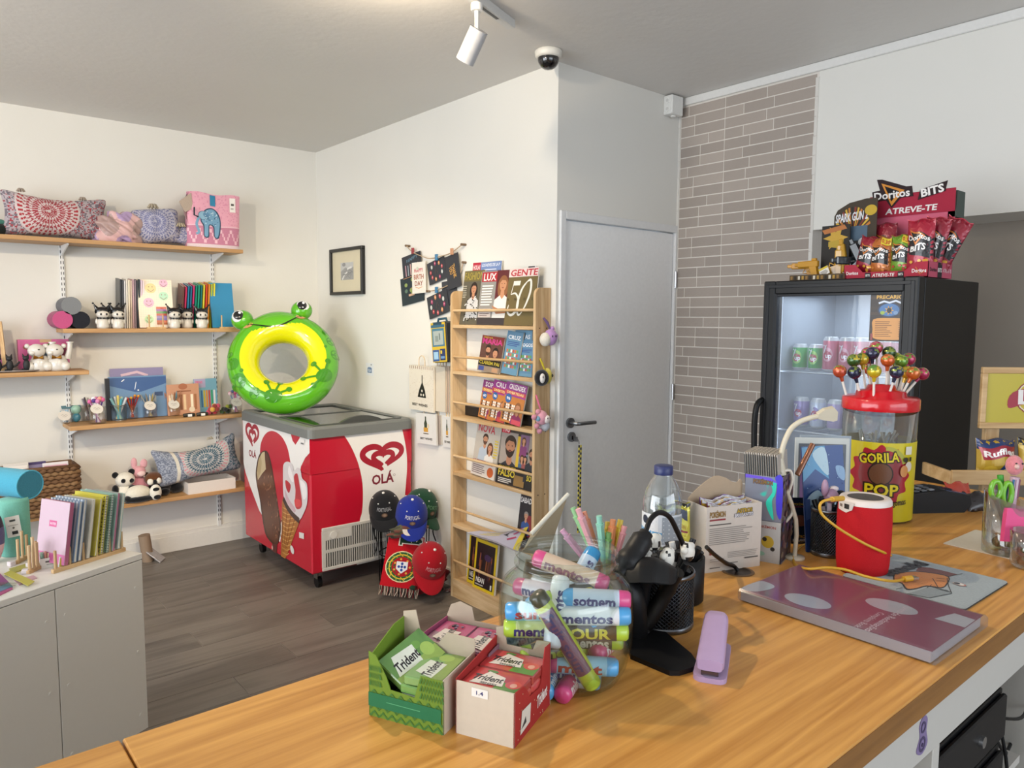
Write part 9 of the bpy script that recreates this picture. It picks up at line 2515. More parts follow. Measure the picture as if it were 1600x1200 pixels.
G().tube([Vector((0,0,0.0)),Vector((0,0,0.08)),lp_(1219,742)],0.0045,CRM,n=8,sub=3).build('stem',SATIN(),t)
G().lathe([(0,0),(0.020,0),(0.020,0.005),(0,0.006)],CRM,n=18).build('lamp_foot',SATIN(),t)
pts=[lp_(1219,738,-0.01),lp_(1234,735),lp_(1238,750),lp_(1232,775),lp_(1238,800),lp_(1225,818)]
G().tube(pts,0.0032,'#cfc8bb',n=6,sub=4).build('lamp_cable',SATIN(),t)
#cards, booklets and boxes behind
def upright(pxl,pxr,pyb,pyt,dep,T,c,label,art,name,cat,rx=-6,mat=None,dyaw=0.0,zb=0.0,tilt=0):
 a=at(pxl,pyb,z=KZC+zb);d0=Vector((a.x,a.y,0))
 yaw=math.atan2(-AX_F.x,AX_F.y)+dyaw
 W=(pxr-pxl)/ppm(a);H=hz(pyt,(a.x,a.y))-KZC-zb
 g=G().box((0,-T,0),(W,0,H),c,min(T/3,0.001))
 if art:art(P(g,(0,-T-0.0002,0),(1,0,0),(0,0,1),W,H))
 return tag(g.build(name,mat or MAG(),None,(a.x,a.y,KZC+zb),rot=(R(rx),R(tilt),yaw)),label,cat)
def bluec(p_):
 p_.rect(0,0,1,1,'#25447f')
 p_.poly([(0,0.99),(0.55,1),(0.62,0.68),(0.3,0.78),(0,0.66)],'#4f8fb8').poly(spline2([(0.25,0.93),(0.55,0.98),(0.62,0.72),(0.4,0.80)],4,True),'#a9c4d0').poly(spline2([(0.8,0.8),(1,0.78),(1,0.66),(0.85,0.7)],4,True),'#7f9fc0')
 for k in range(40):p_.ell(0.04+0.92*hsh(k,1),0.02+0.96*hsh(k,2),0.012,0.012,'#8fb0d0' if k%2 else '#1a2f5f',n=6)
 p_.poly(spline2([(0.05,0.5),(0.3,0.58),(0.5,0.52),(0.95,0.5),(0.95,0.40),(0.5,0.42),(0.05,0.38)],4,True),'#8fa9b8').rect(0,0,0.12,0.5,'#3a4f7f').poly([(0,0.3),(0.3,0.34),(0.28,0.0),(0,0)],'#1c2f5f')
upright(1258,1333,862,700,0,0.004,'#25447f','tall blue printed card with white clouds standing behind the red speaker',bluec,'card_booklet','card',rx=-8,dyaw=0.25)
def pokp(p_):
 p_.rect(0,0,1,1,'#1d2638').text('POK\u00c9MON',0.5,0.86,0.05,'#b8962f',0.7,0,0,1.3).rect(0.15,0.79,0.85,0.81,'#8a2f36').ell(0.5,0.5,0.4,0.3,'#7a4a3a').text('ASTROS',0.5,0.16,0.06,'#c9a03a',0.7).text('BRILLANTES',0.5,0.08,0.05,'#cfccd0',0.8)
upright(1233,1262,848,778,0,0.010,'#1d2638','dark card pack reading ASTROS BRILLANTES between the lamp and the blue card',pokp,'card_pack','card pack',rx=-6,mat=FOIL())
def frm(p_):
 p_.rect(0,0,1,1,'#b9bcb8').rect(0.06,0.06,0.94,0.94,'#5a5f66').rect(0.1,0.35,0.5,0.9,'#7a5f86').ell(0.4,0.6,0.14,0.12,'#a06a8a').rect(0.55,0.5,0.9,0.85,'#3f4a4f').rect(0.1,0.1,0.9,0.3,'#8f9694')
upright(1238,1318,832,684,0,0.006,'#c9ccca','clear sleeve with framed picture cards standing behind the lamp',frm,'card_sleeve','card',rx=-3,dyaw=-0.12)
upright(1245,1322,822,680,0,0.003,'#8f9aa5','grey blue card sleeve standing behind the framed picture cards',None,'card_sleeve','card',rx=-2,dyaw=-0.1)
kA,kB=lp_(1246,742,0.03),lp_(1270,694,0.05)
org=Vector((lb.x,lb.y,KZC))
tag(G().tube([kA-kA,(kB-kA)*0.5,kB-kA],0.006,'#7a4a30',n=8).build('foil_stick',FOIL(),None,org+kA),'slim bronze foil wrapped stick leaning against the picture cards','stick')
#second mesh cup with an animal topped pen, next to the speaker
m2=on(1292,872);M2=Vector((m2.x,m2.y,0));M2=M2+M2.normalized()*0.032
h2=hz(793,(M2.x,M2.y))-KZC
meshcup(M2,0.034,h2,'small wire mesh cup behind the left side of the red speaker','#5f6267')
for i in range(7):
 _q=mcp(M2,i,7,0.030,h2,h2+0.006+0.01*hsh(i,8),['#1a1a1c','#7a1f2a','#22252b','#b0a8a8'][i%4],['black','dark red','charcoal','grey','black capped','red capped','charcoal capped'][i]+' pen in the small mesh cup behind the speaker',None,21)
 del _q['tipx']
b0=Vector((M2.x,M2.y,KZC+0.01));
g=G().cyl((0,0,0),(-0.012,-0.006,h2+0.008),0.005,'#cbbfc9',n=8);g.sph((-0.014,-0.010,h2+0.018),(0.016,0.014,0.015),'#9f7f98',12,8);g.sph((-0.030,-0.004,h2+0.036),(0.008,0.007,0.018),'#a98aa5',8,6);g.sph((0.004,-0.006,h2+0.030),(0.012,0.009,0.006),'#d9cfd4',8,6)
tag(g.build('topper_pen',SATIN(),None,b0),'mauve pen with a rounded animal topper in the small mesh cup','pen')
g=G().sph((0.022,-0.012,h2+0.012),(0.014,0.012,0.013),'#161618',10,8);g.cyl((0.004,0,0),(0.02,-0.01,h2+0.004),0.004,'#161618',n=8);g.sph((0.024,-0.024,h2+0.016),(0.005,0.003,0.004),'#d9d5d0',6,5)
tag(g.build('topper_pen',SATIN(),None,b0),'black pen with a round topper in the small mesh cup','pen')
#red speaker with yellow cable
sf=on(1346,903);SPc=Vector((sf.x,sf.y,0));SPc=SPc+SPc.normalized()*0.046
SPh=hz(776,(SPc.x,SPc.y))-KZC
SR=0.0485
t=thing('speaker','red cylinder speaker with a white top standing on the counter','speaker',(SPc.x,SPc.y,KZC),math.atan2(-SPc.x,SPc.y))
G().lathe([(0,0),(SR*0.86,0),(SR*0.93,0.004),(SR*0.97,0.02),(SR*1.0,SPh*0.4),(SR*1.0,SPh*0.7),(SR*0.97,SPh*0.93)],'#b40d18',n=44,cols=['#3a0a0e','#7a0c14','#b40d18','#b40d18','#b40d18','#b40d18']).build('fabric_body',paint('speaker_fabric',0.75,var=0.10,scale=700,bump=0.3,spec=0.3),t)
G().lathe([(SR*0.972,SPh*0.925),(SR*0.955,SPh*0.975),(SR*0.90,SPh),(SR*0.72,SPh*1.005),(SR*0.66,SPh*0.995)],'#d9cfc8',n=44).build('top_ring',SATIN(),t)
G().lathe([(SR*0.67,SPh*0.995),(SR*0.4,SPh*1.0),(0,SPh*1.003)],'#4a4644',n=36).build('top_grille',paint('speaker_grille',0.6,var=0.25,scale=900,bump=0.6),t)
g=G()
q=P(g,(0,0,0),(1,0,0),(0,0,1),1,1,lift=0.0012,fn=lambda x,y,h:((SR*0.985+h)*math.sin(x/SR),-(SR*0.985+h)*math.cos(x/SR),y),maxlen=0.008)
x_=-SR*0.78
q.poly([(x_-0.020,SPh*0.965),(x_+0.020,SPh*0.965),(x_+0.016,SPh*0.87),(x_+0.004,SPh*0.82),(x_-0.020,SPh*0.84)],'#d2c8c0').rect(x_-0.001,SPh*0.87,x_+0.010,SPh*0.935,'#2a2422').rect(x_-0.014,SPh*0.88,x_-0.006,SPh*0.92,'#7a6a60')
g.build('port_panel',SATIN(),t)
YC_='#c99a2a'
def spx(px,py,d=0.0):
 q=ray(px,py);dd=SPc.dot(fwd2)+d;return CAM+q*(dd/q.dot(fwd2))
path=[spx(1312,779,-0.035),spx(1300,780,-0.05),spx(1287,783,-0.055),spx(1281,790,-0.06),spx(1284,803,-0.06),spx(1300,818,-0.063),spx(1322,833,-0.060),spx(1352,850,-0.058),spx(1378,862,-0.050),spx(1392,868,-0.010)]
flo=[at(*k,z=KZC+0.005)for k in((1398,862),(1375,852),(1330,846),(1290,845),(1262,850),(1246,861),(1241,878),(1250,890))]
bkz=[at(1252,892,z=KZC+0.006),at(1268,893,z=KZC+0.026),at(1300,888,z=KZC+0.027),at(1340,889,z=KZC+0.027)]
back2=[at(k[0],k[1],z=KZC+0.028)for k in((1345,895),(1372,903),(1395,907))]
t2=thing('usb_cable','yellow usb cable plugged into the red speaker and curling over the book','cable',path[0])
o0=path[0]
G().tube([k-o0 for k in path],0.0026,YC_,n=8,sub=5).build('cable_upper',SATIN(),t2)
low=[at(1394,866,z=KZC+0.004)+fwd2*0.03,at(1372,846,z=KZC+0.004)+fwd2*0.03]
run=[at(*k,z=KZC+0.004)for k in((1303,846),(1270,848),(1250,855),(1240,868),(1243,882))]+[at(1262,889,z=KZC+0.027),at(1290,887,z=KZC+0.030),at(1320,890,z=KZC+0.030),at(1350,900,z=KZC+0.030),at(1378,906,z=KZC+0.030),at(1398,908,z=KZC+0.016),at(1412,905,z=KZC+0.010)]
G().tube([k-o0 for k in run],0.0026,YC_,n=8,sub=5).build('cable_lower',SATIN(),t2)
d_=(run[-1]-run[-2]).normalized();e0=run[-1]-o0
rt_=(AX_R*0.95+AX_F*0.30);rt_.z=0;rt_.normalize()
G().cyl(e0,e0+rt_*0.018,0.0055,YC_,n=10).build('plug_grip',SATIN(),t2)
g=G();g.T=mtx(e0+rt_*0.018,rt_,Vector((-rt_.y,rt_.x,0)));g.box((0,-0.006,-0.0022),(0.012,0.006,0.0022),'#c9c6c2',0.0005);g.build('plug_tip',METAL(),t2)
g=G();a_=path[0]-o0;b_3=path[1]-o0;g.cyl(a_+(a_-b_3)*0.4,b_3,0.005,YC_,n=10);g.build('plug_grip',SATIN(),t2)
#complaints book in a clear sleeve
BX0,BX1,BY0,BY1,BT=1.092,1.298,0.372,0.690,0.022
t=thing('complaints_book','maroon complaints book in a clear plastic sleeve lying on the counter edge','book',((BX0+BX1)/2,(BY0+BY1)/2,KZC))
Wb_,Lb_=BX1-BX0,BY1-BY0
g=G().box((-Wb_/2+0.004,-Lb_/2+0.010,0.002),(Wb_/2-0.006,Lb_/2-0.006,BT-0.003),'#a5a2a8')
g.box((-Wb_/2+0.003,-Lb_/2+0.008,BT-0.003),(Wb_/2-0.004,Lb_/2-0.004,BT-0.0018),'#7a2048')
q=P(g,(-Wb_/2+0.003,Lb_/2-0.004,BT-0.0018),(0,-1,0),(1,0,0),Lb_-0.012,Wb_-0.007,lift=0.0002)
q.rect(0,0,1,1,'#7f234c')
q.ell(0.33,0.20,0.125,0.085,'#b3b4bd').ell(0.65,0.62,0.13,0.085,'#b3b4bd')
q.poly(spline2([(0.0,0.02),(0.08,0.06),(0.11,0.26),(0.06,0.33),(0.0,0.30)],4,True),'#b3b4bd').poly([(0.86,0.62),(1.0,0.62),(1.0,0.84),(0.90,0.86)],'#b9bac2')
q.text('Livro de Reclama\u00e7\u00f5es',0.715,0.34,0.056,'#cfc0c8',0.47,-PI/2,0,0.6).text('Complaints Book',0.66,0.20,0.048,'#cfc0c8',0.28,-PI/2,0,0.4)
g.build('book_body',MAG(),t)
G().box((-Wb_/2,-Lb_/2,0.0005),(Wb_/2,Lb_/2,BT),'#fff',0.004).build('clear_sleeve',clear('sleeve_film','#f0f0f2',fac=0.07,rough=0.12,milky=0.05),t)
#mouse pad with the cartoon fish hand drawn in ink
mpt=[on(*k)for k in((1445,868),(1577,911),(1517,949),(1360,905))]
mo=Vector((sum(k.x for k in mpt)/4,sum(k.y for k in mpt)/4,0))
mu=(mpt[1]-mpt[0]);mu.z=0;mu.normalize()
MLn,MWd=(mpt[1]-mpt[0]).length*1.15,0.185
t=thing('mouse_pad','pale grey mouse pad with a drawing under the speaker and the book edge','mouse pad',(0,0,0))
pA_=mpt[1];pB_=mpt[2]
mv=Vector((mpt[1].x-mpt[2].x,mpt[1].y-mpt[2].y,0)).normalized();mu=Vector((mv.y,-mv.x,0));
if mu.dot(mpt[1]-mpt[0])<0:mu=-mu
MWd=(mpt[1]-mpt[2]).length+0.03;MLn=0.21
t.location=(mpt[1].x,mpt[1].y,KZC);t.rotation_euler=(0,0,math.atan2(mu.y,mu.x))
g=G().prism(rrect(-MLn,-MWd+0.03-0.03,0,0,0.012),0,0.003,'#98a2a6',None,'#2a2c2e')
q=P(g,(-MLn,-MWd,0.003),(1,0,0),(0,1,0),MLn,MWd,lift=0.0002)
q.poly(rrect(0.012,0.012,0.988,0.988,0.05),'#9aa4a8')
def mp(px,py):
 k=at(px,py,z=KZC+0.003)-Vector((mpt[1].x,mpt[1].y,KZC+0.003));return((k.dot(mu)+MLn)/MLn,(k.dot(mv)+MWd)/MWd)
def mpp(pts,c):q.poly([mp(*k)for k in pts],c)
mpp([(1431,892),(1436,886),(1452,887),(1478,893),(1497,898),(1482,902)],'#6a3b38')
mpp(spline2([(1396,898),(1404,895),(1430,893),(1455,895),(1483,901),(1480,914),(1470,920),(1448,917),(1432,921),(1416,922),(1408,912),(1397,909)],3,True),'#2c2420')
mpp(spline2([(1398,899),(1405,896),(1430,894),(1455,896),(1481,902),(1478,913),(1470,918),(1448,915),(1432,919),(1418,920),(1410,911),(1399,908)],3,True),'#c07a3c')
mpp([(1418,928),(1450,918),(1480,922),(1487,928),(1452,935)],'#7f898d')
for k in(((1457,904),(1462,912),(1466,919)),((1466,919),(1456,914),(1448,919)),((1400,921),(1410,919)),((1483,901),(1504,897)),((1480,904),(1482,916),(1487,928)),((1418,928),(1452,935),(1487,928)),((1463,904),(1476,905)),((1464,908),(1476,909))):
 q.stroke([mp(*j)for j in k],0.007,'#2a2624')
for k in range(6):q.stroke([mp(1462+3*k,920+0.5*k),mp(1476+2*k,924+0.6*k)],0.005,'#3a3f42')
e_=mp(1499,914);q.ell(e_[0],e_[1],0.055,0.036,'#b06a5a',-0.2);q.ell(e_[0]-0.006,e_[1],0.046,0.032,'#d0cfca',-0.2);q.ell(e_[0]-0.02,e_[1],0.026,0.024,'#26282c')
ta,tb=mp(1379,898),mp(1440,880);tc=((ta[0]+tb[0])/2,(ta[1]+tb[1])/2)
q.text('smoki',tc[0],tc[1],0.13,'#222428',math.hypot((tb[0]-ta[0]),(tb[1]-ta[1])*MWd/MLn),math.atan2((tb[1]-ta[1])*MWd,(tb[0]-ta[0])*MLn),0,2.2)
g.build('pad',FABRIC(),t)
#lollipop jar
lf=on(1366,818);LC=Vector((lf.x,lf.y,0));LC=LC+LC.normalized()*0.078
LR=53/ppm((LC.x,LC.y,KZC+0.1))
lz_lab=hz(684,(LC.x,LC.y))-KZC;lz_lid0=hz(637,(LC.x,LC.y))-KZC;lz_lid1=hz(622,(LC.x,LC.y))-KZC;lz_dome=hz(601,(LC.x,LC.y))-KZC
t=thing('lollipop_jar','clear lollipop jar with yellow Gorila Pop label and a red lid','jar',(LC.x,LC.y,KZC),math.atan2(-LC.x,LC.y))
G().lathe([(0,0.003),(LR*0.92,0),(LR*0.96,0.008),(LR*0.97,lz_lab*0.5),(LR,lz_lid0),(LR*0.975,lz_lid0),(LR*0.95,lz_lab*0.5),(LR*0.94,0.01),(0,0.008)],'#fff',n=48).build('jar_wall',clear('lolly_jar','#f2f6f6',fac=0.16,rough=0.03),t)
g=G()
lr0=lambda y:LR*(0.965+0.035*max(0,(y-lz_lab*0.5)/(lz_lid0-lz_lab*0.5)))
q=P(g,(0,0,0),(1,0,0),(0,0,1),1,1,lift=0.0010,step=0.0003,fn=lambda x,y,h:((lr0(y)+h)*math.sin(x/LR),-(lr0(y)+h)*math.cos(x/LR),y),maxlen=0.010)
q.rect(-LR*2.6,0.006,LR*2.6,lz_lab,'#c9bb1f')
cx2,cy2=0.008,lz_lab*0.60
def pl2(n,r1,r2):return[(cx2+(r1 if k%2==0 else r2)*math.cos(2*PI*k/(2*n)),cy2+(r1 if k%2==0 else r2)*math.sin(2*PI*k/(2*n)))for k in range(2*n)]
q.poly(spline2(pl2(12,0.074,0.062),3,True),'#a3182c').ell(cx2,cy2+0.003,0.050,0.050,'#8a3a3f').ring(cx2+0.01,cy2+0.02,0.045,0.010,'#a8a83a',0.2,1.6)
q.text('GORILA',cx2-0.004,cy2+0.042,0.022,'#d9c81f',0.088,0.10,0,1.2,out='#2a1f10',ow=0.4).ell(cx2,cy2+0.004,0.028,0.028,'#2a1f18').ell(cx2,cy2+0.004,0.025,0.025,'#6a4630').text('POP',cx2+0.004,cy2-0.034,0.026,'#d9c81f',0.074,0,0,1.2,out='#2a1f10',ow=0.4)
q.text('gomas',cx2+0.045,cy2-0.062,0.014,'#2a2418',0.036,0.1).rect(0.062,lz_lab*0.86,0.080,lz_lab*0.96,'#d6d3c4').ell(0.064,lz_lab*0.80,0.006,0.006,'#2a2418').rect(0.074,lz_lab*0.78,0.080,lz_lab*0.83,'#2a2418')
q.ell(cx2+0.064,cy2+0.022,0.010,0.012,'#cfc6b8').ell(cx2+0.052,cy2+0.012,0.010,0.014,'#c98a4a')
g.build('label',MAG(),t)
RDL='#c01420'
G().lathe([(LR*1.03,lz_lid0-0.002),(LR*1.04,lz_lid0),(LR*1.04,lz_lid1),(LR*1.0,lz_lid1+0.004),(LR*0.70,lz_lid1+0.006),(LR*0.66,lz_lid1+(lz_dome-lz_lid1)*0.55),(LR*0.42,lz_lid1+(lz_dome-lz_lid1)*0.65),(LR*0.36,lz_dome),(0,lz_dome+0.002)],RDL,n=48).build('lid',GLOSS(),t)
def lolly_col(v,c1,c2,s):
 h=hsh(int(v.x*420)+s,int(v.z*420)+int(v.y*300))
 return c1 if v.z<0.002 or h<0.35 else(c2 if h<0.7 else '#7a8a3a')
pops=[(1312,580,'#b5482a','#d07a4a',1322),(1335,582,'#262a44','#6f7f3a',1342),(1334,563,'#3a5a26','#c9b23a',1340),(1347,561,'#b89a1f','#4a6a26',1352),(1366,580,'#c9b01f','#5a8a3a',1365),(1363,552,'#2a2c46','#5a4a6a',1363),(1369,543,'#b03a4f','#c9707a',1371),(1356,552,'#a81f4a','#c04a6a',1360),(1387,563,'#c0561f','#d98a4a',1384),(1389,551,'#2f4a26','#7a8a3a',1388),(1401,581,'#262a44','#9a8f2f',1388),(1408,564,'#5f8a2f','#a3b23a',1398),(1420,561,'#a82f55','#4a6a26',1402),(1417,582,'#c9a01f','#d9b83a',1405),(1427,583,'#c0601f','#d98a4a',1408),(1441,584,'#a01f4a','#c04a6a',1414),(1357,575,'#c05a2f','#d98a4a',1360),(1399,560,'#8a9a2f','#c9b23a',1395)]
fills=[0,-0.01,0.02,0.03,-0.05,0.03,0.045,0.05,0.0,0.04,-0.045,0.02,0.05,0.0,-0.02,0.02,0.06,0.05]
lc_=LC.dot(fwd2)
for i,((px,py,c1,c2,bx_),fo)in enumerate(zip(pops,fills)):
 hd=ray(px,py);hp2=CAM+hd*((lc_+fo)/hd.dot(fwd2))
 zb_=KZC+lz_lid1+(0.006 if abs(bx_-1366)>30 or fo<-0.03 else(lz_dome-lz_lid1)*0.5)
 k=ray(bx_,620);bp=CAM+k*((lc_+fo*0.8)/k.dot(fwd2));bp.z=zb_+0.002
 t=thing('lollipop',['orange foil','dark blue foil','green and yellow foil','olive yellow foil','yellow and green foil','dark blue foil','red foil','crimson foil','orange foil','dark green foil','dark blue foil','green foil','pink foil','yellow foil','orange foil','crimson foil','orange foil','lime foil'][i]+' lollipop, '+['furthest left on the red lid','second from the left in the front row','upper left above the blue one','behind the upper left green one','front centre on the red lid','centre back below the red one','topmost in the middle','left of the topmost one','right of the middle, upper row','behind the upper right orange one','right of the front centre one','upper right on the red lid','at the upper right edge','behind the lower right orange one','second from the right','furthest right on the red lid','half hidden behind the front centre one','half hidden at the upper right'][i],'lollipop',bp)
 v=hp2-bp
 G().cyl((0,0,0),v,0.0030,'#d6d0c8',n=8).build('stick',SATIN(),t)
 g=G().sph(v,0.0160,c1,16,11,fn=lambda w_,c1=c1,c2=c2,i=i:lolly_col(w_,c1,c2,i))
 vn=v.normalized();g.cyl(v-vn*0.012,v-vn*0.026,0.006,c1,0.0036,n=8)
 g.build('wrapped_sweet',FOIL(),t)
LJ=[]
for i in range(14):
 rn=random.Random(40+i);a=2*PI*i/14;rr_=LR*0.6*rn.random()
 b=Vector((rr_*math.cos(a),rr_*math.sin(a),lz_lab*0.80));d=Vector((rn.uniform(-0.6,0.6),rn.uniform(-0.6,0.6),1)).normalized()*0.060
 if Vector((b.x+d.x,b.y+d.y)).length>LR*0.88:d.x*=-0.5;d.y*=-0.5
 t=thing('lollipop','lollipop inside the jar with its white stick pointing up above the label','lollipop',(LC.x+b.x,LC.y+b.y,KZC+b.z));t['tipx']=project(Vector(t.location)+d);LJ.append(t)
 G().cyl((0,0,0),d,0.0028,'#cfc9c2',n=6).build('stick',SATIN(),t)
 G().sph(-d.normalized()*0.012,0.013,['#7a4a3a','#4a5a2f','#8a2f3f','#3a3f5a'][i%4],10,7).build('wrapped_sweet',FOIL(),t)
rank(LJ,'lollipop inside the jar under the red lid, white stick up')
#card terminal
tp0=on(1413,803);tu=Vector((AX_R.x,AX_R.y,0)).normalized()
tu=(tu*0.97+fwd2*0.10).normalized();tv=Vector((-tu.y,tu.x,0))
TL=112/ppm(tp0)
t=thing('card_terminal','black payment terminal with keypad lying right of the lollipop jar','payment terminal',(tp0.x,tp0.y,KZC),math.atan2(tu.y,tu.x))
g=G()
sec=[(0,0.0),(TL*0.9,0),(TL,0.02),(TL*0.97,0.044),(TL*0.60,0.056),(0,0.046)]
g.prism(sec,-0.085,0,'#08080a',Matrix(((1,0,0,0),(0,0,-1,0),(0,1,0,0),(0,0,0,1))))
g.build('terminal_body',BLACKP(),t)
sl_=math.atan2(0.010,TL*0.6)
for i in range(4):
 for j in range(3):
  g=G();g.T=Matrix.Translation((0.014+0.020*i,0.014+0.022*j,0.0465+0.010*(0.014+0.02*i)/(TL*0.6)))@Matrix.Rotation(-sl_,4,'Y')
  g.box((0,0,0),(0.014,0.014,0.003),['#8a8d94','#55585f','#6f7279'][(i+j)%3],0.001);g.build('key',SATIN(),t)
g=G();g.T=Matrix.Translation((TL*0.64,0,0.0552))@Matrix.Rotation(math.atan2(0.012,TL*0.37),4,'Y')
g.box((0,0.008,0),(TL*0.30,0.078,0.0012),'#33456a');g.build('screen',paint('terminal_screen',0.12,coat=0.6),t)
for i,(px,py,c,lab)in enumerate(((1533,800,'#22191a','small black snack pack behind the clear cup near the terminal'),(1524,792,'#b0402f','small red snack pack behind the payment terminal'))):
 q_=on(px,py)+fwd2*0.06*i
 bag((q_.x,q_.y,KZC+0.002),0.07,0.05,0.02,c,None,lab,rot=(R(-30),0,math.atan2(tu.y,tu.x)),name='snack_pack',cat='snack pack')
#napkin, cups, scissors at the right edge
np_=[on(*k)for k in((1474,850),(1524,829),(1545,833),(1640,862),(1640,895),(1600,880),(1568,872))]
no=np_[0]
g=G().prism([(k.x-no.x,k.y-no.y)for k in np_],0.0004,0.0022,'#c9c1b2')
tag(g.build('napkin',PAPER(),None,(no.x,no.y,KZC)),'white paper napkin under the clear cup at the right edge','napkin')
cf_=on(1570,872);CC=Vector((cf_.x,cf_.y,0));CC=CC+CC.normalized()*0.040
cz0=KZC+0.0025
hL=hz(768,(CC.x,CC.y))-cz0;hR_=hz(788,(CC.x,CC.y))-cz0
t=thing('glass_cup','clear slanted cup with green scissors and pens on the napkin','cup',(CC.x,CC.y,cz0),math.atan2(-CC.x,CC.y))
g=G();n=30;r_=0.043
vs=[]
for rr_,tz in((r_,0),(r_*1.02,1),(r_*0.96,1),(r_*0.92,0.06)):
 for k in range(n):
  a=2*PI*k/n;zt=hL*0.5+hR_*0.5+(hR_-hL)*0.5*math.cos(a);vs.append((rr_*math.cos(a),rr_*math.sin(a),zt*tz if tz else 0))
g.add(vs,[(q_*n+k,q_*n+(k+1)%n,(q_+1)*n+(k+1)%n,(q_+1)*n+k)for q_ in range(3)for k in range(n)],'#fff',True)
g.lathe([(0,0.001),(r_,0)],'#fff',n=30).lathe([(r_*0.92,0.009),(0,0.009)],'#fff',n=30)
g.build('cup_wall',clear('thick_acrylic','#eef0f0',fac=0.2,rough=0.03),t)
cdep=CC.dot(fwd2)
def cpx(px,py,d=0.0):
 q=ray(px,py);return CAM+q*((cdep+d)/q.dot(fwd2))
cb_=Vector((CC.x,CC.y,cz0+0.011))
t=thing('scissors','green handled scissors standing in the clear slanted cup','scissors',cb_)
GRS='#6fae2a'
hA_=cpx(1556,765,-0.005)-cb_;hB_=cpx(1574,772,-0.005)-cb_
for c_,nm,w_,h_ in((hA_,'handle',0.010,0.018),(hB_,'handle',0.009,0.024)):
 pts=[c_+Vector((AX_R.x*w_*math.cos(a),AX_R.y*w_*math.cos(a),h_*math.sin(a)))for a in[2*PI*k/16 for k in range(17)]]
 G().tube(pts,0.0052,GRS,n=8,caps=False).build(nm,GLOSS(),t)
piv=(hA_+hB_)*0.5*0.45
for c_,s in((hA_,1),(hB_,-1)):
 G().tube([c_+Vector((0,0,-0.020)),(c_+Vector((0,0,-0.02)))*0.5+piv*0.5,piv*0.4+AX_R*0.006*s,Vector((AX_R.x*0.010*s,AX_R.y*0.01*s,0.002))],[0.005,0.004,0.0035,0.001],'#8a7468',n=6).build('blade',METAL(),t)
g=G().cyl((0,0,0),cpx(1563,742,0.015)-cb_,0.006,'#3f9a2f',n=10);tag(g.build('marker',SATIN(),None,cb_),'tall bright green pen in the clear slanted cup','pen')
g=G().cyl((0,0,0),cpx(1571,757,0.012)-cb_,0.005,'#3f86a8',n=10);tag(g.build('marker',SATIN(),None,cb_),'blue pen between the green scissors handles','pen')
t=thing('topper_pen','multicolour pen with a pink animal topper in the clear slanted cup','pen',cb_)
e_=cpx(1586,745,0.0)-cb_
G().tube([Vector(),e_*0.6,e_],[0.0075,0.0085,0.0085],'#b99aa8',n=12).build('pen_body',SATIN(),t)
for k,c in enumerate(('#2a5f8a','#26282c','#d6d6d8','#7a3f5a')):
 o_=AX_R*(-0.006+0.004*k)-fwd2*0.006
 G().cyl(e_*0.70+o_,e_*0.97+o_,0.0022,c,n=6).build('slider',SATIN(),t)
hd_=cpx(1585,727,0.0)-cb_
G().sph(hd_,(0.017,0.016,0.021),'#cf7f86',14,9).build('topper',PLUSH(),t)
G().sph(hd_+AX_R*-0.004-fwd2*0.014,(0.007,0.005,0.006),'#d9b0a8',8,6).build('muzzle',SATIN(),t)
for s in(-0.006,0.007):G().sph(hd_+AX_R*s-fwd2*0.0145+Vector((0,0,0.006)),0.0022,'#1a1a1a',6,5).build('eye',GLOSS(),t)
for i,(px,py,c)in enumerate(((1552,858,'#8a7a4a'),(1568,862,'#a8905a'),(1560,850,'#6a4030'))):
 q_=CC+AX_R*(-0.016+0.016*i);
 tag(G().sph((0,0,0.011),(0.013,0.012,0.011),c,10,7).build('wrapped_sweet',FOIL(),None,(q_.x,q_.y-0.004*i,cz0+0.0105)),['gold wrapped sweet at the left bottom of the clear slanted cup','gold wrapped sweet in the middle bottom of the clear slanted cup','brown wrapped sweet at the right bottom of the clear slanted cup'][i],'sweet')
pk0=cpx(1568,846,-0.055)
g=G();M_=mtx(Vector((0,0,0)),AX_R+Vector((0,0,0.02)),Vector((0.10*AX_R.x+0.25*fwd2.x,0.10*AX_R.y+0.25*fwd2.y,1)))
zz_=pk0.z
g.prism([(0,0),(0.055,-0.004),(0.060,0.062),(0.016,0.066)],-0.012,0,'#d6467f',M_)
tag(g.build('note_pad',MATTE(),None,(pk0.x,pk0.y,pk0.z)),'bright pink note pad leaning against the clear slanted cup','note pad')
gf=on(1608,893);GC=Vector((gf.x,gf.y,0));GC=GC+GC.normalized()*0.028
gh=hz(832,(GC.x,GC.y))-KZC
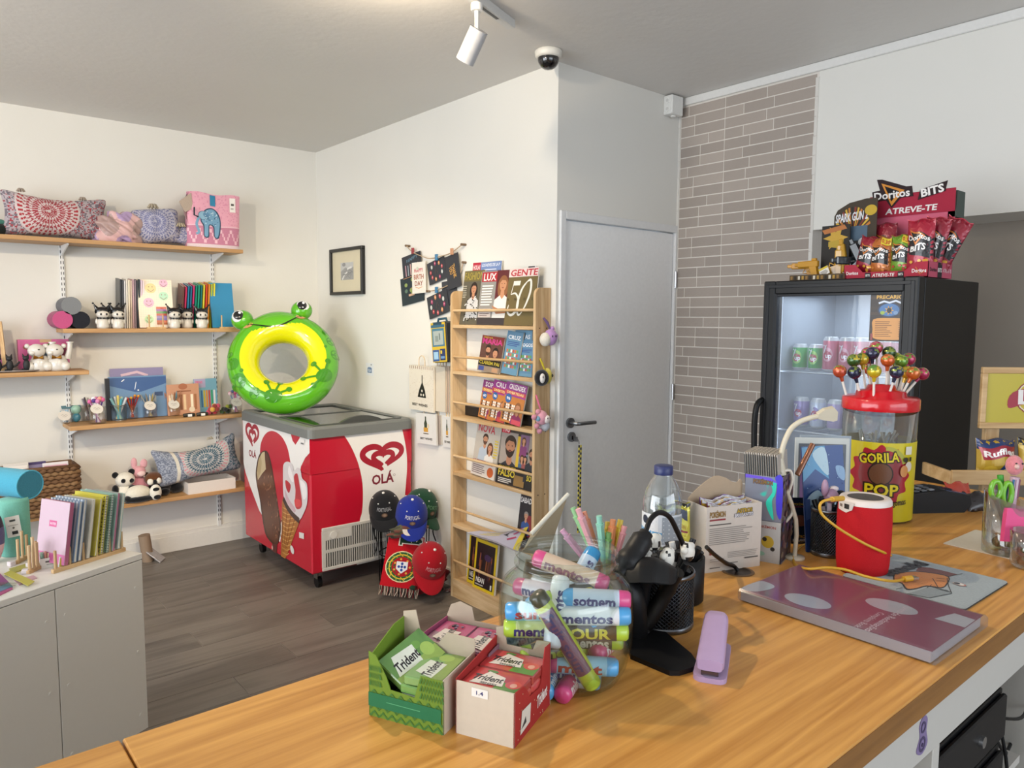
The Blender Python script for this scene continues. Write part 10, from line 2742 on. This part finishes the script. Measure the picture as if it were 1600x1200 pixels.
t=thing('small_glass','small clear glass with coloured clips cut off by the right picture edge','glass',(GC.x,GC.y,KZC+0.0025))
G().lathe([(0,0),(0.030,0),(0.033,0.004),(0.036,gh),(0.033,gh),(0.029,0.008),(0,0.008)],'#fff',n=26).build('glass_wall',clear('thick_acrylic','#eef0f0',fac=0.2,rough=0.03),t)
for i in range(7):
 a=2*PI*i/7
 tag(G().tube([(0,-0.008,0),(0.004,0.0,0.004),(0,0.008,0.008)],0.005,['#a83a4a','#3f8a6a','#c98a8a','#8a2f3f','#d9cfc4','#5f9a8a','#b06a4a'][i],n=6).build('clip',SATIN(),None,(GC.x+0.015*math.cos(a),GC.y+0.015*math.sin(a),KZC+0.014+0.006*(i%3)),rot=(0.5*i,0.3*i,i)),['red','green','pink','crimson','white','teal','brown'][i]+' clip in the small glass at the right picture edge','clip')
#track spotlights (one in view, the others above the picture, the freezer one added)
def on_rail(s):
 return Vector((pe.x,pe.y,ZC))+dr*s
pv_=at(737,8,z=ZC-0.034)
spotlight(on_rail((Vector((pv_.x-pe.x,pv_.y-pe.y,0))).dot(dr)),Vector((-0.10,0.58,-0.80)),'white cylinder spotlight on the ceiling track, the only one in view',40,120)
spotlight(on_rail(-0.80),Vector((0.45,0.85,0.22)),'white cylinder spotlight on the track aimed at the far corner, above the picture',20,165)
spotlight(on_rail(-1.15),Vector((0.95,2.2,-1.75)),'added unseen spotlight on the track brightening the freezer, above the picture',92,75)  # added lamp out of view, brightens the freezer's near face
spotlight(on_rail(-1.70),Vector((0.62,-0.60,-1.0)),'white cylinder spotlight on the track aimed down at the counter, above the picture',45,105)
spotlight(on_rail(-2.45),Vector((0.95,-0.25,-0.18)),'white cylinder spotlight on the track aimed at the cooler, above the picture',12,90)
t=thing('track_light_rail','second white ceiling track rail towards the shelves, above the picture','track light',(-1.9,2.4,ZC))
G().box((0,-0.018,-0.034),(1.6,0.018,0),'#cfcfcd',0.002).build('rail',SATIN(),t)
spotlight((-0.7,2.4,ZC),Vector((0.5,0.9,-0.42)),'white cylinder spotlight aimed at the shelves, left one on the second track',85,105)
